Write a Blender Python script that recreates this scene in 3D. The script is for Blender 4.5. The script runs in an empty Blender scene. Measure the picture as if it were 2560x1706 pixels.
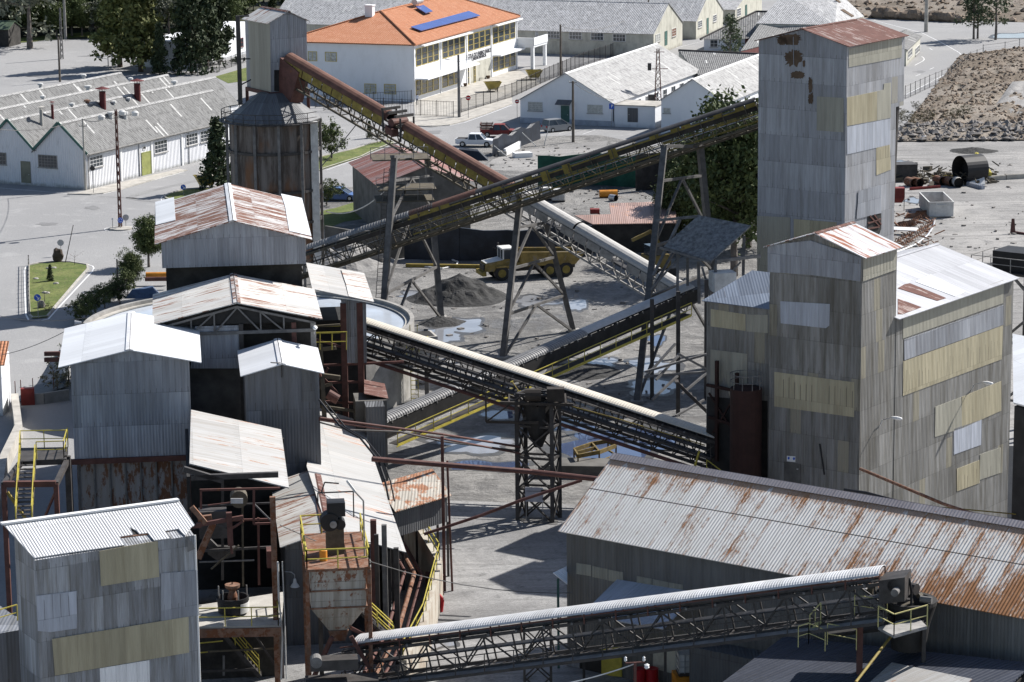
import bpy, math, random
from mathutils import Vector, Matrix, noise
R = math.radians
random.seed(7)
sc = bpy.context.scene
COL = sc.collection
# ---------------------------------------------------------------- camera model
F = 7260.0; CX, CY = 1280.0, 853.0; H = 54.3; PITCH = R(12.0); ROLL = R(0.6)
fwd = Vector((0, math.cos(PITCH), -math.sin(PITCH)))
rt0 = Vector((1, 0, 0)); up0 = rt0.cross(fwd)
rt = rt0*math.cos(ROLL) - up0*math.sin(ROLL)
up = up0*math.cos(ROLL) + rt0*math.sin(ROLL)
CAM = Vector((0, 0, H))
def ray(px, py): return rt*((px-CX)/F) - up*((py-CY)/F) + fwd
def P(px, py, d): return CAM + ray(px, py)*d
def G(px, py, z=0.0):
    r = ray(px, py); return CAM + r*((z-H)/r.z)
def HIT(px, py, p0, n):
    r = ray(px, py); return CAM + r*((p0-CAM).dot(n)/r.dot(n))
def PX(p):
    v = p-CAM; d = v.dot(fwd); return (CX+F*v.dot(rt)/d, CY-F*v.dot(up)/d, d)
def az(a): a = R(a); return Vector((math.sin(a), math.cos(a), 0))
def along(p, dr, px):
    # distance t along dr from p so that the projection has x == px
    a = (p-CAM); k = (px-CX)/F
    return -(a.dot(rt)-k*a.dot(fwd))/(dr.dot(rt)-k*dr.dot(fwd))
def zat(p, py):
    # height above p's xy where the vertical line meets image row py
    k = -(py-CY)/F; a = Vector((p.x, p.y, 0))-CAM; Z = Vector((0, 0, 1))
    return -(a.dot(up)-k*a.dot(fwd))/(Z.dot(up)-k*Z.dot(fwd))
Y0 = [0, 430, 860, 1276]
def t(c, r, x, y): return (640*c+x/3.647, Y0[r]+y/3.647)
def Gt(c, r, x, y, z=0.0): return G(*t(c, r, x, y), z)
UPZ = Vector((0, 0, 1))
cam = bpy.data.cameras.new('camera'); co = bpy.data.objects.new('camera', cam); COL.objects.link(co)
cam.sensor_width = 36; cam.lens = 36*F/2560; cam.clip_start = 1; cam.clip_end = 5000
M = Matrix((rt, up, -fwd)).transposed().to_4x4(); M.translation = CAM; co.matrix_world = M
sc.camera = co
# ---------------------------------------------------------------- mesh builder
class MB:
    def __init__(s): s.v = []; s.f = []
    def add(s, vs, fs, uv=None, m=0):
        b = len(s.v); s.v += [Vector(x) for x in vs]
        for i, f in enumerate(fs): s.f.append(([b+k for k in f], uv[i] if uv else None, m))
    def poly(s, vs, m=0): s.add(vs, [list(range(len(vs)))], None, m)
    def box8(s, q, m=0):
        s.add(q, [(0,3,2,1),(4,5,6,7),(0,1,5,4),(1,2,6,5),(2,3,7,6),(3,0,4,7)], None, m)
    def obox(s, c, a, b, h, m=0):   # centre of base, half vectors a,b, up vector h
        q = [c-a-b, c+a-b, c+a+b, c-a+b]; s.box8(q+[x+h for x in q], m)
    def box(s, x0, x1, y0, y1, z0, z1, m=0):
        s.box8([Vector(k) for k in ((x0,y0,z0),(x1,y0,z0),(x1,y1,z0),(x0,y1,z0),(x0,y0,z1),(x1,y0,z1),(x1,y1,z1),(x0,y1,z1))], m)
    def beam(s, a, b, w=.1, h=None, m=0):
        a = Vector(a); b = Vector(b); h = h or w; d = b-a
        if d.length < 1e-4: return
        d.normalize(); sd = d.cross(UPZ)
        if sd.length < 1e-3: sd = Vector((1,0,0))
        sd.normalize(); u = sd.cross(d); sd = sd*w/2; u = u*h/2
        s.box8([a-sd-u, a+sd-u, a+sd+u, a-sd+u, b-sd-u, b+sd-u, b+sd+u, b-sd+u], m)
    def tube(s, a, b, r, n=8, r2=None, cap=True, m=0):
        a = Vector(a); b = Vector(b); r2 = r if r2 is None else r2; d = (b-a); L = d.length; d.normalize()
        sd = d.cross(UPZ)
        if sd.length < 1e-3: sd = Vector((1,0,0))
        sd.normalize(); u = sd.cross(d); vs = []; fs = []; uv = []
        for i in range(n):
            c = math.cos(2*math.pi*i/n); q = math.sin(2*math.pi*i/n)
            vs += [a+(sd*c+u*q)*r, b+(sd*c+u*q)*r2]
        for i in range(n):
            j = (i+1) % n; fs.append((2*i, 2*i+1, 2*j+1, 2*j))
            u0 = 2*math.pi*r*i/n; u1 = 2*math.pi*r*(i+1)/n; uv.append([(u0,0),(u0,L),(u1,L),(u1,0)])
        s.add(vs, fs, uv, m)
        if cap:
            s.poly([vs[2*i] for i in range(n)], m); s.poly([vs[2*i+1] for i in reversed(range(n))], m)
    def path(s, pts, r, n=6, m=0):
        for a, b in zip(pts, pts[1:]): s.tube(a, b, r, n, m=m)
    def lathe(s, c, prof, n=32, m=0, a0=0, a1=2*math.pi):
        vs = []; fs = []; uv = []; k = len(prof); c = Vector(c)
        full = abs(a1-a0-2*math.pi) < 1e-4; nn = n if full else n+1
        for i in range(nn):
            a = a0+(a1-a0)*i/n
            for r, z in prof: vs.append(c+Vector((r*math.cos(a), r*math.sin(a), z)))
        rr = max(p[0] for p in prof); l = [0]
        for p, q in zip(prof, prof[1:]): l.append(l[-1]+math.hypot(q[0]-p[0], q[1]-p[1]))
        for i in range(n):
            j = (i+1) % nn
            u0 = (a1-a0)/n*i*rr; u1 = (a1-a0)/n*(i+1)*rr
            for q in range(k-1):
                fs.append((i*k+q, j*k+q, j*k+q+1, i*k+q+1)); uv.append([(u0,l[q]),(u1,l[q]),(u1,l[q+1]),(u0,l[q+1])])
        s.add(vs, fs, uv, m)
    def prism(s, pts, off, m=0):     # polygon pts extruded by vector off
        n = len(pts); pts = [Vector(p) for p in pts]; q = [p+off for p in pts]
        nn = Vector((0,0,0))
        for i in range(n): nn += pts[i].cross(pts[(i+1) % n])
        if nn.dot(off) > 0: pts, q = list(reversed(pts)), list(reversed(q))
        s.add(pts+q, [tuple(range(n)), tuple(n+i for i in reversed(range(n)))]+[(i, n+i, n+(i+1) % n, (i+1) % n) for i in range(n)], None, m)
    def build(s, name, mats, parent=None, org=None, smooth=False):
        o0 = ORG.get(parent.name) if parent else (Vector(org) if org is not None else Vector((0,0,0)))
        me = bpy.data.meshes.new(name)
        me.from_pydata([tuple(v-o0) for v in s.v], [], [f[0] for f in s.f])
        mats = mats if isinstance(mats, (list, tuple)) else [mats]
        for m in mats: me.materials.append(m)
        uvl = me.uv_layers.new(name='UVMap').data
        me.update()
        for p, f in zip(me.polygons, s.f):
            p.material_index = f[2]; p.use_smooth = smooth
            if f[1]:
                for k, l in enumerate(p.loop_indices): uvl[l].uv = f[1][k]
            else:
                n = p.normal
                if abs(n.z) > .985: tt = Vector((1,0,0)); b = Vector((0,1,0))
                else: tt = Vector((-n.y, n.x, 0)).normalized(); b = n.cross(tt)
                for k, l in enumerate(p.loop_indices):
                    v = s.v[f[0][k]]; uvl[l].uv = (v.dot(tt), v.dot(b))
        o = bpy.data.objects.new(name, me); COL.objects.link(o)
        if parent: o.parent = parent
        else: o.location = o0
        ORG[o.name] = o0
        return o
ORG = {}
def thing(name, label, cat, loc, group=None):
    o = bpy.data.objects.new(name, None); COL.objects.link(o); o.location = loc; o.empty_display_size = .5
    ORG[o.name] = Vector(loc); o['label'] = label; o['category'] = cat
    if group: o['group'] = group
    return o
def tag(o, label, cat, group=None, kind=None):
    if label: o['label'] = label
    if cat: o['category'] = cat
    if group: o['group'] = group
    if kind: o['kind'] = kind
    return o
def struct(o): o['kind'] = 'structure'; return o
def copy_tree(o, parent=None, **kw):
    c = o.copy(); COL.objects.link(c); ORG[c.name] = ORG.get(o.name, Vector((0,0,0)))
    if parent: c.parent = parent
    for k in KIDS(o): copy_tree(k, c)
    for k, v in kw.items():
        if k == 'loc': c.location = v
        elif k == 'rot': c.rotation_euler = (0, 0, v)
        elif k == 'scale': c.scale = v if hasattr(v, '__len__') else (v, v, v)
        else: c[k] = v
    return c
def KIDS(o): return [x for x in COL.objects if x.parent == o]
def rnd(a, b): return a+(b-a)*random.random()
# ---------------------------------------------------------------- materials
class NT:
    def __init__(s, name):
        s.m = bpy.data.materials.new(name); s.m.use_nodes = True; s.t = s.m.node_tree; s.t.nodes.clear()
        s.out = s.n('ShaderNodeOutputMaterial'); s.b = s.n('ShaderNodeBsdfPrincipled'); s.l(s.b.outputs[0], s.out.inputs[0])
        s.b.inputs['Specular IOR Level'].default_value = .3
    def n(s, ty, **kw):
        x = s.t.nodes.new(ty)
        for k, v in kw.items(): setattr(x, k, v)
        return x
    def l(s, a, b): s.t.links.new(a, b)
    def set(s, sock, v):
        if hasattr(v, 'is_output') or hasattr(v, 'links'): s.l(v, sock)
        elif isinstance(v, (tuple, list)) and len(v) == 3 and sock.type == 'RGBA': sock.default_value = (*v, 1)
        else: sock.default_value = v
    def math(s, op, a, b=0, c=0, clamp=False):
        x = s.n('ShaderNodeMath', operation=op, use_clamp=clamp)
        s.set(x.inputs[0], a); s.set(x.inputs[1], b); s.set(x.inputs[2], c); return x.outputs[0]
    def mix(s, f, a, b, mode='MIX'):
        x = s.n('ShaderNodeMix', data_type='RGBA', blend_type=mode)
        s.set(x.inputs[0], f); s.set(x.inputs[6], a); s.set(x.inputs[7], b); return x.outputs[2]
    def vec(s, a, b, c=0):
        x = s.n('ShaderNodeCombineXYZ'); s.set(x.inputs[0], a); s.set(x.inputs[1], b); s.set(x.inputs[2], c); return x.outputs[0]
    def noise(s, v, scale=1, det=4, rough=.55, dist=0):
        x = s.n('ShaderNodeTexNoise'); s.l(v, x.inputs['Vector']); x.inputs['Scale'].default_value = scale
        x.inputs['Detail'].default_value = det; x.inputs['Roughness'].default_value = rough; x.inputs['Distortion'].default_value = dist
        return x.outputs[0]
    def ss(s, x, a, b):   # smoothstep
        k = s.n('ShaderNodeMapRange', interpolation_type='SMOOTHSTEP'); s.set(k.inputs[0], x)
        k.inputs[1].default_value = a; k.inputs[2].default_value = b; return k.outputs[0]
    def lin(s, x, a, b, c, d):
        k = s.n('ShaderNodeMapRange'); s.set(k.inputs[0], x)
        for i, v in enumerate((a, b, c, d)): k.inputs[i+1].default_value = v
        return k.outputs[0]
    def uv(s):
        x = s.n('ShaderNodeUVMap', uv_map='UVMap'); q = s.n('ShaderNodeSeparateXYZ'); s.l(x.outputs[0], q.inputs[0]); return q.outputs[0], q.outputs[1]
    def obj(s): return s.n('ShaderNodeTexCoord').outputs['Object']
    def pos(s): return s.n('ShaderNodeNewGeometry').outputs['Position']
    def bump(s, h, strength=.5, dist=.05):
        x = s.n('ShaderNodeBump'); x.inputs['Strength'].default_value = strength; x.inputs['Distance'].default_value = dist
        s.l(h, x.inputs['Height']); s.l(x.outputs[0], s.b.inputs['Normal']); return x
    def fin(s, col, rough=.6, metal=0):
        s.set(s.b.inputs['Base Color'], col); s.set(s.b.inputs['Roughness'], rough); s.set(s.b.inputs['Metallic'], metal); return s.m
def corr(name, col, col2=None, tone=.14, sheet=(.9, 2.3), pitch=.2, bump=.6, rust=0., rcol=(.20,.075,.035), rs=(1.1,.35), streak=.3,
         rough=.5, seam=.5, ticks=.5, seed=0., metal=0., patch=0., pcol=(.42,.36,.22), dirt=.0, dcol=(.10,.09,.075), spec=.3):
    N = NT(name); u, v = N.uv(); w, h = sheet
    N.b.inputs['Specular IOR Level'].default_value = spec
    row = N.math('FLOOR', N.math('DIVIDE', v, h)); vf = N.math('FRACT', N.math('DIVIDE', v, h))
    uo = N.math('ADD', u, N.math('MULTIPLY', row, .37)); cu = N.math('FLOOR', N.math('DIVIDE', uo, w)); uf = N.math('FRACT', N.math('DIVIDE', uo, w))
    wn = N.n('ShaderNodeTexWhiteNoise'); N.l(N.vec(cu, row, seed), wn.inputs[0]); rv = wn.outputs[0]
    col2 = col2 or tuple(c*.72 for c in col)
    st = N.noise(N.vec(N.math('MULTIPLY', u, 3.2), N.math('MULTIPLY', v, .22), seed), 1.0, 5, .65)
    c = N.mix(N.math('MULTIPLY', N.ss(st, .35, .7), min(1, streak*2)), col, col2)
    c = N.mix(1.0, c, N.lin(rv, 0, 1, 1-tone, 1+tone), 'MULTIPLY')
    wr_ = N.n('ShaderNodeTexWhiteNoise'); N.l(N.vec(row, seed, N.math('FLOOR', N.math('DIVIDE', uo, w*4))), wr_.inputs[0]); c = N.mix(1.0, c, N.lin(wr_.outputs[0], 0, 1, 1-tone*1.15, 1+tone*1.15), 'MULTIPLY')
    if patch: c = N.mix(N.math('MULTIPLY', N.math('GREATER_THAN', rv, 1-patch), .85), c, pcol)
    if dirt:
        dn = N.noise(N.vec(N.math('MULTIPLY', u, 1.3), N.math('MULTIPLY', v, .10), seed+9), 1.0, 6, .7)
        c = N.mix(N.math('MULTIPLY', N.ss(dn, .45, .72), dirt), c, dcol)
    ro = rough
    if rust:
        rn = N.noise(N.vec(N.math('MULTIPLY', u, rs[0]), N.math('MULTIPLY', v, rs[1]), seed+3), 1.0, 9, .72)
        pk = N.math('MULTIPLY', N.math('SUBTRACT', rv, .5), .10)
        th = .76-.46*rust; k = N.ss(N.math('ADD', rn, pk), th, th+.07)
        rc = N.mix(N.noise(N.vec(u, v, seed), 2.3, 4), rcol, tuple(min(1, x*2.1) for x in rcol))
        c = N.mix(k, c, rc); ro = N.mix(k, (rough,)*3, (.9,)*3)
    if seam:
        sm = N.math('MAXIMUM', N.math('LESS_THAN', vf, .03/h*1.6), N.math('LESS_THAN', uf, .022/w*1.4))
        sm = N.math('MULTIPLY', sm, N.lin(N.noise(N.vec(u, v, 1), 1.7, 2), .3, .7, seam*.25, seam))
        c = N.mix(sm, c, tuple(x*.3 for x in col))
    if ticks:
        tk = N.math('MULTIPLY', N.math('LESS_THAN', N.math('FRACT', N.math('DIVIDE', uo, w*.5)), .10), N.math('LESS_THAN', vf, N.math('MULTIPLY', N.noise(N.vec(N.math('MULTIPLY', u, 3), row, 8), 1, 1), .26)))
        tk2 = N.math('MULTIPLY', tk, N.math('GREATER_THAN', N.noise(N.vec(N.math('MULTIPLY', u, 5), row, 3), 1, 2), .47))
        c = N.mix(N.math('MULTIPLY', tk2, ticks), c, (.05,.04,.03))
    wv = N.math('SINE', N.math('MULTIPLY', u, 2*math.pi/pitch))
    hgt = N.math('ADD', N.math('ADD', wv, N.math('MULTIPLY', rv, 1.8)), N.math('MULTIPLY', N.noise(N.vec(u, v, 5), .9, 3), 1.6))
    N.bump(hgt, bump*.62, .03)
    return N.fin(c, ro, metal)
def plain(name, col, rough=.6, var=.2, scale=1.2, metal=0, rust=0, rcol=(.17,.07,.035), bump=0, spec=.3, emit=None):
    N = NT(name); N.b.inputs['Specular IOR Level'].default_value = spec; p = N.pos()
    n = N.noise(p, scale, 6, .65); c = N.mix(N.ss(n, .3, .72), tuple(x*(1+var*.6) for x in col), tuple(x*(1-var) for x in col))
    if rust: c = N.mix(N.ss(N.noise(p, scale*1.7, 8, .7), .74-.42*rust, .8-.42*rust), c, rcol)
    if bump: N.bump(N.noise(p, scale*4, 5), bump, .05)
    return N.fin(c, rough, metal)
GALV = (.30,.315,.34); GALVD = (.21,.22,.235)
m_wallA = corr('galvanised wall sheets tall tower', (.35,.36,.385), (.26,.265,.275), tone=.12, sheet=(1.05,2.25), rust=.10, streak=.5, seed=1, patch=.03, pcol=(.30,.285,.24), dirt=.35)
m_wallB = corr('grimy galvanised wall sheets', (.235,.233,.225), (.145,.14,.125), tone=.14, sheet=(.85,2.2), rust=.10, streak=.7, seed=2, patch=.05, pcol=(.27,.25,.19), dirt=.75, dcol=(.075,.067,.05))
m_wallC = corr('blue grey galvanised wall sheets', (.32,.34,.375), (.24,.25,.275), tone=.15, sheet=(.8,2.1), rust=.05, streak=.5, seed=3, dirt=.3)
m_wallD = corr('old streaked wall sheets', (.33,.345,.37), (.20,.20,.195), tone=.22, sheet=(.72,1.95), pitch=.15, rust=.12, streak=.8, seed=4, dirt=.5, bump=.8)
m_wallE = corr('dark dusty wall sheets', (.17,.18,.20), (.12,.125,.13), tone=.2, sheet=(1.4,3.6), rust=.05, streak=.6, seed=5, dirt=.3)
m_wallK = corr('charcoal barn sheets', (.13,.135,.14), (.09,.09,.095), tone=.12, sheet=(1.2,3), streak=.6, seed=55)
m_cream = corr('cream translucent sheets', (.42,.38,.265), (.34,.305,.21), tone=.1, sheet=(.9,9), rust=.07, streak=.8, seed=6, seam=.3, ticks=.8, dirt=.35, dcol=(.22,.18,.10))
m_cream2 = corr('pale translucent sheets', (.33,.32,.265), (.27,.26,.215), tone=.08, sheet=(.9,9), rust=.04, streak=.6, seed=7, seam=.25)
m_lightp = corr('pale galvanised patch sheets', (.42,.45,.51), (.33,.35,.39), tone=.1, sheet=(.9,9), streak=.5, seed=8)
m_whitep = corr('white patch sheets', (.85,.85,.85), None, tone=.05, sheet=(.6,9), pitch=.16, bump=1., seed=9, ticks=0)
m_roofW = corr('bright white roof sheets', (.66,.68,.70), (.58,.59,.60), tone=.07, sheet=(1.0,3.2), rust=.04, streak=.3, seed=10, seam=.3, ticks=.35, bump=.5)
m_roofW2 = corr('long white roof sheets', (.50,.51,.53), (.40,.40,.42), tone=.10, sheet=(.9,7), rust=.02, streak=.4, seed=11, seam=.3, ticks=.4)
m_roofWN = corr('weathered white near roof sheets', (.58,.59,.60), (.48,.48,.48), tone=.07, sheet=(1.05,9), pitch=.16, rust=.02, streak=.2, seed=12, seam=.6, bump=.9, ticks=0)
m_roofR = corr('half rusted roof sheets', (.58,.58,.58), (.48,.46,.43), tone=.1, sheet=(.9,3.2), rust=.68, rcol=(.105,.05,.034), rs=(2.6,.36), streak=.4, seed=13, seam=.35)
m_roofR2 = corr('lightly rusted roof sheets', (.60,.60,.58), (.48,.45,.40), tone=.1, sheet=(.9,3.4), rust=.50, rcol=(.15,.075,.05), rs=(2.2,.3), streak=.4, seed=14, seam=.35)
m_roofRD = corr('heavily rusted roof sheets', (.36,.30,.27), (.20,.10,.08), tone=.12, sheet=(1.0,9), rust=.78, rcol=(.085,.040,.032), rs=(2.4,.5), streak=.4, seed=15, seam=.35)
m_roofP = corr('cream stained roof sheets', (.46,.46,.45), (.38,.36,.33), tone=.07, sheet=(1.0,3.0), rust=.40, rcol=(.21,.10,.05), rs=(1.6,.3), streak=.5, seed=16, seam=.3)
m_roofB = corr('rust striped tower roof sheets', (.60,.61,.63), (.5,.5,.5), tone=.1, sheet=(1.0,9), rust=.55, rcol=(.17,.065,.035), rs=(1.9,.16), streak=.3, seed=17, seam=.3)
m_canopyW = corr('white conveyor canopy sheets', (.57,.575,.58), (.49,.49,.48), tone=.10, sheet=(1.2,9), pitch=.15, bump=.7, rust=.03, seed=18, ticks=0, seam=.2)
m_canopyC = corr('cream conveyor canopy sheets', (.56,.52,.44), (.48,.44,.37), tone=.06, sheet=(1.2,9), pitch=.2, bump=.55, seed=19, ticks=0, seam=.2)
m_canopyD = corr('dusty grey conveyor canopy sheets', (.20,.20,.20), (.14,.14,.14), tone=.1, sheet=(1.2,9), pitch=.26, bump=1.2, seed=20, ticks=0, seam=.3)
m_canopyG = plain('pale dusty belt cover', (.48,.47,.45), .8, .12, 2, bump=.3)
m_tuberust = plain('rust brown belt cover with pale flakes', (.15,.075,.055), .75, .3, 1.1)
def asbestos(name, col, seed):
    N = NT(name); u, v = N.uv()
    wn = N.n('ShaderNodeTexWhiteNoise'); N.l(N.vec(N.math('FLOOR', N.math('DIVIDE', u, 1.05)), N.math('FLOOR', N.math('DIVIDE', v, 1.6)), seed), wn.inputs[0]); rv = wn.outputs[0]
    c = N.mix(1.0, col, N.lin(rv, 0, 1, .9, 1.08), 'MULTIPLY')
    sp = N.noise(N.vec(N.math('MULTIPLY', u, 2.4), N.math('MULTIPLY', v, 1.1), seed), 1, 8, .75)
    c = N.mix(N.ss(sp, .46, .62), c, tuple(x*.55 for x in col))
    wn2 = N.n('ShaderNodeTexWhiteNoise'); N.l(N.vec(N.math('FLOOR', N.math('MULTIPLY', u, 3.1)), N.math('FLOOR', N.math('MULTIPLY', N.math('ADD', v, N.math('MULTIPLY', N.math('FLOOR', N.math('MULTIPLY', u, 3.1)), .61)), .45)), seed+4), wn2.inputs[0])
    c = N.mix(N.math('MULTIPLY', N.math('GREATER_THAN', wn2.outputs[0], .975), .75), c, (.62,.62,.60))
    fl = N.math('LESS_THAN', N.math('FRACT', N.math('DIVIDE', v, 1.6)), .045)
    c = N.mix(N.math('MULTIPLY', fl, .35), c, tuple(x*.4 for x in col))
    N.bump(N.math('ADD', N.math('SINE', N.math('MULTIPLY', u, 2*math.pi/.3)), N.math('MULTIPLY', sp, 2)), .8, .04)
    return N.fin(c, .9)
m_roofH = corr('torn cream and rust hut roof', (.47,.44,.38), (.38,.34,.28), tone=.08, sheet=(1.0,2.2), rust=.62, rcol=(.19,.09,.05), rs=(.9,.35), streak=.5, seed=95, seam=.4)
m_asb = asbestos('lichen grey fibre cement roof', (.225,.225,.22), 31)
m_asbL = asbestos('light fibre cement roof', (.42,.418,.41), 32)
m_asbW = asbestos('pale fibre cement roof', (.50,.50,.50), 33)
m_asbD = asbestos('grey brown fibre cement roof', (.27,.265,.26), 34)
def slatwall(name, col):
    N = NT(name); u, v = N.uv(); w = N.math('PINGPONG', u, .16)
    c = N.mix(N.ss(N.noise(N.vec(N.math('MULTIPLY', u, 2), N.math('MULTIPLY', v, .6), 2), 1, 6, .7), .5, .75), col, tuple(x*.8 for x in col))
    c = N.mix(N.math('MULTIPLY', N.ss(N.math('ADD', v, N.math('MULTIPLY', N.noise(N.vec(u, v, 1), 1.5, 5), .9)), 1.0, .35), .75), c, (.22,.22,.19))
    N.bump(w, 1, .5); return N.fin(c, .7)
m_slat = slatwall('white ribbed wall', (.72,.73,.75))
def plaster(name, col, dirt=.5, dcol=(.25,.24,.2), base=.8):
    N = NT(name); u, v = N.uv(); n = N.noise(N.vec(N.math('MULTIPLY', u, .8), N.math('MULTIPLY', v, .35), 2), 1, 7, .7)
    c = N.mix(N.math('MULTIPLY', N.ss(n, .42, .7), dirt), col, dcol)
    c = N.mix(N.math('MULTIPLY', N.ss(N.math('ADD', v, N.math('MULTIPLY', N.noise(N.vec(u, v, 1), 1.3, 5), 1)), 1.15, .4), base), c, tuple(x*.75 for x in dcol))
    N.bump(N.noise(N.vec(u, v, 0), 6, 4), .2, .02); return N.fin(c, .85)
m_plW = plaster('white painted plaster', (.78,.79,.80), .10, base=.0)
m_plW2 = plaster('white plaster with grimy foot', (.74,.76,.78), .12, base=.5, dcol=(.35,.36,.38))
m_plO = plaster('mossy old plaster', (.50,.49,.42), .65, base=.6)
m_plR = plain('dark red painted wall', (.14,.05,.045), .8)
def tiles(name, c1, c2):
    N = NT(name); u, v = N.uv()
    b = N.n('ShaderNodeTexBrick'); N.l(N.vec(u, v), b.inputs['Vector']); b.offset = 0
    for k, x in (('Scale', 1.), ('Mortar Size', .035), ('Brick Width', .28), ('Row Height', .38), ('Bias', 0)): b.inputs[k].default_value = x
    b.inputs['Color1'].default_value = (*c1, 1); b.inputs['Color2'].default_value = (*c2, 1); b.inputs['Mortar'].default_value = (*[x*.45 for x in c1], 1)
    N.bump(N.math('ADD', N.math('ABSOLUTE', N.math('SINE', N.math('MULTIPLY', u, math.pi/.28))), N.math('FRACT', N.math('DIVIDE', v, -.38))), 1, .06)
    c = N.mix(N.ss(N.noise(N.vec(u, v), .7, 5), .45, .65), b.outputs[0], tuple(x*.8 for x in c1)); return N.fin(c, .75)
m_tile = tiles('terracotta roof tiles', (.52,.21,.10), (.60,.29,.165))
m_steel = plain('dark grimy steel', (.060,.055,.052), .6, .4, 1.5, rust=.25, rcol=(.10,.05,.03))
m_steelg = plain('dusty grey steel', (.17,.165,.16), .75, .35, 1.5)
m_steelgl = plain('pale dusty steel', (.30,.29,.275), .8, .3, 1.5)
m_steelr = plain('rusty red brown steel', (.12,.055,.045), .7, .35, 1.2, rust=.3)
m_rust = plain('flaking rust steel', (.22,.13,.09), .85, .4, 1.6, rust=.6)
m_black = plain('black rubber', (.02,.02,.022), .55, .3)
m_yel = plain('yellow railing paint', (.46,.39,.07), .5, .2, 2, rust=.15)
m_steelb = plain('brown grimy steel', (.105,.09,.065), .75, .35, 1.5, rust=.2)
m_steelv = plain('very dark brown steel', (.045,.037,.03), .75, .4, 1.5, rust=.2, rcol=(.09,.05,.03))
m_yeld = plain('faded yellow conveyor paint', (.25,.19,.045), .7, .35, 1.5, rust=.3)
m_yelm = plain('yellow machine paint', (.25,.18,.06), .8, .4, 1, rust=.42, rcol=(.23,.19,.14))
m_white = plain('white paint', (.75,.75,.74), .5, .08)
m_whited = plain('dirty white paint', (.60,.60,.58), .6, .2, 1.5, rust=.12)
m_grey = plain('grey concrete', (.30,.29,.27), .85, .25, .8, bump=.3)
m_conc = plain('pale concrete', (.42,.40,.36), .85, .25, .8, bump=.3)
m_concd = plain('stained dark concrete', (.13,.125,.115), .85, .35, .7, bump=.3)
m_dark = plain('dark steel and interior shade', (.028,.027,.026), .8, .4, 1)  # near-black also paints the shade inside openings and bays
m_darkw = plain('dark boards and recess shade', (.05,.047,.043), .9, .4, 1)  # dark tone also carries the shade of recesses and open sheds
m_glass = plain('dark window glass', (.035,.045,.055), .12, .2, 2, spec=.6)
m_glassm = plain('milky window glass', (.42,.43,.40), .35, .4, 4, spec=.5)
m_yframe = plain('yellow window frame', (.52,.40,.08), .5, .1)
m_green = plain('green painted sheet', (.06,.13,.11), .7, .2)
m_gnet = plain('green shade netting', (.02,.085,.06), .9, .35, .8)
m_tarp = plain('black blue tarpaulin', (.022,.028,.04), .5, .4, .6, bump=.8)
m_solar = plain('blue solar glass', (.05,.09,.30), .18, .15, .5, spec=.6)
m_ms = plain('galvanised metal', (.5,.51,.52), .35, .15, 2, metal=.5)
m_bark = plain('brown bark', (.085,.065,.05), .95, .35, 2, bump=.6)
m_barkg = plain('grey bark', (.15,.13,.115), .95, .35, 2, bump=.6)
m_red = plain('red paint', (.42,.03,.03), .5, .2)
m_redo = plain('faded red paint', (.20,.035,.03), .6, .3)
m_blue = plain('blue sign enamel', (.02,.10,.50), .4, .05)
m_orange = plain('orange paint', (.62,.25,.03), .5, .3, 1.5, rust=.1)
m_wood = plain('weathered pole wood', (.14,.12,.10), .9, .3, 2)
m_coal = plain('dark mineral fines', (.040,.040,.039), .9, .5, 2.2, bump=1)
def leafmat(name, a, b):
    N = NT(name); oi = N.n('ShaderNodeObjectInfo'); n = N.noise(N.pos(), .9, 5, .7); g = N.n('ShaderNodeNewGeometry')
    c = N.mix(N.ss(n, .35, .68), a, b); c = N.mix(N.lin(g.outputs['Random Per Island'], 0, 1, 0, .6), c, tuple(x*.5 for x in a))
    c = N.mix(1.0, c, N.lin(oi.outputs['Random'], 0, 1, .75, 1.2), 'MULTIPLY')
    N.b.inputs['Subsurface Weight'].default_value = 0; return N.fin(c, .75)
m_leafc = leafmat('cypress foliage', (.13,.15,.045), (.25,.26,.085))
m_leafd = leafmat('dark conifer foliage', (.04,.06,.03), (.085,.11,.045))
m_leafp = leafmat('pine needles', (.07,.10,.05), (.13,.15,.085))
m_leafb = leafmat('broadleaf foliage', (.06,.085,.03), (.14,.17,.055))
m_leafo = leafmat('grey olive foliage', (.14,.155,.11), (.26,.27,.21))
m_leafs = leafmat('brownish scrub foliage', (.10,.095,.05), (.16,.14,.08))
m_leafr = leafmat('reddish twigs', (.16,.08,.06), (.22,.12,.09))
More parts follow.
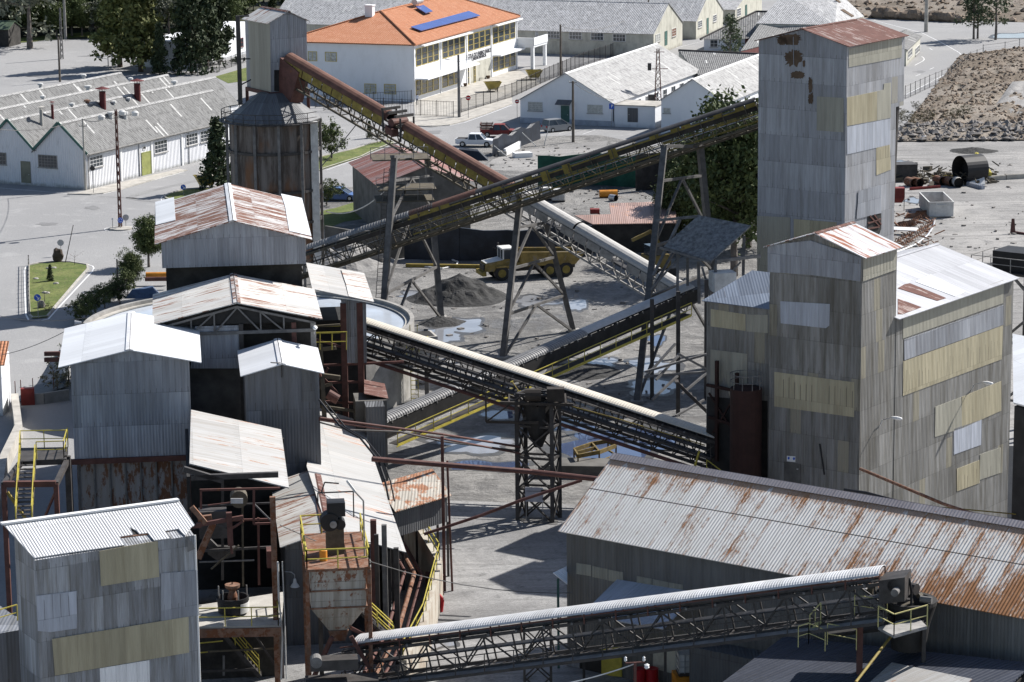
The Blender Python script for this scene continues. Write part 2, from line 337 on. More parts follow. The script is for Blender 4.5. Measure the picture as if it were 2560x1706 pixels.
# ---- ground materials
def groundmat(name, a, b, s=.05, c3=None, tracks=0, pav=0, rough=.9, peb=.25, wet=0):
    N = NT(name); p = N.pos(); n1 = N.noise(p, s, 8, .65, .6); n2 = N.noise(p, s*9, 7, .7); n3 = N.noise(p, 3.5, 4, .8)
    c = N.mix(N.ss(n1, .38, .64), a, b)
    if c3: c = N.mix(N.ss(n2, .52, .70), c, c3)
    c = N.mix(1.0, c, N.lin(n3, .25, .75, 1-peb, 1+peb), 'MULTIPLY')
    if tracks:
        q = N.n('ShaderNodeMapping'); N.l(p, q.inputs[0]); q.inputs['Rotation'].default_value = (0, 0, R(tracks)); q.inputs['Scale'].default_value = (.12, 1.5, 1)
        tr = N.noise(q.outputs[0], .7, 7, .65, .4); c = N.mix(N.math('MULTIPLY', N.ss(tr, .45, .68), .6), c, tuple(x*.5 for x in a))
    if pav:
        q = N.n('ShaderNodeMapping'); N.l(p, q.inputs[0]); q.inputs['Rotation'].default_value = (0, 0, R(35))
        b_ = N.n('ShaderNodeTexBrick'); N.l(q.outputs[0], b_.inputs['Vector'])
        for k, x in (('Scale', 1.), ('Mortar Size', .02), ('Brick Width', .55), ('Row Height', .28)): b_.inputs[k].default_value = x
        b_.inputs['Color1'].default_value = (1,1,1,1); b_.inputs['Color2'].default_value = (.82,.82,.82,1); b_.inputs['Mortar'].default_value = (.45,.45,.45,1)
        c = N.mix(.45, c, b_.outputs[0], 'MULTIPLY')
    r = rough
    if wet:
        wk = N.ss(n1, .60, .70); c = N.mix(wk, c, tuple(x*.45 for x in a)); r = N.mix(wk, (rough,)*3, (.35,)*3)
    N.bump(N.math('ADD', n2, n3), .5, .12); return N.fin(c, r)
def yardmat():
    N = NT('churned grey yard mud'); p = N.pos(); n1 = N.noise(p, .055, 9, .68, 1.2); n2 = N.noise(p, .45, 8, .72, .8); n3 = N.noise(p, 3.0, 5, .8)
    q = N.n('ShaderNodeMapping'); N.l(p, q.inputs[0]); q.inputs['Rotation'].default_value = (0, 0, R(38)); q.inputs['Scale'].default_value = (.22, 1.1, 1)
    tr = N.noise(q.outputs[0], .7, 8, .7, 2.6)
    c = N.mix(N.ss(n1, .40, .60), (.14,.138,.134), (.27,.263,.25)); c = N.mix(N.math('MULTIPLY', N.ss(n2, .50, .64), .7), c, (.33,.322,.305)); c = N.mix(N.math('MULTIPLY', N.ss(n2, .46, .34), .6), c, (.115,.112,.108))
    c = N.mix(N.math('MULTIPLY', N.ss(tr, .50, .62), .5), c, (.15,.146,.14)); c = N.mix(1.0, c, N.lin(n3, .25, .75, .7, 1.3), 'MULTIPLY')
    wk = N.ss(n1, .42, .34); c = N.mix(N.math('MULTIPLY', wk, .5), c, (.08,.08,.08)); r = N.mix(wk, (.9,)*3, (.42,)*3)
    N.bump(N.math('ADD', N.math('MULTIPLY', n2, 3), N.math('ADD', n3, N.math('MULTIPLY', tr, 2))), .8, .16); return N.fin(c, r)
m_asph = groundmat('dusty pale asphalt', (.295,.294,.292), (.262,.262,.262), .03, (.33,.329,.326), peb=.09)
m_asph2 = groundmat('grey road asphalt', (.27,.27,.27), (.31,.308,.30), .04, peb=.06)
m_yard = yardmat()
m_grav = groundmat('pale gravel track', (.235,.23,.222), (.335,.325,.31), .05, (.17,.168,.165), tracks=-52, peb=.35)
m_paver = groundmat('pale block paving', (.33,.327,.32), (.21,.208,.205), .09, (.16,.16,.158), pav=1, peb=.2, tracks=15)
m_scree = groundmat('brown stony scree', (.145,.115,.085), (.235,.205,.17), .07, (.075,.07,.05), peb=.6)
m_grass = groundmat('short green grass', (.085,.12,.025), (.15,.17,.05), .35, (.13,.11,.06), peb=.45)
m_forestfl = groundmat('dark forest floor', (.03,.035,.02), (.05,.05,.03), .05, peb=.5)
m_rock = plain('brown broken rock', (.23,.18,.135), .95, .45, .35, bump=1)
m_rockg = plain('grey broken rock', (.22,.205,.19), .95, .4, .5, bump=1)
def water(name, col, rough=.04):
    N = NT(name); N.b.inputs['Specular IOR Level'].default_value = .5; N.bump(N.noise(N.pos(), 1.2, 3), .02, .05)
    return N.fin(N.mix(N.ss(N.noise(N.pos(), .25, 4), .4, .65), col, tuple(x*1.25 for x in col)), rough)
m_pud = water('puddle water', (.24,.25,.27), .07)
m_milk = water('pale grey process water', (.44,.48,.53), .12)
m_pudb = water('puddle water with painted sky blue', (.05,.07,.13), .03)  # blue base colour stands in for sky reflected in shaded puddles
def sheet(name, pts, z, m, org=None):
    b = MB(); b.poly(pts); v = pts
    ar = sum((v[i].x*v[(i+1) % len(v)].y-v[(i+1) % len(v)].x*v[i].y) for i in range(len(v)))
    if ar < 0: b = MB(); b.poly(list(reversed(pts)))
    return b.build(name, m, org=pts[0])
def gsheet(name, px, z, m): return struct(sheet(name, [G(x, y, z) for x, y in px], z, m))
g = MB(); pa, pb = G(1280, 1500).y, G(1280, 1128).y
xs = [-900+75*i for i in range(25)]; ys = [60+58*j for j in range(25)]
xs = sorted([x for x in xs if not 15 < x < 70]+[24.5, 25.0, 66, 66.5]); ys = sorted([y for y in ys if not pa-5 < y < pb+5]+[pa, pa+.5, pb-.5, pb])
def gz(x, y): return -7. if 24.9 <= x <= 66.1 and pa+.4 <= y <= pb-.4 else -.004
for x in xs:
    for y in ys: g.v.append(Vector((x, y, gz(x, y))))
n = len(ys)-1
for i in range(len(xs)-1):
    for j in range(n):
        a = i*(n+1)+j; g.f.append(([a, a+n+1, a+n+2, a+1], None, 0))
struct(g.build('ground', m_asph))
gsheet('yard', [(780,470),(1130,462),(1165,345),(1500,338),(1900,420),(1905,560),(2240,450),(2240,700),(1900,1000),(1800,1210),(1420,1275),(1080,1262),(960,1200),(700,900)], .004, m_yard)
gsheet('gravel_track', [(2150,330),(2700,322),(2700,1090),(2000,1000),(2150,640)], .008, m_grav)
gsheet('paving', [(900,1235),(1080,1250),(1440,1262),(1760,1200),(1800,1750),(1700,2100),(0,2100),(600,1400)], .006, m_paver)
gsheet('alley', [(-60,1240),(30,1010),(150,995),(460,995),(420,1300),(-60,1340)], .010, m_asph)
gsheet('forest_floor', [(-80,100),(0,104),(250,97),(500,78),(740,60),(900,32),(1120,24),(1180,-40),(-200,-120)], .004, m_forestfl)
gsheet('grass_verge', [(-60,112),(60,107),(150,97),(290,87),(420,80),(560,80),(700,52),(900,28),(1000,22),(1000,15),(690,38),(560,66),(290,76),(150,86),(0,100)], .010, m_grass)
road_pts = [t(3,0,*p) for p in ((600,150),(880,165),(1150,235),(1400,300),(1600,400),(1740,480),(1808,560),(1790,600),(1600,690),(1260,872),(900,1060),(600,900),(900,500),(700,200))]
gsheet('road', road_pts, .010, m_asph2)
def ribbon(b, pts, w, z):
    for i in range(len(pts)-1):
        a, c = Vector(pts[i]), Vector(pts[i+1]); d = (c-a); d.z = 0; d.normalize(); s = Vector((-d.y, d.x, 0))*w/2
        b.poly([Vector((q.x, q.y, z)) for q in (a-s, c-s+d*.02, c+s+d*.02, a+s)])
def marking(px, w=.14, z=.016, m=None):
    b = MB(); ribbon(b, [G(*p) for p in px], w, z)
    return struct(b.build('road_marking', m or m_white, org=G(*px[0])))
marking([t(3,0,*p) for p in ((880,165),(1150,235),(1400,300),(1600,400),(1740,480),(1800,540),(1808,575),(1780,605),(1600,690),(1260,865))])
marking([t(3,0,*p) for p in ((1340,597),(1410,560),(1425,545),(1420,530),(1400,517))])
for a, b_ in (((1345,695),(1390,678)), ((1475,635),(1512,618)), ((1470,440),(1500,458))): marking([t(3,0,*a), t(3,0,*b_)], .12)
marking([t(0,1,*p) for p in ((0,148),(300,172),(640,203),(830,212),(940,203),(1100,165),(1300,105),(1500,50),(1680,0))])
marking([t(0,1,*p) for p in ((222,900),(235,870),(300,835),(480,818),(640,820),(780,840),(845,860),(856,880),(840,910),(700,1060),(520,1255),(440,1345),(350,1362),(260,1352),(235,1300),(228,1100),(222,900))], .16)
marking([t(0,1,*p) for p in ((1475,272),(1468,245),(1480,225),(1520,215))])
marking([t(1,0,*p) for p in ((640,1555),(960,1438))], .14)
marking([t(1,0,*p) for p in ((860,1255),(960,1235),(1080,1215))], .1)
marking([t(1,0,*p) for p in ((640,1110),(800,1080),(900,1062))], .1)
marking([t(1,0,*p) for p in ((1490,1140),(1600,1160),(1760,1150),(1900,1120),(2100,1050),(2334,960))], .16)
for p in (((430,1220),(570,1178)), ((640,1228),(760,1186)), ((760,1170),(905,1182))): marking([t(2,0,*q) for q in p], .12)
marking([t(2,0,*q) for q in ((1490,440),(1750,375))], .1)
# roundabout ring
rc = G(301, 573); rb = MB(); pts = [rc+Vector((1.75*math.cos(a*math.pi/24), 1.75*math.sin(a*math.pi/24), 0)) for a in range(49)]
ribbon(rb, pts, .13, .016); struct(rb.build('road_marking', m_white, org=rc))
# dark tyre marks on the plaza
m_tyre = groundmat('worn tyre marks', (.235,.235,.235), (.27,.27,.265), .2)
for px, w in (([t(0,1,*p) for p in ((1470,275),(1300,260),(1180,240),(1230,215),(1400,165),(1660,110),(1820,70))], 1.0), ([t(0,1,*p) for p in ((900,225),(1100,232),(1250,245))], .5)):
    b = MB(); ribbon(b, [G(*p) for p in px], w, .012); struct(b.build('road_marking', m_tyre, org=G(*px[0])))
def kerb(name, px, h=.13, w=.18, m=None, closed=True):
    p = [G(*q) for q in px]; p = p+[p[0]] if closed else p; b = MB()
    for a, c in zip(p, p[1:]):
        d = (c-a).normalized(); s = Vector((-d.y, d.x, 0))*w/2; b.box8([a-s, c-s, c+s, a+s]+[q+Vector((0,0,h)) for q in (a-s, c-s, c+s, a+s)])
    return b.build(name, m or m_conc, org=p[0])
isl = [t(0,1,*p) for p in ((262,855),(350,835),(500,822),(640,825),(795,850),(800,890),(700,1000),(500,1235),(430,1322),(300,1335),(270,1310),(262,1100))]
gsheet('grass_island', isl, .10, m_grass); struct(kerb('kerb', isl))
isl2 = [t(0,1,*p) for p in ((1510,240),(1500,225),(1560,195),(1700,160),(1850,150),(2100,150),(2100,260),(1600,270))]
gsheet('grass_island', isl2, .10, m_grass); struct(kerb('kerb', isl2))
isl3 = [t(1,0,*p) for p in ((560,1560),(640,1532),(960,1430),(1060,1380),(1260,1300),(1200,1280),(1050,1310),(900,1360),(640,1420),(500,1450))]
gsheet('grass_island', isl3, .10, m_grass); struct(kerb('kerb', isl3))
gsheet('grass_bank', [t(1,1,*p) for p in ((640,345),(720,330),(980,250),(1190,330),(1190,400),(800,455),(640,520),(500,560),(500,400))], .02, m_grass)
gsheet('grass_verge', [t(0,0,*p) for p in ((1960,700),(2270,610),(2270,735),(2080,760))], .02, m_grass)
struct(kerb('kerb', [t(1,0,*p) for p in ((1300,1148),(1480,1152),(1600,1160),(1760,1145),(1900,1105),(2100,1035),(2334,945))], .13, .3, closed=False))
gsheet('pavement', [t(1,0,*p) for p in ((1150,1030),(1480,1148),(1760,1140),(1900,1100),(2334,940),(2334,870),(1850,1075),(1500,1060))], .03, m_conc)
gsheet('pavement', [t(0,1,*p) for p in ((620,205),(830,208),(930,198),(1100,160),(1700,-15),(1640,-30),(1250,60),(800,165))], .03, m_conc)
struct(kerb('kerb', [t(0,1,*p) for p in ((620,205),(830,210),(930,200),(1100,162),(1500,45),(1700,-12))], .13, .3, closed=False))
gsheet('school_terrace', [t(1,0,*p) for p in ((1440,930),(1450,1060),(1860,1065),(2600,770),(2334,600),(2334,560),(1900,730))], .02, m_conc)
# roundabout kerb disc
b = MB(); b.lathe(rc, [(1.3,0),(1.3,.14),(1.15,.16),(0,.2)], 32); struct(b.build('roundabout', m_conc, org=rc))
m_wetmud = plain('wet dark mud', (.085,.083,.08), .38, .3, 1.5, bump=.4)
# puddles and mud pools
def blob(cx, cy, rx, ry, z, m, name='puddle', seed=0):
    pts = []
    for i in range(36):
        a = 2*math.pi*i/36; k = .75+.55*noise.noise(Vector((math.cos(a)*1.4, math.sin(a)*1.4, seed*3.1)))+.12*noise.noise(Vector((math.cos(a)*5, math.sin(a)*5, seed)))
        pts.append(G(cx+rx*k*math.cos(a), cy+ry*k*math.sin(a), z))
    return struct(sheet(name, pts, z, m))
for i, (x, y, rx, ry, mm) in enumerate(((1160,812,85,18,m_pud),(1095,840,85,20,m_pud),(1040,740,55,11,m_pud),(1345,752,75,18,m_pud),(1442,757,30,30,m_pud),(1636,915,70,26,m_pud),(1640,850,30,14,m_pudb),
        (1630,968,85,20,m_pud),(1530,1112,170,46,m_pudb),(1430,1062,100,20,m_pudb),(1180,1112,135,30,m_pud),(1500,905,60,14,m_pud),(1215,1165,120,16,m_pudb),(1240,1035,60,12,m_pudb),(2537,90,60,8,m_pud),(2250,407,30,6,m_pud),(2282,501,24,9,m_pud),(1085,1605,60,25,m_pud))):
    blob(x, y, rx*1.22, ry*1.3, .0125+.0007*i, m_wetmud, 'mud_margin', seed=i); blob(x, y, rx, ry, .0175+.0007*i, mm, seed=i)
for i, (x, y, rx, ry) in enumerate(((1070,870,60,16),(1350,600,90,18),(1500,880,60,12),(1150,900,50,16),(1010,640,60,16),(1250,1090,60,10))):
    blob(x, y, rx, ry, .009+.0005*i, m_tyre, 'mud_patch', seed=20+i)
# stony slopes
def mound(name, px, zs, m, nx=40, ny=24, amp=.4, f=.6, label=None):
    # bilinear patch over four ground pixel corners (near-left, near-right, far-right, far-left) with heights and noise
    c = [G(*p) for p in px]; b = MB()
    for i in range(nx+1):
        for j in range(ny+1):
            u, v = i/nx, j/ny; p = (c[0]*(1-u)+c[1]*u)*(1-v)+(c[3]*(1-u)+c[2]*u)*v
            z = (zs[0]*(1-u)+zs[1]*u)*(1-v)+(zs[3]*(1-u)+zs[2]*u)*v; e = min(1, min(u, 1-u)*8, min(v, 1-v)*8)
            p = Vector((p.x, p.y, z+e*(amp*noise.noise(p*f)+amp*.5*noise.noise(p*f*3.1)+amp*.5)+.012)); b.v.append(p)
    for i in range(nx):
        for j in range(ny):
            a = i*(ny+1)+j; b.f.append(([a, a+ny+1, a+ny+2, a+1], None, 0))
    return b.build(name, m, org=c[0], smooth=True), b
def rocks(name, bm, n, s0, s1, m, label, seed=1):
    rr = random.Random(seed); b = MB(); ico = [(0,0,1),(.9,0,.3),(.28,.85,.35),(-.72,.53,.3),(-.7,-.55,.35),(.3,-.85,.3),(0,0,-.6)]
    for k in range(n):
        f = rr.choice(bm.f)[0]; p = bm.v[f[0]].lerp(bm.v[f[2]], rr.random()).lerp(bm.v[f[1]], rr.random()*.5)
        s = s0+(s1-s0)*rr.random()**3; a = rr.random()*6.28; ca, sa = math.cos(a), math.sin(a); q = []
        for x, y, z in ico:
            x, y, z = x*rr.uniform(.6,1.3)*s, y*rr.uniform(.6,1.3)*s, z*rr.uniform(.4,1)*s
            q.append(p+Vector((x*ca-y*sa, x*sa+y*ca, z)))
        b.add(q, [(0,1,2),(0,2,3),(0,3,4),(0,4,5),(0,5,1),(6,2,1),(6,3,2),(6,4,3),(6,5,4),(6,1,5)])
    o = b.build(name, m, org=bm.v[0]); tag(o, label, 'rubble', kind='stuff'); return o
o, b1 = mound('rock_slope', [(2232,352),(2700,345),(2760,120),(2400,150)], (0,0,2.0,.8), m_scree, 60, 40, .9, .22); struct(o)
rocks('rubble', b1, 5200, .07, .50, m_rock, 'brown broken rubble strewn over the slope beside the curved road', 3)
o, b2 = mound('embankment', [(2110,44),(2760,62),(2800,-160),(2000,-140)], (0,0,16,14), m_scree, 60, 30, 1.2, .15); struct(o)
rocks('rubble', b2, 3600, .15, 1.0, m_rock, 'pale broken rubble on the embankment above the road at top right', 4)
o, b3 = mound('spoil_heap', [(2470,290),(2640,330),(2700,225),(2530,235)], (0,0,1.8,1.8), m_grav, 20, 14, .8, .5); struct(o)
o, b4 = mound('rubble_bank', [(2215,356),(2640,352),(2640,318),(2260,325)], (.1,.2,.6,.6), m_scree, 30, 8, .6, .8); struct(o)
rocks('rubble', b4, 900, .15, .8, m_rockg, 'grey and brown rubble bank along the edge of the gravel yard', 5)
# conical heap of dark fines
def heap(px, py, rad, h, m, label, seed, name='fines_heap', lean=(0,0)):
    c = G(px, py); b = MB(); nr, na = 22, 64
    for i in range(nr+1):
        for j in range(na):
            a = 2*math.pi*j/na; q = i/nr; rr = rad*q*(1+.22*noise.noise(Vector((math.cos(a)*1.5, math.sin(a)*1.5, seed))))
            p = c+Vector((rr*math.cos(a), rr*math.sin(a), 0)); z = h*(1-q)**1.15 if q < 1 else 0
            z = max(0, z)+.22*h*(1-q)*q*4*noise.noise(p*.9+Vector((seed,0,0)))*(1 if i else 0)+(.06*noise.noise(p*4) if 0 < i < nr else 0)
            b.v.append(Vector((p.x+lean[0]*(1-q), p.y+lean[1]*(1-q), max(.01, z) if i < nr else 0)))
    for i in range(nr):
        for j in range(na):
            k = (j+1) % na; b.f.append(([i*na+j, (i+1)*na+j, (i+1)*na+k, i*na+k], None, 0))
    o = b.build(name, m, org=c, smooth=False); tag(o, label, 'heap'); return o
heap(1150, 744, 5.0, 2.4, m_coal, 'tall dark heap of fines beside the standing puddles in the yard', 1)
heap(1105, 808, 2.2, .7, m_coal, 'low spill of dark fines around the foot of the steel support tower', 2)
heap(860, 655, 5.5, 3.0, m_grav, 'grey cone of gravel in front of the ribbed steel pipe', 3)
heap(2430, 378, 3, .5, m_coal, 'flat patch of dark rubble in the open gravel yard', 4)
heap(1450, 930, 3.4, .5, m_coal, 'low dark mud ridge beyond the crossing conveyors', 5)
class Face:
    def __init__(s, p0, tan, nrm): s.p0 = Vector(p0); s.t = tan; s.n = nrm
    def hit(s, px, py): return HIT(px, py, s.p0, s.n)
    def az(s, px, py):
        q = s.hit(px, py); return (q-s.p0).dot(s.t), q.z
    def pt(s, a, z, o=0): return Vector((s.p0.x, s.p0.y, 0))+s.t*a+s.n*o+Vector((0,0,z))
    def block(s, b, a0, a1, z0, z1, o0, o1, m=0):
        b.box8([s.pt(a0,z0,o1), s.pt(a1,z0,o1), s.pt(a1,z0,o0), s.pt(a0,z0,o0), s.pt(a0,z1,o1), s.pt(a1,z1,o1), s.pt(a1,z1,o0), s.pt(a0,z1,o0)], m)
def slab(b, pts, th, lift=.02, m=0):
    pts = [Vector(p) for p in pts]; n = (pts[1]-pts[0]).cross(pts[-1]-pts[0]).normalized()
    if n.z < 0: n = -n
    b.prism([p+n*lift for p in pts], n*th, m)
def house(name, label, c, a1, w1, a2, w2, zb, ze, zr, ridge, wm, rm, oe=.25, og=.2, cap=None, cat='building', foot=0, shed=None, th=.06, group=None):
    c = Vector((c.x, c.y, 0)); d1, d2 = az(a1), az(a2); e1, e2 = d1*w1, d2*w2; Z = UPZ
    T = thing(name, label, cat, c, group); b = MB(); r = MB(); k = MB()
    if ridge == 1: A, ew, L, el = d2, w2, d1, w1
    else: A, ew, L, el = d1, w1, d2, w2
    rm_ = .5 if shed is None else shed     # ridge position across
    prof = [(0,zb),(ew,zb),(ew,ze),(ew*rm_,zr),(0,ze)] if 0 < rm_ < 1 else ([(0,zb),(ew,zb),(ew,ze),(0,zr)] if rm_ == 0 else [(0,zb),(ew,zb),(ew,zr),(0,ze)])
    b.prism([c+A*x+Z*z for x, z in prof], L*el)
    def sl(x0, z0, x1, z1):   # slope from eave (x0,z0) to top (x1,z1)
        q = (z1-z0)/(x1-x0); dx = -oe if x1 > x0 else oe; x0b = x0+dx; z0b = z0+q*dx
        slab(r, [c+A*x0b+Z*z0b-L*og, c+A*x0b+Z*z0b+L*(el+og), c+A*x1+Z*z1+L*(el+og), c+A*x1+Z*z1-L*og], th, .03)
    if 0 < rm_ < 1:
        sl(0, ze, ew*rm_, zr); sl(ew, ze, ew*rm_, zr)
        q = .22
        for sg in (-1, 1):
            x0 = ew*rm_; h = (zr-ze)/(ew*(rm_ if sg < 0 else 1-rm_)); slab(k, [c+A*x0+Z*(zr+.02)-L*(og+.03), c+A*x0+Z*(zr+.02)+L*(el+og+.03), c+A*(x0+sg*q)+Z*(zr-h*q+.02)+L*(el+og+.03), c+A*(x0+sg*q)+Z*(zr-h*q+.02)-L*(og+.03)], .04, th+.03)
    elif rm_ == 0: sl(ew+.0, ze, -oe, zr+(zr-ze)/ew*oe)
    else: sl(0, ze, ew+oe, zr+(zr-ze)/ew*oe)
    wall = b.build('wall', wm, T); roof = r.build('roof', rm, T)
    if k.v: k.build('ridge_cap', cap or rm, T)
    F1 = Face(c, d1, -d2 if d1.cross(d2).z > 0 else -d2); F2 = Face(c, d2, -d1)
    return dict(T=T, wall=wall, roof=roof, F1=F1, F2=F2, F1b=Face(c+e2, d1, d2), F2b=Face(c+e1, d2, d1), c=c, d1=d1, d2=d2)
def window(T, f, x0, y0, x1, y1, nx=3, ny=2, fm=None, gm=None, name='window', sill=True, o=.0):
    ym = (y0+y1)/2; xm = (x0+x1)/2; a0 = f.az(x0, ym)[0]; a1 = f.az(x1, ym)[0]; z1 = f.az(xm, y0)[1]; z0 = f.az(xm, y1)[1]
    a0, a1 = min(a0, a1), max(a0, a1); return window_m(T, f, a0, a1, z0, z1, nx, ny, fm, gm, name, sill, o)
def window_m(T, f, a0, a1, z0, z1, nx=3, ny=2, fm=None, gm=None, name='window', sill=True, o=0.):
    b = MB(); w = .07; f.block(b, a0-w, a0, z0-w, z1+w, o+.0, o+.07); f.block(b, a1, a1+w, z0-w, z1+w, o+.0, o+.07); f.block(b, a0, a1, z1, z1+w, o+.0, o+.07); f.block(b, a0, a1, z0-w, z0, o+.0, o+.07)
    for i in range(1, nx): x = a0+(a1-a0)*i/nx; f.block(b, x-.02, x+.02, z0, z1, o+.0, o+.05)
    for i in range(1, ny): z = z0+(z1-z0)*i/ny; f.block(b, a0, a1, z-.02, z+.02, o+.0, o+.045)
    W = b.build(name, fm or m_white, T); g = MB(); f.block(g, a0, a1, z0, z1, o-.01, o+.02); g.build('pane', gm or m_glass, W)
    if sill: s = MB(); f.block(s, a0-.15, a1+.15, z0-w-.08, z0-w, o+.0, o+.16); s.build('sill', m_grey, W)
    return W
def door(T, f, x0, y0, x1, y1, m, name='door', handle=True, o=0.):
    ym = (y0+y1)/2; a0 = f.az(x0, ym)[0]; a1 = f.az(x1, ym)[0]; z1 = f.az((x0+x1)/2, y0)[1]; z0 = max(0, f.az((x0+x1)/2, y1)[1]); a0, a1 = min(a0,a1), max(a0,a1)
    b = MB(); f.block(b, a0, a1, z0, z1, o+.0, o+.05); f.block(b, a0-.08, a0, z0, z1+.08, o, o+.08); f.block(b, a1, a1+.08, z0, z1+.08, o, o+.08); f.block(b, a0, a1, z1, z1+.08, o, o+.08)
    D = b.build(name, m, T)
    if handle: h = MB(); f.block(h, a0+.08, a0+.2, z0+1.0, z0+1.06, o+.05, o+.11); h.build('handle', m_ms, D)
    return D
def patch(T, f, px, m, name='wall_panel', th=.03, o=0.004, label=None, lip=True):
    pts = [f.hit(*p)+f.n*o for p in px]; b = MB(); b.prism(pts, f.n*th); w = b.build(name, m, T)
    if label: w['label'] = label
    return w
def on_roof(px, py, T0, n, lift=.1): return HIT(px, py, T0, n)+n*lift
def drop(p): return Vector((p.x, p.y, 0))
# ================================================================ right complex
U, V = 36.5, -53.5
# tall tower
ct = drop(P(2106, 950, 246)); ct = G(2106, 950)
w2 = along(ct, az(V), 1891); zc = zat(ct, 116); Lr = along(ct, az(U), 2229)
ctop = Vector((ct.x, ct.y, zc)); Lr2 = along(ctop, az(U), 2262)
TT = house('tall_tower', 'very tall corrugated steel tower with dark red rusted roof and cream sheet patches', ct, U, Lr, V, w2, 0, zc, zc+1.15, 1, m_wallA, m_roofRD, cat='tower', oe=.3)
f1, f2, T = TT['F1'], TT['F2'], TT['T']
b = MB(); zo = zat(ct+az(U)*Lr, 262)-.2; b.obox(ct+az(U)*(Lr+(Lr2-Lr)/2)+az(V)*w2/2+UPZ*zo, az(U)*((Lr2-Lr)/2), az(V)*(w2/2), UPZ*(zc-zo-.03)); b.build('overhang', m_wallA, T)
b = MB(); 
for x0, z0, x1, z1 in ((0,zc,w2/2,zc+1.15),):
    for (xa, za, xb, zb_) in ((-.3, zc-.3*1.15/(w2/2), w2/2, zc+1.15), (w2+.3, zc-.3*1.15/(w2/2), w2/2, zc+1.15)):
        slab(b, [ct+az(U)*(Lr+.2)+az(V)*xa+UPZ*za, ct+az(U)*(Lr2+.2)+az(V)*xa+UPZ*za, ct+az(U)*(Lr2+.2)+az(V)*xb+UPZ*zb_, ct+az(U)*(Lr+.2)+az(V)*xb+UPZ*zb_], .06, .03)
b.build('overhang_roof', m_roofRD, T)
b = MB(); b.beam(ct+az(U)*(Lr2-.6)+az(V)*.3+UPZ*zo, ct+az(U)*(Lr+.1)+az(V)*.3+UPZ*(zo-9), .3); b.build('brace', m_steel, T)
def tp(*a): return [t(*a[0], *p) for p in a[1]]
patch(T, f1, tp((3,0), ((735,445),(1220,330),(1215,525),(735,615))), m_cream2, label='pale band under the eaves')
patch(T, f1, tp((3,0), ((720,890),(990,835),(990,1100),(718,1150))), m_cream, label='ochre cream sheets')
patch(T, f1, tp((3,0), ((992,832),(1050,820),(1055,765),(1118,755),(1118,1075),(992,1100))), m_cream2)
patch(T, f1, tp((3,0), ((718,1160),(1110,1085),(1110,1320),(718,1410))), m_lightp)
patch(T, f1, tp((3,0), ((985,1350),(1108,1320),(1118,1548),(985,1600))), m_cream)
patch(T, f1, tp((3,1), ((820,175),(1020,120),(1025,375),(800,430))), m_wallC, o=.05)
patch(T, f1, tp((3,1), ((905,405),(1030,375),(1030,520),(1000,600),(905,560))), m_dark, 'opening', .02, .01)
for px in (((905,470),(1020,430)), ((920,400),(1010,500)), ((960,390),(1025,480)), ((905,520),(1010,500))):
    b = MB(); b.beam(f1.hit(*t(3,1,*px[0]))+f1.n*.06, f1.hit(*t(3,1,*px[1]))+f1.n*.06, .12); b.build('brace', m_steelr, T)
patch(T, f2, tp((3,0), ((447,880),(690,895),(690,1208),(445,1190))), m_cream2)
patch(T, f2, [(1893,540),(1976,544),(1976,700),(1893,705)], m_cream2, label='lower buff sheets')
patch(T, f2, [(1985,548),(2092,556),(2092,640),(1985,640)], m_cream)
def round_blob(T, f, cx, cy, rx, ry, m, name, seed, jag=.0):
    b = MB(); pts = []; n = 48 if jag else 24
    for i in range(n):
        a = 2*math.pi*i/n; c_, s_ = math.cos(a), math.sin(a); q = (abs(c_)**3+abs(s_)**3)**(-1/3.) if jag else 1
        k = q*(1+.16*noise.noise(Vector((c_*1.5, s_*1.5, seed*2.3))) + jag*noise.noise(Vector((c_*6, s_*6, seed*1.7)))+jag*.7*noise.noise(Vector((c_*17, s_*9, seed*4.7)))); pts.append(f.hit(cx+rx*k*c_, cy+ry*k*s_)+f.n*(.01 if jag else .01))
    b.prism(pts, f.n*.012); return b.build(name, m, T)
m_patina = plain('brown peeled patch', (.11,.075,.05), .9, .3, 1.5)
for i, q in enumerate(((1975,99,29,12),(1957,103,12,10),(1983,145,21,19),(1994,188,17,9),(2026,212,4.5,19),(2027,248,6,13),(2010,160,3,8))): round_blob(T, f2, *q, m_patina, 'rust_patch', i, .35)
b = MB(); b.beam(f2.hit(1984,92)+f2.n*.05, f2.hit(1985,165)+f2.n*.05, .06, .02); b.build('seam_strip', m_lightp, T)
# mid tower
cm = G(2146, 1345); w2 = along(cm, az(V), 1919); zc = zat(cm, 642); Lr = along(Vector((cm.x, cm.y, zc)), az(U), 2243)
MT = house('square_tower', 'grimy square corrugated tower with rust striped gable roof in front of the tall tower', cm, U, Lr, V, w2, -6.9, zc, zc+1.2, 1, m_wallB, m_roofB, cat='tower', oe=.35, og=.25, cap=m_roofRD)
f1m, f2m, T = MT['F1'], MT['F2'], MT['T']
patch(T, f2m, tp((3,2), ((60,255),(785,350),(785,668),(60,570))), m_cream, label='cream sheets with orange rust streaks')
patch(T, f2m, tp((3,1), ((0,670),(390,625),(850,780),(845,998),(400,940),(0,912))), m_wallC, o=.03, label='newer blue grey band under the gable')
patch(T, f2m, tp((3,1), ((115,1180),(565,1205),(560,1400),(530,1425),(118,1380))), m_lightp, label=None)
patch(T, f1m, tp((3,1), ((862,780),(1165,690),(1165,890),(862,998))), m_cream2, o=.03)
door(T, f2m, *t(3,2,160,1095), *t(3,2,290,1265), m_concd)
sg = patch(T, f2m, tp((3,2), ((175,1020),(252,1025),(252,1077),(175,1070))), m_white, 'safety_sign', .02, .03)
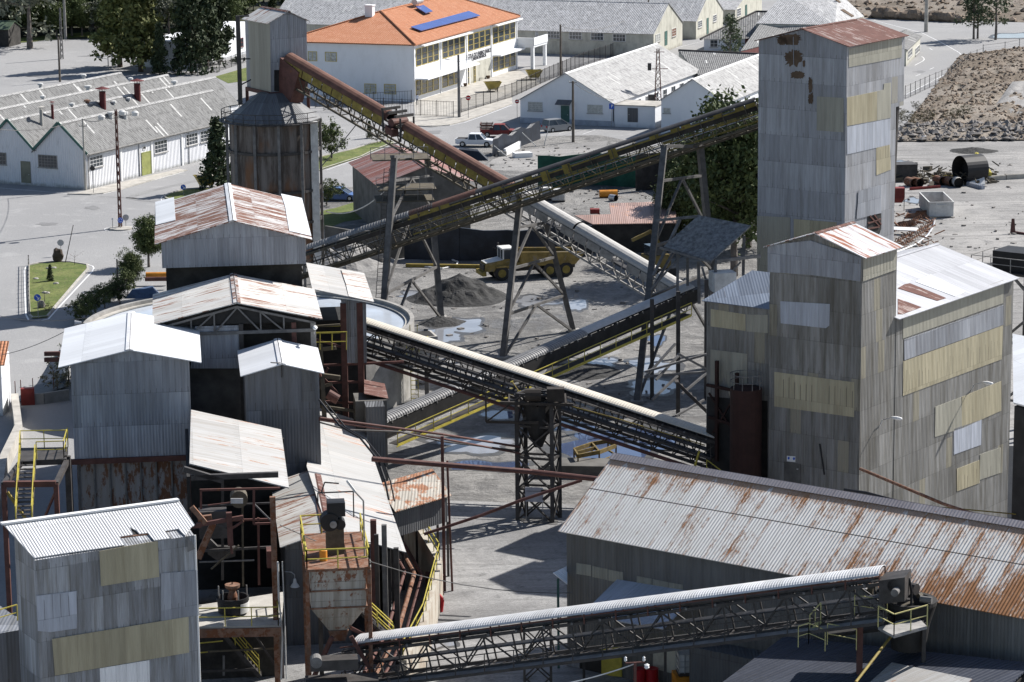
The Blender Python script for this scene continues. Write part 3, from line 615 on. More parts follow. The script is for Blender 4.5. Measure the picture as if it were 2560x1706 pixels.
for i, (x, y) in enumerate(((190,1042),(238,1047))): round_blob(T, Face(f2m.p0+f2m.n*.045, f2m.t, f2m.n), *t(3,2,x,y), 2.6, 3.4, m_blue, 'sign_disc', i)
b = MB(); b.beam(f2m.hit(*t(3,2,475,910))+f2m.n*.05, f2m.hit(*t(3,2,517,1192))+f2m.n*.05, .08); b.build('pipe', m_black, T)
# big right building, coplanar with the tower's right wall (set 3 cm proud)
cb = cm+az(U)*Lr; cbf = cm-az(V)*.03
e = Vector((cb.x, cb.y, 0)); zb = zat(e, 795); Lb = along(Vector((e.x, e.y, zb)), az(U), 2533)
# ridge far end at pixel (2336.8,613.7): across distance
far = e+az(U)*Lb; wr = along(Vector((far.x, far.y, zb+1.5)), az(V), 2337); zr = zat(far+az(V)*wr, 614)
BB = house('sheet_clad_hall', 'large windowless corrugated hall with long white roof and cream wall patches at right', e-az(V)*.03+az(U)*.01, U, Lb, V, wr*2, -6.9, zb, zr, 1, m_wallB, m_roofW2, cat='hall', oe=.35, og=.25)
T = BB['T']; fb = BB['F1']
patch(T, fb, tp((3,1), ((1230,1315),(2145,985),(2145,1195),(1225,1520))), m_cream2, label='cream band under the eaves')
patch(T, fb, tp((3,1), ((1240,1530),(2145,1215),(2142,1395),(1240,1718))), m_wallC, label='blue grey band')
patch(T, fb, [t(3,2,1232,162), t(3,1,2140,1400), t(3,2,2130,140), t(3,2,1228,475)], m_cream, label='wide cream sheets in the middle of the wall')
patch(T, fb, tp((3,2), ((1522,575),(1760,485),(1765,770),(1520,850))), m_cream2)
patch(T, fb, tp((3,2), ((1765,483),(1815,465),(1870,440),(2125,340),(2122,610),(1765,770))), m_cream)
patch(T, fb, tp((3,2), ((1692,775),(1945,690),(1940,920),(1692,1010))), m_lightp)
patch(T, fb, tp((3,2), ((1995,985),(2118,945),(2118,1175),(1930,1240),(1930,1010))), m_cream2)
patch(T, fb, tp((3,2), ((1720,1140),(1925,1060),(1925,1270),(1720,1345))), m_cream)
rp = e+UPZ*zb; rn = Vector((0,0,1))*wr+(-az(V))*(zr-zb); rn.normalize(); rn = rn if rn.z > 0 else -rn
def roof_patch(T, p0, n, px, m, name='roof_overlay', lift=.10, th=.03, label=None):
    b = MB(); b.prism([HIT(x, y, p0, n)+n*lift for x, y in px], n*th); o = b.build(name, m, T)
    if label: o['label'] = label
    return o
rbn = (az(U).cross(az(V)*wr+UPZ*(zr-zb))).normalized(); rbn = rbn if rbn.z > 0 else -rbn
roof_patch(T, rp, rbn, tp((3,1), ((1180,1170),(1395,1248),(1225,1312),(1180,1312))), m_roofRD, label='rusty corner roof sheets')
roof_patch(T, rp, rbn, tp((3,1), ((1240,1040),(1290,1030),(1620,1165),(1540,1190),(1180,1075))), m_roofRD)
roof_patch(T, rp, rbn, tp((3,1), ((1480,950),(1800,1105),(1700,1150),(1340,1015))), m_roofW)
# wall lamps
def wall_lamp(f, px, py, label, px1=None):
    p = f.hit(px, py)+UPZ*0; T = thing('wall_lamp', label, 'lamp', p, 'street lamp heads on the big walls'); b = MB()
    b.path([p-UPZ*.5, p+f.n*.25, p+f.n*.9+UPZ*.25], .04); b.build('arm', m_ms, T)
    h = MB(); q = p+f.n*.9+UPZ*.27; d = f.n; s = f.t
    pr = [(-.0,.05,.05),(.15,.12,.10),(.45,.17,.14),(.75,.13,.10),(.85,.04,.03)]; vs = []; fs = []
    for x, w, hh in pr:
        for k in range(8): a = k*math.pi/4; vs.append(q+d*x+s*(w*math.cos(a))+UPZ*(hh*math.sin(a)))
    for i in range(4):
        for k in range(8): fs.append((i*8+k, i*8+(k+1) % 8, (i+1)*8+(k+1) % 8, (i+1)*8+k))
    fs += [tuple(range(7,-1,-1)), tuple(range(32,40))]; h.add(vs, fs); h.build('lamp_head', m_white, T, smooth=True)
wall_lamp(f1m, *t(3,2,1015,690), 'street lamp head bracketed to the grimy tower wall near its rust stain')
wall_lamp(fb, *t(3,2,1850,370), 'street lamp head on the hall wall above the cream patches')
# left annex of the mid tower
ca = cm+az(V)*(w2:=along(cm, az(V), 1919)); 
ca = ca+az(U)*.6; wa = along(Vector((ca.x, ca.y, 9)), az(V), 1766)
za = zat(ca+az(V)*wa, 752)
AN = house('low_annex', 'low corrugated annex with cream panels beside the grimy square tower', ca, V, wa, U, 6, 0, za, za+1.0, 1, m_wallB, corr('annex roof with painted shade', (.15,.18,.23), seed=91, sheet=(1,9), bump=.4), cat='building', shed=1, oe=.3)  # dark blue roof colour carries its shade and sheen
T = AN['T']; fa = AN['F1']
patch(T, fa, tp((2,1), ((1815,1250),(2130,1300),(2130,1450),(1812,1408))), m_cream, label='stained cream band')
patch(T, fa, tp((2,1), ((2140,1300),(2334,1305),(2334,1470),(2140,1455))), m_cream2)
patch(T, fa, tp((2,2), ((1812,50),(2145,92),(2145,500),(1990,490),(1940,300),(1880,400),(1812,390))), m_cream2, label='tall cream panel')
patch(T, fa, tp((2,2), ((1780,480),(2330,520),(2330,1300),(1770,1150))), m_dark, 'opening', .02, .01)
# vertical tank in annex opening with railing
tk = fa.hit(*t(2,2,2230,600)); tk = drop(tk)-az(U)*1.4; zt_ = zat(tk, 970)
m_redd = plain('dark oxide red paint', (.035,.016,.013), .8, .3)
T = thing('red_tank', 'dark red cylindrical tank with round guard rail in front of the annex', 'tank', tk); b = MB(); b.lathe(tk, [(0,0),(1.1,0),(1.1,zt_),(0,zt_+.2)], 24); b.build('shell', m_redd, T)
b = MB()
for zz in (.5, 1.0):
    for i in range(20):
        a0_, a1_ = 2*math.pi*i/20, 2*math.pi*(i+1)/20; b.beam(tk+Vector((1.1*math.cos(a0_), 1.1*math.sin(a0_), zt_+zz)), tk+Vector((1.1*math.cos(a1_), 1.1*math.sin(a1_), zt_+zz)), .04)
for i in range(0, 20, 2): a0_ = 2*math.pi*i/20; q = tk+Vector((1.1*math.cos(a0_), 1.1*math.sin(a0_), zt_)); b.beam(q, q+UPZ*1.0, .04)
b.build('guard_rail', m_steelg, T)
# long rusty-roofed shed
cs = G(1418.5, 1665); zs = zat(cs, 1321); ws = 2*along(Vector((cs.x, cs.y, zs+3)), az(U), 1548)
rdg = cs+az(U)*ws/2; zrs = zat(rdg, 1140); Ls = 62
m_roofS = corr('rust bleeding shed roof sheets', (.50,.49,.47), (.42,.41,.39), tone=.05, sheet=(1.25,3.05), rust=.34, rcol=(.22,.095,.04), rs=(1.4,.42), streak=.3, seed=21, seam=.35, bump=.6)
def shedroof():
    # white sheets with orange speckle, much heavier rust towards the near (right) end and below the ridge
    N = NT('speckled rust shed roof'); u, v = N.uv(); p = N.n('ShaderNodeTexCoord').outputs['Object']; 
    q = N.n('ShaderNodeVectorMath', operation='DOT_PRODUCT'); N.l(p, q.inputs[0]); q.inputs[1].default_value = tuple(-az(V)); L = q.outputs['Value']
    c = N.mix(N.ss(N.noise(N.vec(N.math('MULTIPLY', u, 2.5), N.math('MULTIPLY', v, .3)), 1, 4), .4, .6), (.86,.82,.75), (.78,.74,.67))
    sp = N.noise(N.vec(N.math('MULTIPLY', u, 8), N.math('MULTIPLY', v, 1.7)), 1, 9, .85)
    SHN = 1
    big = N.noise(N.vec(N.math('MULTIPLY', u, .55), N.math('MULTIPLY', v, .22), 5), 1, 5, .6)
    sh = N.math('FRACT', N.math('DIVIDE', u, 1.25)); edge = N.math('MULTIPLY', N.ss(N.math('ABSOLUTE', N.math('SUBTRACT', sh, .5)), .28, .5), .055)
    up_ = N.lin(v, SH['v0'], SH['v1'], 0, 1)
    near = N.ss(L, 6, 44); low = N.ss(N.math('SUBTRACT', L, N.math('MULTIPLY', up_, 30)), 6, 36)
    amt = N.math('ADD', N.math('MULTIPLY', near, .065), N.math('MULTIPLY', low, .095)); amt = N.math('ADD', amt, edge); amt = N.math('ADD', amt, N.math('MULTIPLY', N.ss(up_, .50, .95), .035))
    val = N.math('ADD', N.math('ADD', N.math('MULTIPLY', sp, .62), N.math('MULTIPLY', big, .38)), amt)
    k = N.ss(val, .525, .63)
    rg = N.ss(N.math('ADD', up_, N.math('ADD', N.math('MULTIPLY', N.math('SUBTRACT', sp, .5), .2), N.math('MULTIPLY', edge, -1.2))), .80, .87)
    c = N.mix(k, c, N.mix(N.noise(N.vec(u, v), 1.5, 4), (.24,.095,.035), (.46,.22,.09)))
    c = N.mix(N.math('MULTIPLY', rg, .85), c, (.42,.24,.14))
    sm = N.math('LESS_THAN', N.math('ABSOLUTE', N.math('SUBTRACT', up_, .52)), .006)
    c = N.mix(sm, c, (.06,.045,.035))
    N.bump(N.math('SINE', N.math('MULTIPLY', u, 2*math.pi/.2)), .7, .03); return N.fin(c, .75)
Vn = az(V); sd = az(U)*(ws/2)+UPZ*(zrs-zs); bdir = sd.normalized()
SH = dict(v0=(cs+UPZ*zs).dot(bdir), v1=(rdg+UPZ*zrs).dot(bdir)); m_shed = shedroof()
m_capS = corr('rust stained ridge flashing', (.30,.28,.29), (.22,.19,.19), tone=.06, sheet=(2.5,9), rust=.28, rcol=(.16,.065,.04), rs=(1,3), seed=22, ticks=0)
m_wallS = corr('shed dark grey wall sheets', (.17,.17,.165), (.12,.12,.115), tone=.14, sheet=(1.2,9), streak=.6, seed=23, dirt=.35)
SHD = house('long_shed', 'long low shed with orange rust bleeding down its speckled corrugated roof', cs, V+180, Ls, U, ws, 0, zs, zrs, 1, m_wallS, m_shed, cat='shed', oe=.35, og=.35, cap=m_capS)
T = SHD['T']; fs_ = SHD['F1']; T.keys()
b = MB()  # broad dark ridge flashing
q = .45; hh = (zrs-zs)/(ws/2)
slab(b, [rdg+UPZ*(zrs+.02)-(-Vn)*.4, rdg+UPZ*(zrs+.02)+(-Vn)*(Ls+.3), rdg-az(U)*q+UPZ*(zrs-hh*q+.02)+(-Vn)*(Ls+.3), rdg-az(U)*q+UPZ*(zrs-hh*q+.02)-(-Vn)*.4], .03, .12)
b.build('ridge_flashing', m_capS, T)
for a, b_ in (((590,480),(725,500)), ((735,507),(875,537)), ((880,540),(1015,565))):
    h = 118; patch(T, fs_, [t(2,3,*a), t(2,3,*b_), t(2,3,b_[0],b_[1]+100), t(2,3,a[0],a[1]+100)], m_cream2, 'wall_panel')
for a, b_ in (((1140,600),(1275,625)), ((1285,628),(1425,655)), ((1430,658),(1560,680))): patch(T, fs_, [t(2,3,*a), t(2,3,*b_), t(2,3,b_[0],b_[1]+95), t(2,3,a[0],a[1]+70)], m_cream2, 'wall_panel')
# ================================================================ helpers for frames and rails
def railing(parent, pts, h=1.05, step=1.6, mid=True, m=None, name='railing', r=.055, toe=False):
    b = MB()
    for a, c in zip(pts, pts[1:]):
        L = (c-a).length; n = max(1, round(L/step))
        for i in range(n+1): q = a.lerp(c, i/n); b.beam(q, q+UPZ*h, r)
        b.beam(a+UPZ*h, c+UPZ*h, r)
        if mid: b.beam(a+UPZ*h*.52, c+UPZ*h*.52, r*.8)
        if toe: b.beam(a+UPZ*.08, c+UPZ*.08, .03, .16)
    return b.build(name, m or m_yel, parent)
def leg_frame(parent, pts, m, w=.3, name='column'):
    for a, c in pts: b = MB(); b.beam(a, c, w); b.build(name, m, parent)
A_, Q_ = -6.6, 83.4
dA, dQ = az(A_), az(Q_)
def PD(px, py, d): return P(px, py, d)
# --- upper gabled house
c = drop(P(403, 600, 205)); w1 = along(c+UPZ*18, dQ, 764)
ze = zat(c, 607); zb = zat(c, 671); zr = zat(c+dQ*w1/2, 553)
cL1 = c; L1 = house('gabled_loft', 'high gabled loft clad in blue grey sheets under a half rusted tin roof', c, Q_, w1, A_, 16.5, zb, ze, zr, 2, m_wallC, m_roofR, cat='building', oe=.45, og=.35, cap=m_roofW)
T = L1['T']; b = MB(); b.obox(c+dQ*w1/2+dA*(8.5), dQ*(w1/2-.25), dA*7.4, UPZ*(zb+.5)); b.build('lower_wall', m_darkw, T)  # recess shade below the cladding is put into the wall colour
pe = c+UPZ*ze; rn2 = (dA.cross(dQ*(w1/2)+UPZ*(zr-ze))).normalized(); rn2 = rn2 if rn2.z > 0 else -rn2
roof_patch(T, pe, rn2, [t(0,1,*q) for q in ((1420,290),(1590,245),(1605,455),(1425,500))], m_roofW, lift=.11, label='newer white sheets at the left eave')
pe3 = c+dQ*w1+UPZ*ze; rn3 = (dA.cross(dQ*(-w1/2)+UPZ*(zr-ze))).normalized(); rn3 = rn3 if rn3.z > 0 else -rn3
roof_patch(T, pe3, rn3, [t(1,1,*q) for q in ((225,215),(415,255),(500,600),(300,555),(262,330))], m_roofW, lift=.11, label='newer white sheets at the right eave')
# --- second lower gabled roof (open trussed front)
c = drop(P(400, 800, 195)); w1 = along(c+UPZ*15, dQ, 786); ze = zat(c, 806); zr = zat(c+dQ*w1/2, 757)
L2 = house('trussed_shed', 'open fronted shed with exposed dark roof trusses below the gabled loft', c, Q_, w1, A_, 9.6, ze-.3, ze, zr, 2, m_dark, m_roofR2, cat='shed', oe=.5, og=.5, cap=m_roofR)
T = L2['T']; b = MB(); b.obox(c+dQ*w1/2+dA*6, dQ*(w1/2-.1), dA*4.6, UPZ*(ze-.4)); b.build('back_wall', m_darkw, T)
b = MB(); q0, q1, ap = c+UPZ*(ze-.35)-dA*.15, c+dQ*w1+UPZ*(ze-.35)-dA*.15, c+dQ*w1/2+UPZ*(zr-.25)-dA*.15
b.beam(q0-UPZ*.5, q1-UPZ*.5, .16, .22); b.beam(q0, ap, .14); b.beam(q1, ap, .14)
for k in (-.6, -.3, .3, .6):
    m_ = c+dQ*w1*(.5+k/2)-dA*.15; zt2 = ze-.3+(zr-ze)*(1-abs(k)); b.beam(m_+UPZ*(ze-.85), m_+UPZ*zt2, .1); b.beam(m_+UPZ*(ze-.85), c+dQ*w1*(.5+(k-.3*(1 if k > 0 else -1))/2)-dA*.15+UPZ*(ze-.3+(zr-ze)*(1-abs(k)+.3)), .1)
b.build('truss', m_steelg, T)
ft = Face(c-dA*.0, dQ, -dA)
patch(T, ft, [(488,816),(600,813),(600,921),(476,921)], m_wallC, 'wall_panel', .05, .02)
patch(T, ft, [(455,921),(610,921),(615,1062),(460,1062)], m_concd, 'wall_panel', .05, -.8)
for x in (603, 735): a = ft.hit(x, 830); b = MB(); b.beam(drop(a), Vector((a.x, a.y, ze-.3)), .3); b.build('column', m_steelr if x > 700 else m_steel, T)
b = MB(); p0_ = ft.hit(*t(1,1,520,1370)); b.beam(p0_, p0_-UPZ*4.5, .35, .1); b.build('column', m_steelgl, T)
wall_lamp(Face(drop(p0_), dQ, -dA), *t(1,1,530,1420), 'street lamp head on the pale post below the trussed roof')
# --- lean-to roof at right and its hanging panel wall
T = thing('lean_to_shed', 'stained lean-to shed roof on rusty columns with a hanging grey panel', 'shed', drop(P(850, 730, 206)))
rear = [P(764.8,659,216), P(910,685,217)]; front = [P(780,725,206), P(935,757,206)]
b = MB(); slab(b, [front[0], front[1], rear[1], rear[0]], .07, .0); b.build('roof', m_roofP, T)
n_ = (front[1]-front[0]).cross(rear[0]-front[0]).normalized(); n_ = n_ if n_.z > 0 else -n_
roof_patch(T, front[0]+n_*.07, n_, [t(1,1,*q) for q in ((775,895),(985,930),(1068,1190),(845,1140),(820,1030))], m_roofR2, lift=.02, label='rust streaked outer sheets')
fr = Face(drop(front[0]), (drop(front[1])-drop(front[0])).normalized(), -dA)
patch(T, fr, [(851,748),(915,756),(917,907),(868,907),(866,810)], m_wallD, 'wall_panel', .08, .05)
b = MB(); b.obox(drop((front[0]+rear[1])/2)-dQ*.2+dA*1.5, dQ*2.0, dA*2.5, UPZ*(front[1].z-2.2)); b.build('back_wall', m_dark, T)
for x in (915-14, 860): a = fr.hit(x, 850); b = MB(); b.beam(drop(a), Vector((a.x, a.y, front[1].z-.1)), .42); b.build('column', m_steelr, T)
b = MB()
for x0, y0, x1, y1 in ((1010,905,780,915),(740,1000,905,1010),(850,1030,740,1090),(800,1100,905,1085),(760,840,895,880),(770,905,860,1000),(740,1075,820,920),(700,960,905,955)): b.beam(fr.hit(x0,y0), fr.hit(x1,y1), .16)
b.build('bracing', m_steelr, T)
b = MB()
for z_ in (0, .5): b.beam(fr.hit(*t(1,1,540,1475))+UPZ*z_-dA*.0, fr.hit(*t(1,1,820,1465))+UPZ*z_, .06)
b.build('railing', m_yel, T)
# small rusty canopy hut beside the tank
T = thing('pump_hut', 'small hut with pinkish rusted sheet roof between the rusty column and the round tank', 'hut', drop(P(940, 950, 203)))
b = MB(); slab(b, [P(*t(1,2,985,460),204), P(*t(1,2,1205,505),204), P(*t(1,2,1172,370),208.5), P(*t(1,2,985,332),208.5)], .06, 0); b.build('roof', m_roofRD, T)
b = MB(); q = drop(P(925,1010,205)); b.obox(q, dQ*1.1, dA*1.3, UPZ*(zat(q,992))); b.build('wall', m_concd, T)
b = MB(); q = drop(P(937,1060,203)); b.obox(q, dQ*.65, dA*.9, UPZ*zat(q,1010)); b.build('cabinet', m_wallK, T)
# --- front left tower
c = drop(P(176, 906, 185)); w1 = along(c+UPZ*14, dQ, 474); ze = zat(c, 912); zr = zat(c+dQ*w1*.46, 876); zb = zat(c, 1149)
L3 = house('crusher_tower', 'blue grey sheet clad tower with bright white roof standing on rusted steel panels', c, Q_, w1, A_, 11.6, zb, ze, zr, 2, m_wallC, m_roofW, cat='tower', oe=.75, og=.35, cap=m_whitep)
T = L3['T']
m_rpan = corr('rust eaten steel panels', (.34,.33,.33), (.28,.25,.22), tone=.06, sheet=(.98,9), pitch=9, rust=.62, rcol=(.12,.06,.035), rs=(1.6,.55), streak=.4, seed=41, bump=.3)
b = MB(); b.obox(c+dQ*w1/2+dA*5.6, dQ*(w1/2-.12), dA*5.2, UPZ*(zb-.35)); b.build('lower_wall', m_rpan, T)
b = MB()
for i in range(8): q = c+dQ*(w1*(i+.12)/7.6+.1)+dA*.33; b.beam(q, q+UPZ*(zb-.35), .10)
b.build('rib', m_steelg, T)
b = MB(); b.beam(c-dQ*.3+UPZ*(zb-.15)-dA*.05, c+dQ*(w1+.1)+UPZ*(zb-.15)-dA*.05, .25, .34); b.build('girder', m_steelr, T)
b = MB(); b.beam(c+dQ*(w1-.1)+UPZ*(zb-.4), c+dQ*(w1-.1)+UPZ*0, .42); b.build('column', m_steelr, T)
b = MB(); b.beam(c-dQ*.35+UPZ*(zb-.4), c-dQ*.35, .3); b.build('column', m_steel, T)
# --- slim gabled tower
c = drop(P(613, 930, 188)); w1 = along(c+UPZ*13, dQ, 797.7); ze = zat(c, 938); zr = zat(c+dQ*w1/2, 911)
L5 = house('slim_tower', 'slim grey sheet tower with small white gable roof beside the exposed trusses', c, Q_, w1, A_, 7.3, 0, ze, zr, 2, m_wallE, m_roofW, cat='tower', oe=.3, og=.3, cap=m_whitep)
m_wallE2 = None
patch(L5['T'], L5['F1'], [t(1,2,415,232), t(1,2,535,240), t(1,2,538,525), t(1,2,415,525)], m_wallK, 'wall_panel', label='brownish patch near the corner')
b = MB(); q = L5['F1'].hit(*t(1,2,232,180)); b.path([q+dA*-.05-UPZ*.9, q-dA*.1+UPZ*.05, q-dA*.5-dQ*.7+UPZ*.2], .04); b.build('bracket', m_steel, L5['T'])
# --- white sloping roof (open frame building with dark interior)
T = FB = thing('open_frame_building', 'open steel frame building with dark interior under a sloping white tin roof', 'building', drop(P(590, 1400, 172)))
rr_ = [P(473,1161.6,172), P(722,1222,172), P(702,1076.6,186), P(477,1027,186)]
b = MB(); slab(b, rr_, .07, 0); b.build('roof', m_roofP, T)
rear_d = drop(P(590, 1300, 181))
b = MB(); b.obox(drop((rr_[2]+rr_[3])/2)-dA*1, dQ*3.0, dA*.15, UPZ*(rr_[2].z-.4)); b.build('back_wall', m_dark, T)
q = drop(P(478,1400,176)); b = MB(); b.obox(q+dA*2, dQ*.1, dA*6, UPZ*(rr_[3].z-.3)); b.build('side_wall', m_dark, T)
fc = Face(drop(P(690, 1400, 165.5)), dQ, -dA)
def col_(x0, x1, y0, y1, m, name='column'):
    a, c_ = fc.hit(x0, y1), fc.hit(x1, y1); z1 = fc.hit(x0, y0).z; b = MB(); b.obox(drop((a+c_)/2)+UPZ*min(0,0), dQ*((c_-a).length/2), dA*.15, UPZ*z1); return b.build(name, m, FB)
col_(687, 701, 1242, 1690, m_rust)
for x0, y0, x1, y1, m, w in ((500,1237,702,1232,m_steelr,.12),(503,1237,503,1285,m_steelr,.12),(636,1236,636,1322,m_steelr,.14),(636,1322,690,1320,m_steelr,.12),(496,1408,534,1320,m_rust,.35),(495,1310,530,1305,m_rust,.3),(460,1200,560,1230,m_steel,.3),(478,1222,700,1214,m_steel,.3)):
    b = MB(); dd = 2.5 if y0 < 1230 else 1.0; b.beam(fc.hit(x0,y0)+dA*dd, fc.hit(x1,y1)+dA*dd, w); b.build('beam', m, T)
def Z6(x, y): return (440+x/5.2267, 1180+y/5.2267)
for a, c_, w, m in (((265,695),(880,592),.22,m_steelr),((690,530),(715,960),.32,m_steelr),((715,960),(733,1070),.14,m_steelr),((880,640),(715,752),.12,m_steelr),((540,690),(700,752),.1,m_steel),((205,460),(385,670),.28,m_rust),((215,720),(330,712),.15,m_steelr),((105,545),(175,540),.12,m_steelr),((415,438),(715,400),.07,m_steelr),((590,635),(690,590),.08,m_steelr)):
    b = MB(); b.beam(fc.hit(*Z6(*a)), fc.hit(*Z6(*c_)), w); b.build('gantry_beam' if w > .1 else 'tie_rod', m, T)
b = MB()
for x0, x1, y0, y1 in ((722,885,438,505),): b.prism([fc.hit(*Z6(x,y))+dA*1.5 for x, y in ((x0,y0),(x1,y0),(x1,y1),(x0,y1))], dA*.05)
b.build('light_panel', m_whited, T)
b = MB(); b.prism([fc.hit(*Z6(x,y))+dA*4 for x, y in ((430,1100),(560,1230),(800,1240),(800,1360),(560,1420),(430,1330))], dA*.4); b.build('bin', m_steel, T)
# platform with crusher bowl
zd = P(600, 1566, 165).z; dk = [P(497,1582,165), P(702,1548,165), Vector(G(709,1480,zd)), Vector(G(497,1513,zd))]; dk = [Vector((p.x,p.y,zd)) for p in dk]
b = MB(); b.prism(dk, -UPZ*.3); b.build('platform', m_conc, T)
b = MB(); b.beam(dk[0]-UPZ*.35-dA*.1, dk[1]-UPZ*.35-dA*.1, .15, .5); b.build('beam', m_rust, T)
railing(T, [dk[0], dk[1]-dQ*.15, dk[1]-dQ*.15+dA*3.8], 1.1, 1.7)
b = MB(); b.obox(drop((dk[0]+dk[1])/2)+dA*3.8, dQ*2.5, dA*.1, UPZ*(zd-.35)); b.build('lower_wall', m_darkw, T)
st0, st1 = fc.hit(559,1600), fc.hit(650,1706); b = MB()
for o_ in (0, .9): b.beam(st0+dA*(1+o_), st1+dA*(1+o_), .08, .25)
for i in range(12): q = st0.lerp(st1, i/11)+dA*1; b.obox(q+dA*.45, dQ*.13, dA*.45, UPZ*.04)
b.build('stair', m_steel, T); b = MB()
for o_ in (0, .9):
    for hh_ in (.5, 1.0): b.beam(st0+dA*(1+o_)+UPZ*hh_, st1+dA*(1+o_)+UPZ*hh_, .05)
    for i in range(4): q = st0.lerp(st1, i/3)+dA*(1+o_); b.beam(q, q+UPZ*1, .05)
b.build('stair_rail', m_yel, T)
for yy in (1616, 1640): b = MB(); b.beam(fc.hit(497,yy+6)+dA*1, fc.hit(558,yy)+dA*1, .06); b.build('railing', m_yel, T)
cb_ = G(583, 1533, zd)
T = thing('crusher_bowl', 'black and white crusher bowl with upright pins on the sunlit platform', 'machine', cb_); b = MB()
b.lathe(cb_, [(.62,0),(.86,.12),(.90,.75),(.94,.78),(.94,1.0),(.84,1.0),(.8,.5),(0,.45)], 32); b.build('bowl', m_black, T, smooth=False)
b = MB(); b.lathe(cb_, [(.91,.15),(.93,.15),(.95,.72),(.91,.72)], 20, a0=-1.0, a1=.2); b.build('worn_band', m_whited, T)
for a in (.4,1.7,2.9,4.1,5.2): b = MB(); q = cb_+Vector((.85*math.cos(a),.85*math.sin(a),.95)); b.tube(q, q+UPZ*.62, .035, 8); b.build('pin', m_steelgl, T)
b = MB(); b.lathe(cb_, [(.25,.5),(.3,1.0),(.18,1.35),(.42,1.55),(.44,1.72),(.05,1.74),(.05,1.85)], 24); b.build('cone', m_rust, T)
# --- lower ridge roof by the hopper
c = drop(P(713, 1372, 174)); w1 = along(c+UPZ*6, dQ, 1007); ze = zat(c, 1362); zer = zat(c+dQ*w1, 1379); zr = zat(c+dQ*w1*.36, 1327)
# ridge at 0.36 of width: build custom house
T = thing('ridge_roof_shed', 'long white roofed shed with rusty ridge cap behind the hopper silo', 'shed', c); Lr7 = 22
b = MB(); b.prism([c, c+dQ*(w1*.55), c+dQ*(w1*.55)+UPZ*(zr-.9), c+dQ*w1*.36+UPZ*zr, c+UPZ*ze], dA*9); b.build('wall', m_wallK, T)
b = MB(); rg = c+dQ*w1*.36+UPZ*(zr+.03)-dA*.3
slab(b, [c-dQ*.3+UPZ*(ze-.13)-dA*.3, rg, rg+dA*15, c-dQ*.3+UPZ*(ze-.13)+dA*15], .06, .0); b.build('roof_slope', m_roofR2, T)
m_roof7 = corr('white roof sheets with faint rust stripes', (.42,.42,.41), (.36,.345,.32), tone=.06, sheet=(1.0,3.4), rust=.38, rcol=(.24,.13,.085), rs=(3.0,.18), streak=.3, seed=44, seam=.3)
b = MB(); er = c+dQ*(w1+.15)+UPZ*(zer-.02); n7 = dA.cross(er-(rg+dA*.3)).normalized(); n7 = n7 if n7.z > 0 else -n7
b.prism([rg, er-dA*.3]+[HIT(*q, rg, n7) for q in ((922,1116),(903,1056),(790,1020),(766,1168))], n7*.06); b.build('roof_slope', m_roof7, T)
b = MB()
for sg, zz in ((-1, (zr-ze)/(w1*.36)), (1, (zr-zer)/(w1*.64))): slab(b, [rg+UPZ*.09, rg+UPZ*.09+dA*13.5, rg+dQ*.32*sg-UPZ*(zz*.32-.09)+dA*13.5, rg+dQ*.32*sg-UPZ*(zz*.32-.09)], .03, .0)
b.build('ridge_cap', m_roofRD, T)
fw = Face(c+dQ*w1, dA, dQ)
b = MB(); b.obox(c+dQ*(w1-.9)+dA*7, dQ*.12, dA*7, UPZ*(zer+.1)); b.build('side_wall', m_darkw, T)
for k in (0, 3.5, 7.): q = c+dQ*(w1-.35)+dA*k; b = MB(); b.beam(q, q+UPZ*(zer-.1), .22); b.build('column', m_steel, T)
# goose-neck lamp on the grey gable wall
fg = Face(c, dQ, -dA); q = fg.hit(*t(1,3,262,560)); T2 = thing('goose_neck_lamp', 'small goose-neck lamp hanging from the dark grey gable wall', 'lamp', q); b = MB()
q2 = fg.hit(*t(1,3,350,575))-dA*.3; b.path([q, fg.hit(*t(1,3,320,552))-dA*.3, q2, q2-UPZ*.25], .025); b.build('arm', m_ms, T2)
b = MB(); b.lathe(q2-UPZ*.75, [(.28,0),(.24,.08),(.12,.25),(.07,.5),(0,.52)], 16); b.build('lamp_shade', m_whited, T2)
# --- small rusty roof hut on stilts
c1 = P(1129,1241,188); T = thing('stilt_hut', 'small hut on dark stilts with torn orange rusted roof beside the pipe', 'hut', drop(c1)); U2 = 41.
zf = c1.z; near_l = G(988,1282,zf); q_r = P(1081,1174,194); q_l = q_r+(near_l-c1)
b = MB(); slab(b, [near_l, c1, q_r, q_l], .06, 0); b.build('roof', m_roofH, T)
e_ = (c1-near_l); b = MB(); wb = zat(drop(c1), 1306); n4 = UPZ.cross(e_).normalized(); 
b.prism([Vector((p.x,p.y,z_)) for p, z_ in ((near_l+e_*.03+n4*.3, zf-.1),(c1-e_*.02+n4*.3, zf-.1),(c1-e_*.02+n4*.3, wb),(near_l+e_*.03+n4*.3, wb))], n4*2.2); b.build('wall', m_wallK, T)
for k, o_ in ((.98,.3),(.80,.3),(.80,2.2),(.2,.4)): q = near_l+e_*k+n4*o_; b = MB(); b.beam(drop(q), Vector((q.x,q.y,wb)), .16); b.build('leg', m_steel, T)
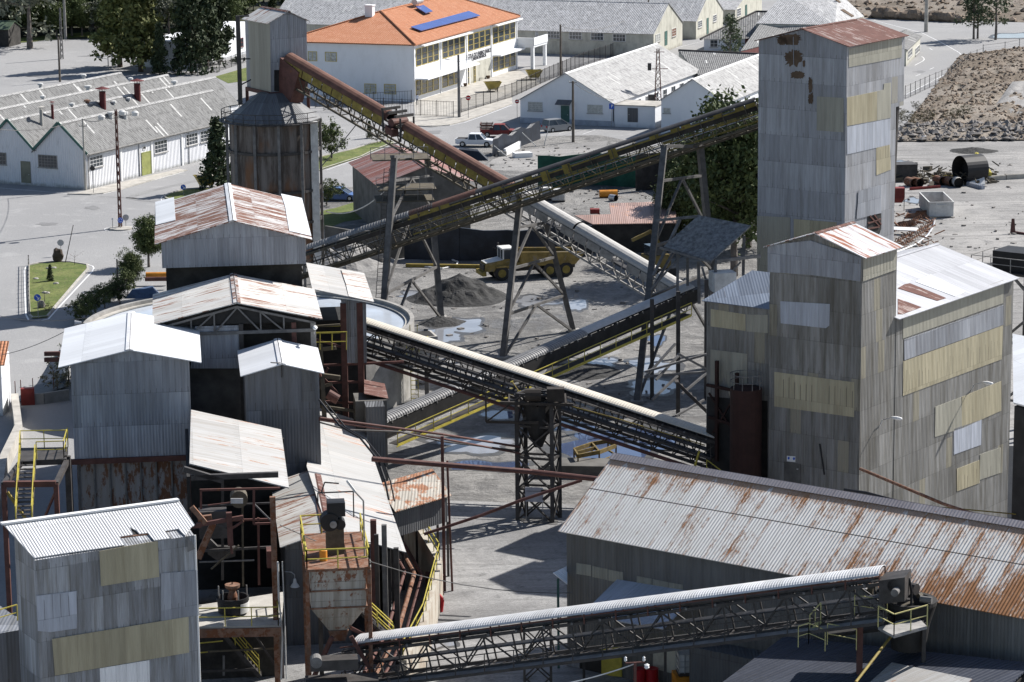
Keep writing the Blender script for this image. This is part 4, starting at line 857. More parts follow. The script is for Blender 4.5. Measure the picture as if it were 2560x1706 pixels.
# --- near left building with torn white roof
c = drop(P(86, 1396, 150)); w1 = along(c+UPZ*8, az(59.9), 492); w2 = along(c+UPZ*8, az(-30.1), 46); ze = zat(c, 1402); e2 = az(-30.1)*w2
zr = zat(c+e2, 1318)
b = MB(); d1_, d2_ = az(59.9), az(-30.1); T = thing('torn_roof_building', 'near corrugated building with torn white roof edge and two large cream wall patches', 'building', c)
b.prism([c, c+e2, c+e2+UPZ*zr, c+UPZ*ze], d1_*w1); b.build('wall', m_wallD, T)
nr = d1_.cross(e2+UPZ*(zr-ze)).normalized(); nr = nr if nr.z > 0 else -nr; p0r = c+UPZ*ze
out = [(20,125),(1340,-62),(1620,-95),(1775,140),(1742,160),(1690,238),(1622,176),(1500,196),(1552,262),(1405,281),(1348,214),(1270,222),(1240,190),(1180,160),(1215,228),(1090,248),(1142,322),(850,362),(565,402),(310,442)]
b = MB(); b.prism([HIT(*t(0,3,*q), p0r+nr*.03, nr) for q in out], nr*.06); b.build('roof', m_roofWN, T)
b = MB(); b.beam(HIT(*t(0,3,10,122), p0r+nr*.12, nr), HIT(*t(0,3,1625,-98), p0r+nr*.12, nr), .35, .1); b.build('ridge_cap', m_white, T)
b = MB(); b.beam(HIT(*t(0,3,1085,258), p0r-nr*.05, nr), HIT(*t(0,3,1352,226), p0r-nr*.05, nr), .16); b.beam(HIT(*t(0,3,1500,205), p0r-nr*.05, nr), HIT(*t(0,3,1615,180), p0r-nr*.05, nr), .14); b.build('purlin', m_rust, T)
b = MB(); b.prism([HIT(*t(0,3,*q), p0r+nr*.0, nr) for q in ((1090,250),(1215,225),(1270,222),(1350,216),(1340,200),(1150,130),(1150,215))], nr*.01); b.build('opening', m_dark, T)
f4 = Face(c, d1_, -d2_)
for px, m, lb in ((((903,372),(1100,335),(1345,292),(1435,283),(1448,605),(918,690)), m_cream, 'upper cream patch under the torn eave'), (((472,1172),(1715,968),(1722,1295),(498,1505)), m_cream, 'long cream patch'),
        (((908,1440),(1360,1365),(1365,1580),(915,1640)), m_whitep, 'white patch at the bottom'), (((330,780),(700,735),(700,1075),(460,1110),(345,1100)), m_lightp, None), (((1465,575),(1800,545),(1812,960),(1750,965),(1465,1010)), m_wallC, None)):
    patch(T, f4, [t(0,3,*q) for q in px], m, label=lb, o=.01 if m is not m_cream else .03)
b = MB(); b.beam(c+d1_*(w1+.05)-d2_*.0, c+d1_*(w1+.05)+UPZ*ze, .09); b.build('corner_trim', m_white, T)
# loose strip hanging
b = MB(); b.prism([f4.hit(*t(0,3,*q))+f4.n*.3 for q in ((1690,250),(1725,270),(1757,340),(1690,368))], f4.n*.03); b.build('loose_sheet', m_steelg, T)
# neighbour low dark building at the lower left corner
T = thing('low_dark_shed', 'dark sheet shed behind the near corrugated building at the left edge', 'shed', drop(P(20,1560,158))); b = MB(); q = drop(P(10,1560,158)); b.obox(q+az(-30.1)*1.5-d1_*4, d1_*5, d2_*3, UPZ*zat(q,1560)); b.build('wall', m_wallE, T)
railing(T, [P(-10,1568,156), P(44,1552,157)], .9, 1.2)
# yellow stair and red portal frame at the left
T = thing('access_stair', 'steel access stair with yellow handrails climbing behind the red portal frame', 'stair', drop(P(70,1300,176)))
zk = P(110,1160,179).z; deck = [Vector(G(50,1152,zk)), Vector(G(166,1148,zk)), Vector(G(170,1118,zk)), Vector(G(52,1120,zk))]
b = MB(); b.prism(deck, -UPZ*.35); b.build('landing', m_steel, T)
railing(T, [deck[0]+dQ*0, deck[3], deck[2]], 1.1, 1.5); railing(T, [Vector(G(92,1148,zk)), Vector(G(160,1146,zk)), Vector(G(170,1112,zk))], 1.1, 1.5)
s0, s1 = Vector(G(50,1155,zk)), P(40,1310,172); so_ = dQ*.95; b = MB()
for o_ in (Vector(), so_): b.beam(s0+o_, s1+o_, .07, .28)
for i in range(16): q = s0.lerp(s1, i/15)+so_/2; b.obox(q, so_/2, dA*.14, UPZ*.05)
b.build('stair', m_steel, T); b = MB()
for o_ in (Vector(), so_):
    for hh_ in (.55, 1.05): b.beam(s0+o_+UPZ*hh_, s1+o_+UPZ*hh_, .06)
    for i in range(5): q = s0.lerp(s1, i/4)+o_; b.beam(q, q+UPZ*1.05, .06)
b.build('stair_rail', m_yel, T)
T = thing('portal_frame', 'red brown steel portal frame with a yellow diagonal in front of the access stair', 'frame', drop(P(75,1300,175)))
pz = P(75,1210,175).z; a0_, a1_ = drop(P(9,1210,175)), drop(P(140,1210,175))
for nm, x, y, w in (('post', a0_, a0_+UPZ*pz, .28), ('post', a1_, a1_+UPZ*pz, .28), ('lintel', a0_+UPZ*pz, a1_+UPZ*pz, .34)): b = MB(); b.beam(x, y, w); b.build(nm, m_steelr, T)
for q, s_ in ((a0_, deck[0]-UPZ*.2), (a1_, deck[1]-UPZ*.2)): b = MB(); b.beam(q+UPZ*(pz-.05), s_, .3); b.build('side_beam', m_steel, T)
b = MB(); b.beam(a0_+UPZ*(pz-.5)+dQ*.2, a1_+UPZ*(pz-3.8)-dQ*.9, .16); b.build('diagonal', m_yeld, T)
b = MB(); b.beam(a1_+UPZ*(pz-.4), a0_+UPZ*(pz-4)+dQ*1.6+dA*1, .12); b.build('brace', m_steelr, T)
b = MB(); q = drop(P(170,1170,181)); b.beam(q, q+UPZ*zk, .35); b.build('post', m_steel, T)
# ================================================================ silo
cs_ = G(695, 725); cs_.z = 0; rs_ = 4.55; zt3 = zat(cs_, 298)
T = thing('storage_silo', 'stained brown and white cylindrical silo ringed by steel columns', 'silo', cs_)
def silomat():
    N = NT('stained silo shell'); u, v = N.uv(); a = N.math('FRACT', N.math('DIVIDE', u, 2*math.pi*4.55))
    st = N.noise(N.vec(N.math('MULTIPLY', u, 1.4), N.math('MULTIPLY', v, .15)), 1, 7, .7); s2 = N.noise(N.vec(N.math('MULTIPLY', u, .35), N.math('MULTIPLY', v, .12), 4), 1, 4)
    c = N.mix(N.ss(st, .38, .66), (.19,.17,.155), (.06,.045,.035)); c = N.mix(N.ss(s2, .48, .62), c, (.17,.09,.05)); c = N.mix(N.math('MULTIPLY', N.ss(st, .58, .74), .7), c, (.42,.40,.38))
    N.bump(st, .4, .1); return N.fin(c, .8)
b = MB(); b.lathe(cs_, [(rs_-.3,3),(rs_-.25,zt3)], 40); b.build('shell', silomat(), T)
b = MB()
for py in (300, 372, 468, 545): z_ = zat(cs_, py); b.lathe(cs_, [(rs_-.2,z_-.12),(rs_-.02,z_-.12),(rs_-.02,z_+.12),(rs_-.2,z_+.12)], 40)
b.build('hoop', m_steel, T)
for i in range(12): a = math.pi*2*(i+.35)/12; q = cs_+Vector((rs_*math.cos(a), rs_*math.sin(a), 0)); b = MB(); b.beam(q, q+UPZ*(zt3+.1), .26); b.build('column', m_steelg if i not in (1,) else m_steelg, T)
b = MB(); a = -.45; q = cs_+Vector(((rs_-.1)*math.cos(a), (rs_-.1)*math.sin(a), 0)); b.obox(q, Vector((.35,.1,0)), Vector((-.1,.35,0)), UPZ*(zt3)); b.build('pale_panel', m_whited, T)
b = MB(); b.lathe(cs_, [(rs_+.15,zt3),(rs_+.15,zt3+.12),(1.4,zt3+2.6),(0,zt3+2.8)], 10); b.build('cone_roof', m_wallK, T)
b = MB()
for i in range(5, 22): 
    a0_, a1_ = 2*math.pi*i/24, 2*math.pi*(i+1)/24; p_, q_ = [cs_+Vector(((rs_+.5)*math.cos(k), (rs_+.5)*math.sin(k), zt3)) for k in (a0_, a1_)]
    b.beam(p_+UPZ*1, q_+UPZ*1, .06); b.beam(p_+UPZ*.5, q_+UPZ*.5, .05); b.beam(p_, p_+UPZ*1, .06); b.beam(p_, q_, .5, .05)
b.build('guard_rail', m_steel, T)
# head house on top of the silo
ch = drop(P(677, 232, 281)); w1 = along(ch+UPZ*20, az(60), 770); w2 = along(ch+UPZ*20, az(-30), 617); zb = zat(ch, 233); ze = zat(ch, 58); zr = zat(ch+az(60)*w1*.5, 30)
HH = house('head_house', 'narrow sheet metal head house perched on the silo with patched gable roof', ch, 60, w1, -30, w2, zb, ze, zr, 2, m_wallA, m_roofR2, cat='tower', oe=.25, og=.2, cap=m_roofRD)
patch(HH['T'], HH['F2'], [t(0,0,2262,170), t(1,0,128,215), t(1,0,138,840), t(0,0,2290,800)], m_cream2, label='paler left face sheets')
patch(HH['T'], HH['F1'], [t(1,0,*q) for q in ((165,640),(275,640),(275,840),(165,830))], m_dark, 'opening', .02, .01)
for k, (dx, dy) in enumerate(((0,0),(w1,0),(0,w2),(w1,w2))):
    q = ch+az(60)*dx+az(-30)*dy; b = MB(); b.beam(q+UPZ*(zt3-.1), q+UPZ*(zb), .3); b.build('leg', m_steelr, HH['T'])
b = MB()
for p_, q_ in (((0,0),(w1,0)), ((0,0),(0,w2)), ((w1,0),(w1,w2))): b.beam(ch+az(60)*p_[0]+az(-30)*p_[1]+UPZ*(zb-.1), ch+az(60)*q_[0]+az(-30)*q_[1]+UPZ*(zb-.1), .35)
b.build('base_beam', m_steelr, HH['T'])
T = thing('hoist_mast', 'dark steel hoist mast standing left of the head house', 'mast', drop(P(600,265,283))); q = drop(P(601,262,283)); b = MB(); b.beam(q+UPZ*zat(q,262), q+UPZ*zat(q,40), .4); b.build('post', m_steel, T)
b = MB(); b.beam(q+UPZ*zat(q,41), q+UPZ*zat(q,41)+dQ*1.1, .15); b.beam(q+UPZ*zat(q,148), q+UPZ*zat(q,148)+dQ*1.1, .12); b.beam(q+UPZ*zat(q,214), q+UPZ*zat(q,200)+dQ*1.1, .12); b.build('arm', m_steel, T)
# ================================================================ round settling tank
ctk = drop(P(622, 802, 241)); ctk = G(622, 802, 6.0); ctk.z = 0; RT = 13.75
T = thing('settling_tank', 'large round concrete settling tank full of pale grey water', 'tank', ctk)
b = MB(); b.lathe(ctk, [(RT,0),(RT,6.0),(RT-.35,6.0),(RT-.35,4.5)], 96); b.build('tank_wall', m_grey, T, smooth=False)
b = MB(); b.lathe(ctk, [(RT-.34,5.55),(0,5.56)], 64); b.build('water', m_milk, T)
b = MB(); b.lathe(ctk, [(RT-.35,5.7),(RT-.75,5.7),(RT-.75,5.6)], 96); b.build('launder', m_conc, T)
q = P(1045, 800, 236); q = Vector((q.x,q.y,0)); b = MB(); b.obox(q+UPZ*3.3, Vector((1.3,.3,0)), Vector((-.3,1.2,0)), UPZ*2.5); b.build('overflow_box', m_conc, T)
b = MB(); b.obox(q+UPZ*5.81, Vector((1.1,.25,0)), Vector((-.25,1.0,0)), UPZ*.02); b.build('overflow_opening', m_dark, T)
railing(T, [q+Vector((-.9,-1.6,4.0)), q+Vector((.6,-1.5,4.1)), q+Vector((.8,-.9,4.1))], 1.7, .6)
fl = P(1035, 905, 231); b = MB(); lx, ly = G(1028,1003), G(1046,1003); 
for z_ in range(0, 15): b.beam(lx+UPZ*(z_*.38+.2), ly+UPZ*(z_*.38+.2), .05)
b.beam(lx, lx+UPZ*6.4, .06); b.beam(ly, ly+UPZ*6.4, .06); b.build('ladder', m_yel, T)
for z_ in (0,): b = MB(); b.beam(ly+Vector((.7,.4,0)), ly+Vector((.7,.4,6)), .35); b.build('column', m_steelg, T)
# ================================================================ school
c = G(1035, 255); a1, a2 = 20.8, -70.5; ze = zat(c, 112); cz = Vector((c.x, c.y, ze)); w1 = along(cz, az(a1), 1291); w2 = along(cz, az(a2), 716)
T = SC = thing('school', 'white two storey school with terracotta hipped roof and yellow framed windows', 'school', c)
D1, D2 = az(a1), az(a2); b = MB(); b.box8([c, c+D1*w1, c+D1*w1+D2*w2, c+D2*w2]+[p+UPZ*ze for p in (c, c+D1*w1, c+D1*w1+D2*w2, c+D2*w2)]); b.build('wall', m_plW, T)
zr = ze+3.4; ins = w2*.5; o = .5; b = MB(); m1 = c+D2*w2/2
e_ = [c-D1*o-D2*o, c+D1*(w1+o)-D2*o, c+D1*(w1+o)+D2*(w2+o), c-D1*o+D2*(w2+o)]; e_ = [p+UPZ*(ze+.05) for p in e_]
# hip apex from pixel (952,30)
best = min((abs(PX(m1+D1*s+UPZ*z)[0]-952)+abs(PX(m1+D1*s+UPZ*z)[1]-31), s, z) for s in [k*.5 for k in range(4, 40)] for z in [ze+k*.25 for k in range(2, 28)])
ins, zr = best[1], best[2]
r0, r1 = m1+D1*ins+UPZ*zr, m1+D1*(w1-ins*.3)+UPZ*zr
b.add(e_+[r0, r1]+[p-UPZ*.18 for p in e_], [(0,1,5,4),(1,2,5),(2,3,4,5),(3,0,4),(6,7,1,0),(7,8,2,1),(8,9,3,2),(9,6,0,3),(9,8,7,6)]); b.build('roof', m_tile, T)
rcap = MB()
for p_, q_ in ((r0,r1),(e_[0],r0),(e_[3],r0),(e_[1],r1)): rcap.tube(p_+UPZ*.05, q_+UPZ*.05, .14, 6)
rcap.build('ridge_tiles', m_tile, T)
f = Face(c, D1, -D2); fe = Face(c, D2, -D1)
def gt(b, f, a0, a1_, z0, z1, o0, o1): f.block(b, a0, a1_, z0, z1, o0, o1)
zu1, zu0 = f.az(*t(1,0,1475,447))[1], f.az(*t(1,0,1480,598))[1]; zl1, zl0 = f.az(*t(1,0,1475,735))[1], f.az(*t(1,0,1480,868))[1]
def wgroup(x0, x1, n, z0, z1, yy):
    A0, A1 = f.az(*t(1,0,x0,yy))[0], f.az(*t(1,0,x1,yy))[0]; w = (A1-A0)/n
    for i in range(n): window_m(T, f, A0+w*i+.22, A0+w*(i+1)-.22, z0, z1, 1, 3, m_yframe, m_glass, sill=False)
for x0, x1, y in ((1452,1655,520),(1682,1880,480),(1902,2098,420),(2115,2312,330)): wgroup(x0, x1, 4, zu0, zu1, y)
for x0, x1, n, y in ((1452,1655,4,800),(1682,1835,3,760),(2118,2315,4,600)): wgroup(x0, x1, n, zl0, zl1, y)
b = MB()   # canopies and pilasters
def canopy(x0, x1, y, z, out, th, nm='canopy'):
    b = MB(); A0, A1 = f.az(*t(1,0,x0,y))[0], f.az(*t(1,0,x1,y))[0]; f.block(b, A0, A1, z, z+th, 0, out); return b.build(nm, m_plW, T)
canopy(1475, 1900, 420, zu1+.35, 1.0, .18); canopy(2110, 2330, 260, zu1+.35, 1.0, .18); canopy(1445, 1900, 650, zl1+.25, 2.1, .22); canopy(2118, 2330, 520, zl1+.25, 1.4, .22)
for x, y in ((1440,600),(1668,560),(1892,450),(2105,400),(2322,300)): a_ = f.az(*t(1,0,x,y))[0]; b = MB(); f.block(b, a_-.12, a_+.12, 0, ze, 0, .12); b.build('pilaster', m_plW, T)
A0, A1 = f.az(*t(1,0,1925,640))[0], f.az(*t(1,0,2100,600))[0]; b = MB(); f.block(b, A0, A1, .02, zl1+.2, -.0, .015); b.build('porch_recess', m_plO, T)
for x in (1905, 1960): a_ = f.az(*t(1,0,x,680))[0]; window_m(T, f, a_-.25, a_+.35, .1, zl1, 1, 3, m_yframe, m_glass, sill=False, o=.02)
for (x0,y0,x1,y1) in ((488,472,562,552),(642,478,740,556)): window(T, fe, *t(1,0,x0,y0), *t(1,0,x1,y1), 2, 1, m_yframe, m_glassm, sill=False)
for (x0,y0,x1,y1) in ((998,768,1096,848),(1175,772,1274,855)): window(T, fe, *t(1,0,x0,y0), *t(1,0,x1,y1), 2, 3, m_yframe, m_glassm, sill=False)
def text_on(f, s, px, py, size, m, parent, name='lettering', o=.03, bold=False):
    a_, z_ = f.az(px, py); cu = bpy.data.curves.new(name, 'FONT'); cu.body = s; cu.size = size; cu.extrude = .01; cu.align_x = 'CENTER'; cu.align_y = 'CENTER'
    if bold: cu.offset = size*.03
    tmp = bpy.data.objects.new(name, cu); COL.objects.link(tmp); dg = bpy.context.evaluated_depsgraph_get(); me = bpy.data.meshes.new_from_object(tmp.evaluated_get(dg))
    bpy.data.objects.remove(tmp); p = f.pt(a_, z_, o); M = Matrix((f.t, UPZ, f.t.cross(UPZ))).transposed().to_4x4(); M.translation = p-(ORG[parent.name] if parent else Vector())
    me.transform(M); me.materials.clear(); me.materials.append(m); ob = bpy.data.objects.new(name, me); COL.objects.link(ob); ob.parent = parent; ORG[ob.name] = ORG[parent.name] if parent else Vector(); return ob
m_letter = plain('dark lettering', (.06,.06,.07), .6)
text_on(f, 'ESCOLA DO ENSINO BÁSICO', *t(1,0,2000,488), .85, m_letter, T, bold=True); text_on(f, 'E JARDIM INFÂNCIA', *t(1,0,2000,522), .7, m_letter, T, bold=True)
# roof plane for solar gear
rn_ = D1.cross(r0-e_[0]).normalized(); rn_ = rn_ if rn_.z > 0 else -rn_
b = MB(); b.prism([HIT(*t(1,0,*q), e_[0], rn_)+rn_*.25 for q in ((1405,265),(1500,300),(2038,160),(1935,120))], rn_*.1); so1 = b.build('solar_array', m_solar, org=HIT(*t(1,0,1700,210), e_[0], rn_)); tag(so1, 'long row of blue solar panels lying on the terracotta roof', 'solar panel')
q = HIT(*t(1,0,1510,105), e_[0], rn_); T2 = thing('solar_water_heater', 'small solar water heater with shiny drum near the ridge of the tiled roof', 'solar heater', q); b = MB()
b.prism([HIT(*t(1,0,*k), e_[0], rn_)+rn_*.35 for k in ((1450,88),(1540,145),(1604,128),(1520,72))], rn_*.12); b.build('collector', m_solar, T2); b = MB(); k = HIT(*t(1,0,1430,70), e_[0], rn_)+rn_*.9; b.tube(k, k+D1*2.6, .48, 14); b.build('drum', m_ms, T2)
b = MB(); b.beam(k+D1*.4-rn_*.9, k+D1*.4, .08); b.beam(k+D1*2-rn_*.9, k+D1*2, .08); b.build('stand', m_ms, T2)
b = MB(); q = c+D2*(w2*.55)+D1*ins*.85; b.obox(q+UPZ*(zr-1.2), D1*.5, D2*.6, UPZ*2.2); b.obox(q+UPZ*(zr+1), D1*.6, D2*.7, UPZ*.15); b.build('chimney', m_plW, T)
# terrace wing
ft_ = Face(c+D1*w1, -D2, D1); k = c+D1*(w1+.1)-D2*0; b = MB(); zt4 = zl1+.5; wx = along(Vector((k.x,k.y,zt4)), az(a2+180), 1334); b.obox(k+D1*3.2-D2*(wx/2)+UPZ*zt4, D1*3.2, D2*(wx/2), UPZ*.35); b.build('balcony', m_plW, T)
b = MB(); b.obox(k+D1*.1-D2*(wx/2)+UPZ*(zt4+.36), D1*.1, D2*(wx/2), UPZ*1.2); b.obox(k+D1*3.2-D2*wx+UPZ*(zt4+.36), D1*3.2, D2*.1, UPZ*1.2); b.build('parapet', m_plW, T)
for p_ in (k-D2*(wx-.3)+D1*.3, k-D2*(wx-.3)+D1*6): b = MB(); b.obox(p_, D1*.25, D2*.25, UPZ*zt4); b.build('pillar', m_plW, T)
# ================================================================ near white workshop with grey roof
def gable(name, label, px, py, a1, x1, a2, lenpx, eave_py, apex_py, apex_px, ridge, wm, rm, cat='building', oe=.4, og=.25, ln=None, cap=None, group=None):
    c = G(px, py); d1, d2 = az(a1), az(a2); ze = zat(c, eave_py); w1 = along(Vector((c.x,c.y,ze)), d1, x1) ; w2 = ln if ln else along(Vector((c.x,c.y,ze)), d2, lenpx)
    mid = c+(d1*w1/2 if ridge == 2 else d2*w2/2); zr = zat(mid, apex_py)
    return house(name, label, c, a1, w1, a2, w2, 0, ze, zr, ridge, wm, rm, oe, og, cap, cat, group=group)
# workshop: near corner is front-right (1535,318); gable runs left (az -68.5), ridge runs az 21.5
W = gable('workshop', 'white gabled workshop with grey roof beside the parked grey car', 1531, 317, -68.5, 1300.6, 21.5, 1748, 258, 184, 1414, 2, m_plW2, m_asbL, cap=m_white, oe=.3, og=.3)
T = W['T']; fw_ = W['F1']; fw_ = Face(W['c'], W['d1'], -W['d2'])
for q in ((150,935,275,1008),(692,962,823,1030)): window(T, fw_, *t(2,0,q[0],q[1]), *t(2,0,q[2],q[3]), 4, 4, m_whited, m_glassm)
door(T, fw_, *t(2,0,452,970), *t(2,0,518,1115), m_green)
a_, z_ = fw_.az(*t(2,0,465,925)); b = MB(); p0_ = [fw_.pt(fw_.az(*t(2,0,x,y))[0], fw_.az(*t(2,0,x,y))[1], 0) for x, y in ((415,912),(550,918))]
slab(b, [p0_[0], p0_[1], p0_[1]+fw_.n*1.1-UPZ*.55, p0_[0]+fw_.n*1.1-UPZ*.55], .06, 0); b.build('porch_roof', m_wallK, T)
b = MB(); fw_.block(b, fw_.az(*t(2,0,930,1100))[0], fw_.az(*t(2,0,75,1085))[0], 0.02, .75, 0, .02); b.build('plinth', plain('blue grey plinth paint', (.36,.39,.44), .8, .2), T)
fr_ = Face(W['c'], W['d2'], -W['d1'])
for i in range(9):
    L_ = along(W['c']+UPZ*2, W['d2'], 1748); a = 2.5+i*(L_-4)/9
    window_m(T, fr_, a, a+1.6, 1.0, 2.4, 2, 2, m_white, m_glass)
nW = W['d2'].cross(W['d1']*1+UPZ*0); 
# flat roofed annex
c = G(1535, 317); q2 = G(1640, 330); b = MB(); T = thing('flat_roof_annex', 'flat roofed grey annex with a dark door right of the white workshop', 'building', c); dd = az(-68.5+180); wv = along(c+UPZ*2, dd, 1637); za = zat(c, 264)
b.obox(c+dd*wv/2+az(21.5)*2.5+dd*.05, dd*wv/2, az(21.5)*2.5, UPZ*za); b.build('wall', m_plW2, T); b = MB(); b.obox(c+dd*wv/2+az(21.5)*2.5+UPZ*(za+.004)+dd*.05, dd*(wv/2+.1), az(21.5)*2.65, UPZ*.15); b.build('roof', m_conc, T)
fa_ = Face(c, dd, -az(21.5)); door(T, fa_, *t(2,0,1060,992), *t(2,0,1143,1115), m_wallK)
# second workshop behind the leg towers
W2 = gable('workshop', 'white gabled workshop partly hidden behind the long yellow conveyor', 1812, 345, -68.5, 1653, 21.5, 2100, 256, 199, 1757, 2, m_plW2, m_asbL, cap=m_white, oe=.3, og=.3, ln=40)
fw2 = Face(W2['c'], W2['d1'], -W2['d2']); window(W2['T'], fw2, *t(2,0,1385,990), *t(2,0,1440,1030), 2, 2, m_whited, m_glassm)
T = thing('link_roof', 'striped grey fibre roof spanning between the two white workshops', 'roof', G(1757,200)); b = MB()
zz = 4.5; q = [G(*t(2,0,1700,690), 3.0), G(*t(2,0,2500,700), 3.0), G(*t(2,0,2500,515), 4.6), G(*t(2,0,1520,468), 4.6)]; slab(b, q, .1, 0); b.build('sheeting', m_asb, T)
b = MB(); b.beam(q[3]+UPZ*.12, q[2]+UPZ*.12, .35); b.build('ridge_cap', m_steel, T)
b = MB(); b.box8([drop(x) for x in q]+[x-UPZ*.12 for x in q]); b.build('wall', m_plO, T)
# ================================================================ long warehouses at the top
def ware(label, gx, gy, x1, y_e, apx, lenpx, m=m_asbW, h=None, group='old warehouses side by side', ln=70):
    c = G(gx, gy); ze = zat(c, y_e); d1, d2 = az(18), az(-69); w1 = along(Vector((c.x,c.y,ze)), d1, x1); zr = zat(c+d1*w1/2, apx)
    return house('warehouse', label, c, 18, w1, -69, ln, 0, ze, zr, 2, m_plO, m, .25, .15, m, 'warehouse', group=group)
H1 = ware('long pale roofed warehouse with stained gable and five wall windows', 1634, 143, 1706, 85, 9, 1320)
fH = Face(H1['c'], H1['d1'], -H1['d2']); fHl = Face(H1['c'], H1['d2'], -H1['d1']); T = H1['T']
window(T, fH, *t(2,0,1313,315), *t(2,0,1358,380), 2, 3, m_whited, m_glassm); window(T, fH, *t(2,0,1490,262), *t(2,0,1533,330), 2, 3, m_whited, m_rust); door(T, fH, *t(2,0,1412,290), *t(2,0,1436,415), m_green)
for x0, x1, y0 in ((307,416,290),(510,620,298),(712,823,306),(917,1028,316),(195,215,285)): window(T, fHl, *t(2,0,x0,y0), *t(2,0,x1,y0+62), 4, 2, m_white, m_glass)
b = MB(); fHl.block(b, 0, 60, 0, 2.2, 0, .03); b.build('dado', m_plO, T)
H2 = ware('second pale warehouse with a green door in its mossy gable', 1740, 99, 1808, 53, -25, 0)
fH = Face(H2['c'], H2['d1'], -H2['d2']); window(H2['T'], fH, *t(2,0,1700,192), *t(2,0,1740,248), 2, 3, m_white, m_glass); window(H2['T'], fH, *t(2,0,1865,140), *t(2,0,1900,195), 2, 3, m_white, m_glass); door(H2['T'], fH, *t(2,0,1795,170), *t(2,0,1812,310), m_green)
H3 = ware('third small warehouse gable beyond the pine', 1838, 62, 1905, 25, -25, 0, ln=30)
fH = Face(H3['c'], H3['d1'], -H3['d2']); window(H3['T'], fH, *t(2,0,2055,80), *t(2,0,2093,145), 2, 3, m_white, m_glass); door(H3['T'], fH, *t(2,0,2145,50), *t(2,0,2162,150), m_green)
# building with red wall and hipped corrugated roof
c = G(*t(2,0,1750,475)); d1, d2 = az(88), az(18); T = thing('red_wall_building', 'low building with dark ridged hip roof and red painted wall behind the pine', 'building', c)
w1 = along(c+UPZ*3, d1, 2075); ze = zat(c, t(2,0,1735,358)[1]); b = MB(); w2 = 17
b.box8([c, c+d1*w1, c+d1*w1+d2*w2, c+d2*w2]+[p+UPZ*ze for p in (c, c+d1*w1, c+d1*w1+d2*w2, c+d2*w2)]); b.build('wall', m_plW2, T)
e_ = [p+UPZ*(ze+.03) for p in (c-d1*.5-d2*.5, c+d1*(w1+.5)-d2*.5, c+d1*(w1+.5)+d2*(w2+.5), c-d1*.5+d2*(w2+.5))]; ap = P(*t(2,0,2230,108), PX(c+d2*w2/2)[2]+3); r1_ = c+d1*w1+d2*w2/2; r1_.z = ap.z
b = MB(); b.add(e_+[ap, r1_], [(0,1,5,4),(1,2,5),(2,3,4,5),(3,0,4)]); b.build('roof', m_asb, T)
b = MB(); b.beam(e_[0], ap+UPZ*.05, .3); b.beam(ap+UPZ*.05, r1_+UPZ*.05, .3); b.build('ridge_cap', m_steel, T)
fR = Face(c, d1, -d2); b = MB(); A0 = fR.az(*t(2,0,2140,430))[0]; fR.block(b, A0, w1, .02, ze, 0, .03); b.build('red_panel', m_plR, T)
window(T, fR, *t(2,0,1812,372), *t(2,0,1878,432), 2, 2, m_white, m_glass)
# big pale roof at top right behind the tall tower
T = thing('broad_roof_hall', 'broad hall with pale grey roof and brown skylights behind the tall tower', 'hall', G(2100, 45)); z1, z0 = 7.5, 4.5
q = [G(*t(3,0,-100,205), z0), G(*t(3,0,600,228), z0), G(*t(3,0,875,140), z0), G(*t(3,0,690,-10), z1), G(*t(3,0,200,-40), z1)]; b = MB(); b.prism(q, UPZ*.12); 
q = [G(*t(3,0,-110,215), z0), G(*t(3,0,610,230), z0), G(*t(3,0,878,150), z0), G(*t(3,0,640,-70), z1+1), G(*t(3,0,150,-60), z1+1)]
b = MB(); b.poly(q); b.build('roof', m_asbW, T)
b = MB(); b.box8([drop(x) for x in (q[0],q[1],q[2],q[3])]+[x-UPZ*.1 for x in (q[0],q[1],q[2],q[3])]); b.build('wall', m_plO, T)
for px in (((660,95),(690,90),(785,150),(765,160)), ((610,0),(635,0),(665,25),(650,30))): b = MB(); b.prism([HIT(*t(3,0,*k), q[1], (q[2]-q[1]).cross(q[3]-q[1]).normalized()) for k in px], UPZ*.12); b.build('skylight', m_patina, T)
T = thing('striped_roof_shed', 'low shed with dark striped corrugated roof just left of the tall tower top', 'shed', G(1940, 100)); q = [G(*t(3,0,-250,470), 3), G(*t(3,0,300,330), 3), G(*t(3,0,620,235), 4.4), G(*t(3,0,-60,208), 4.4)]
b = MB(); slab(b, q, .1, 0); b.build('roof', m_asb, T); b = MB(); b.box8([drop(x) for x in q]+[x-UPZ*.1 for x in q]); b.build('wall', m_plR, T)
# small stone house by the road
c = G(*t(3,0,1258,608)); d1, d2 = az(14), az(-76); T_ = house('roadside_house', 'small stone house with two dark windows on the road bend', c, 14, along(c+UPZ*2, d1, t(3,0,1388,500)[0]), -76, 5, 0, zat(c, t(3,0,1258,455)[1]), zat(c, t(3,0,1258,455)[1])+.9, 1, m_plO, m_asb, .3, .2, None, 'house')
fq = Face(c, d1, -d2); window(T_['T'], fq, *t(3,0,1275,455), *t(3,0,1312,515), 2, 2, m_whited, m_glass); window(T_['T'], fq, *t(3,0,1342,430), *t(3,0,1378,485), 2, 2, m_whited, m_glass)
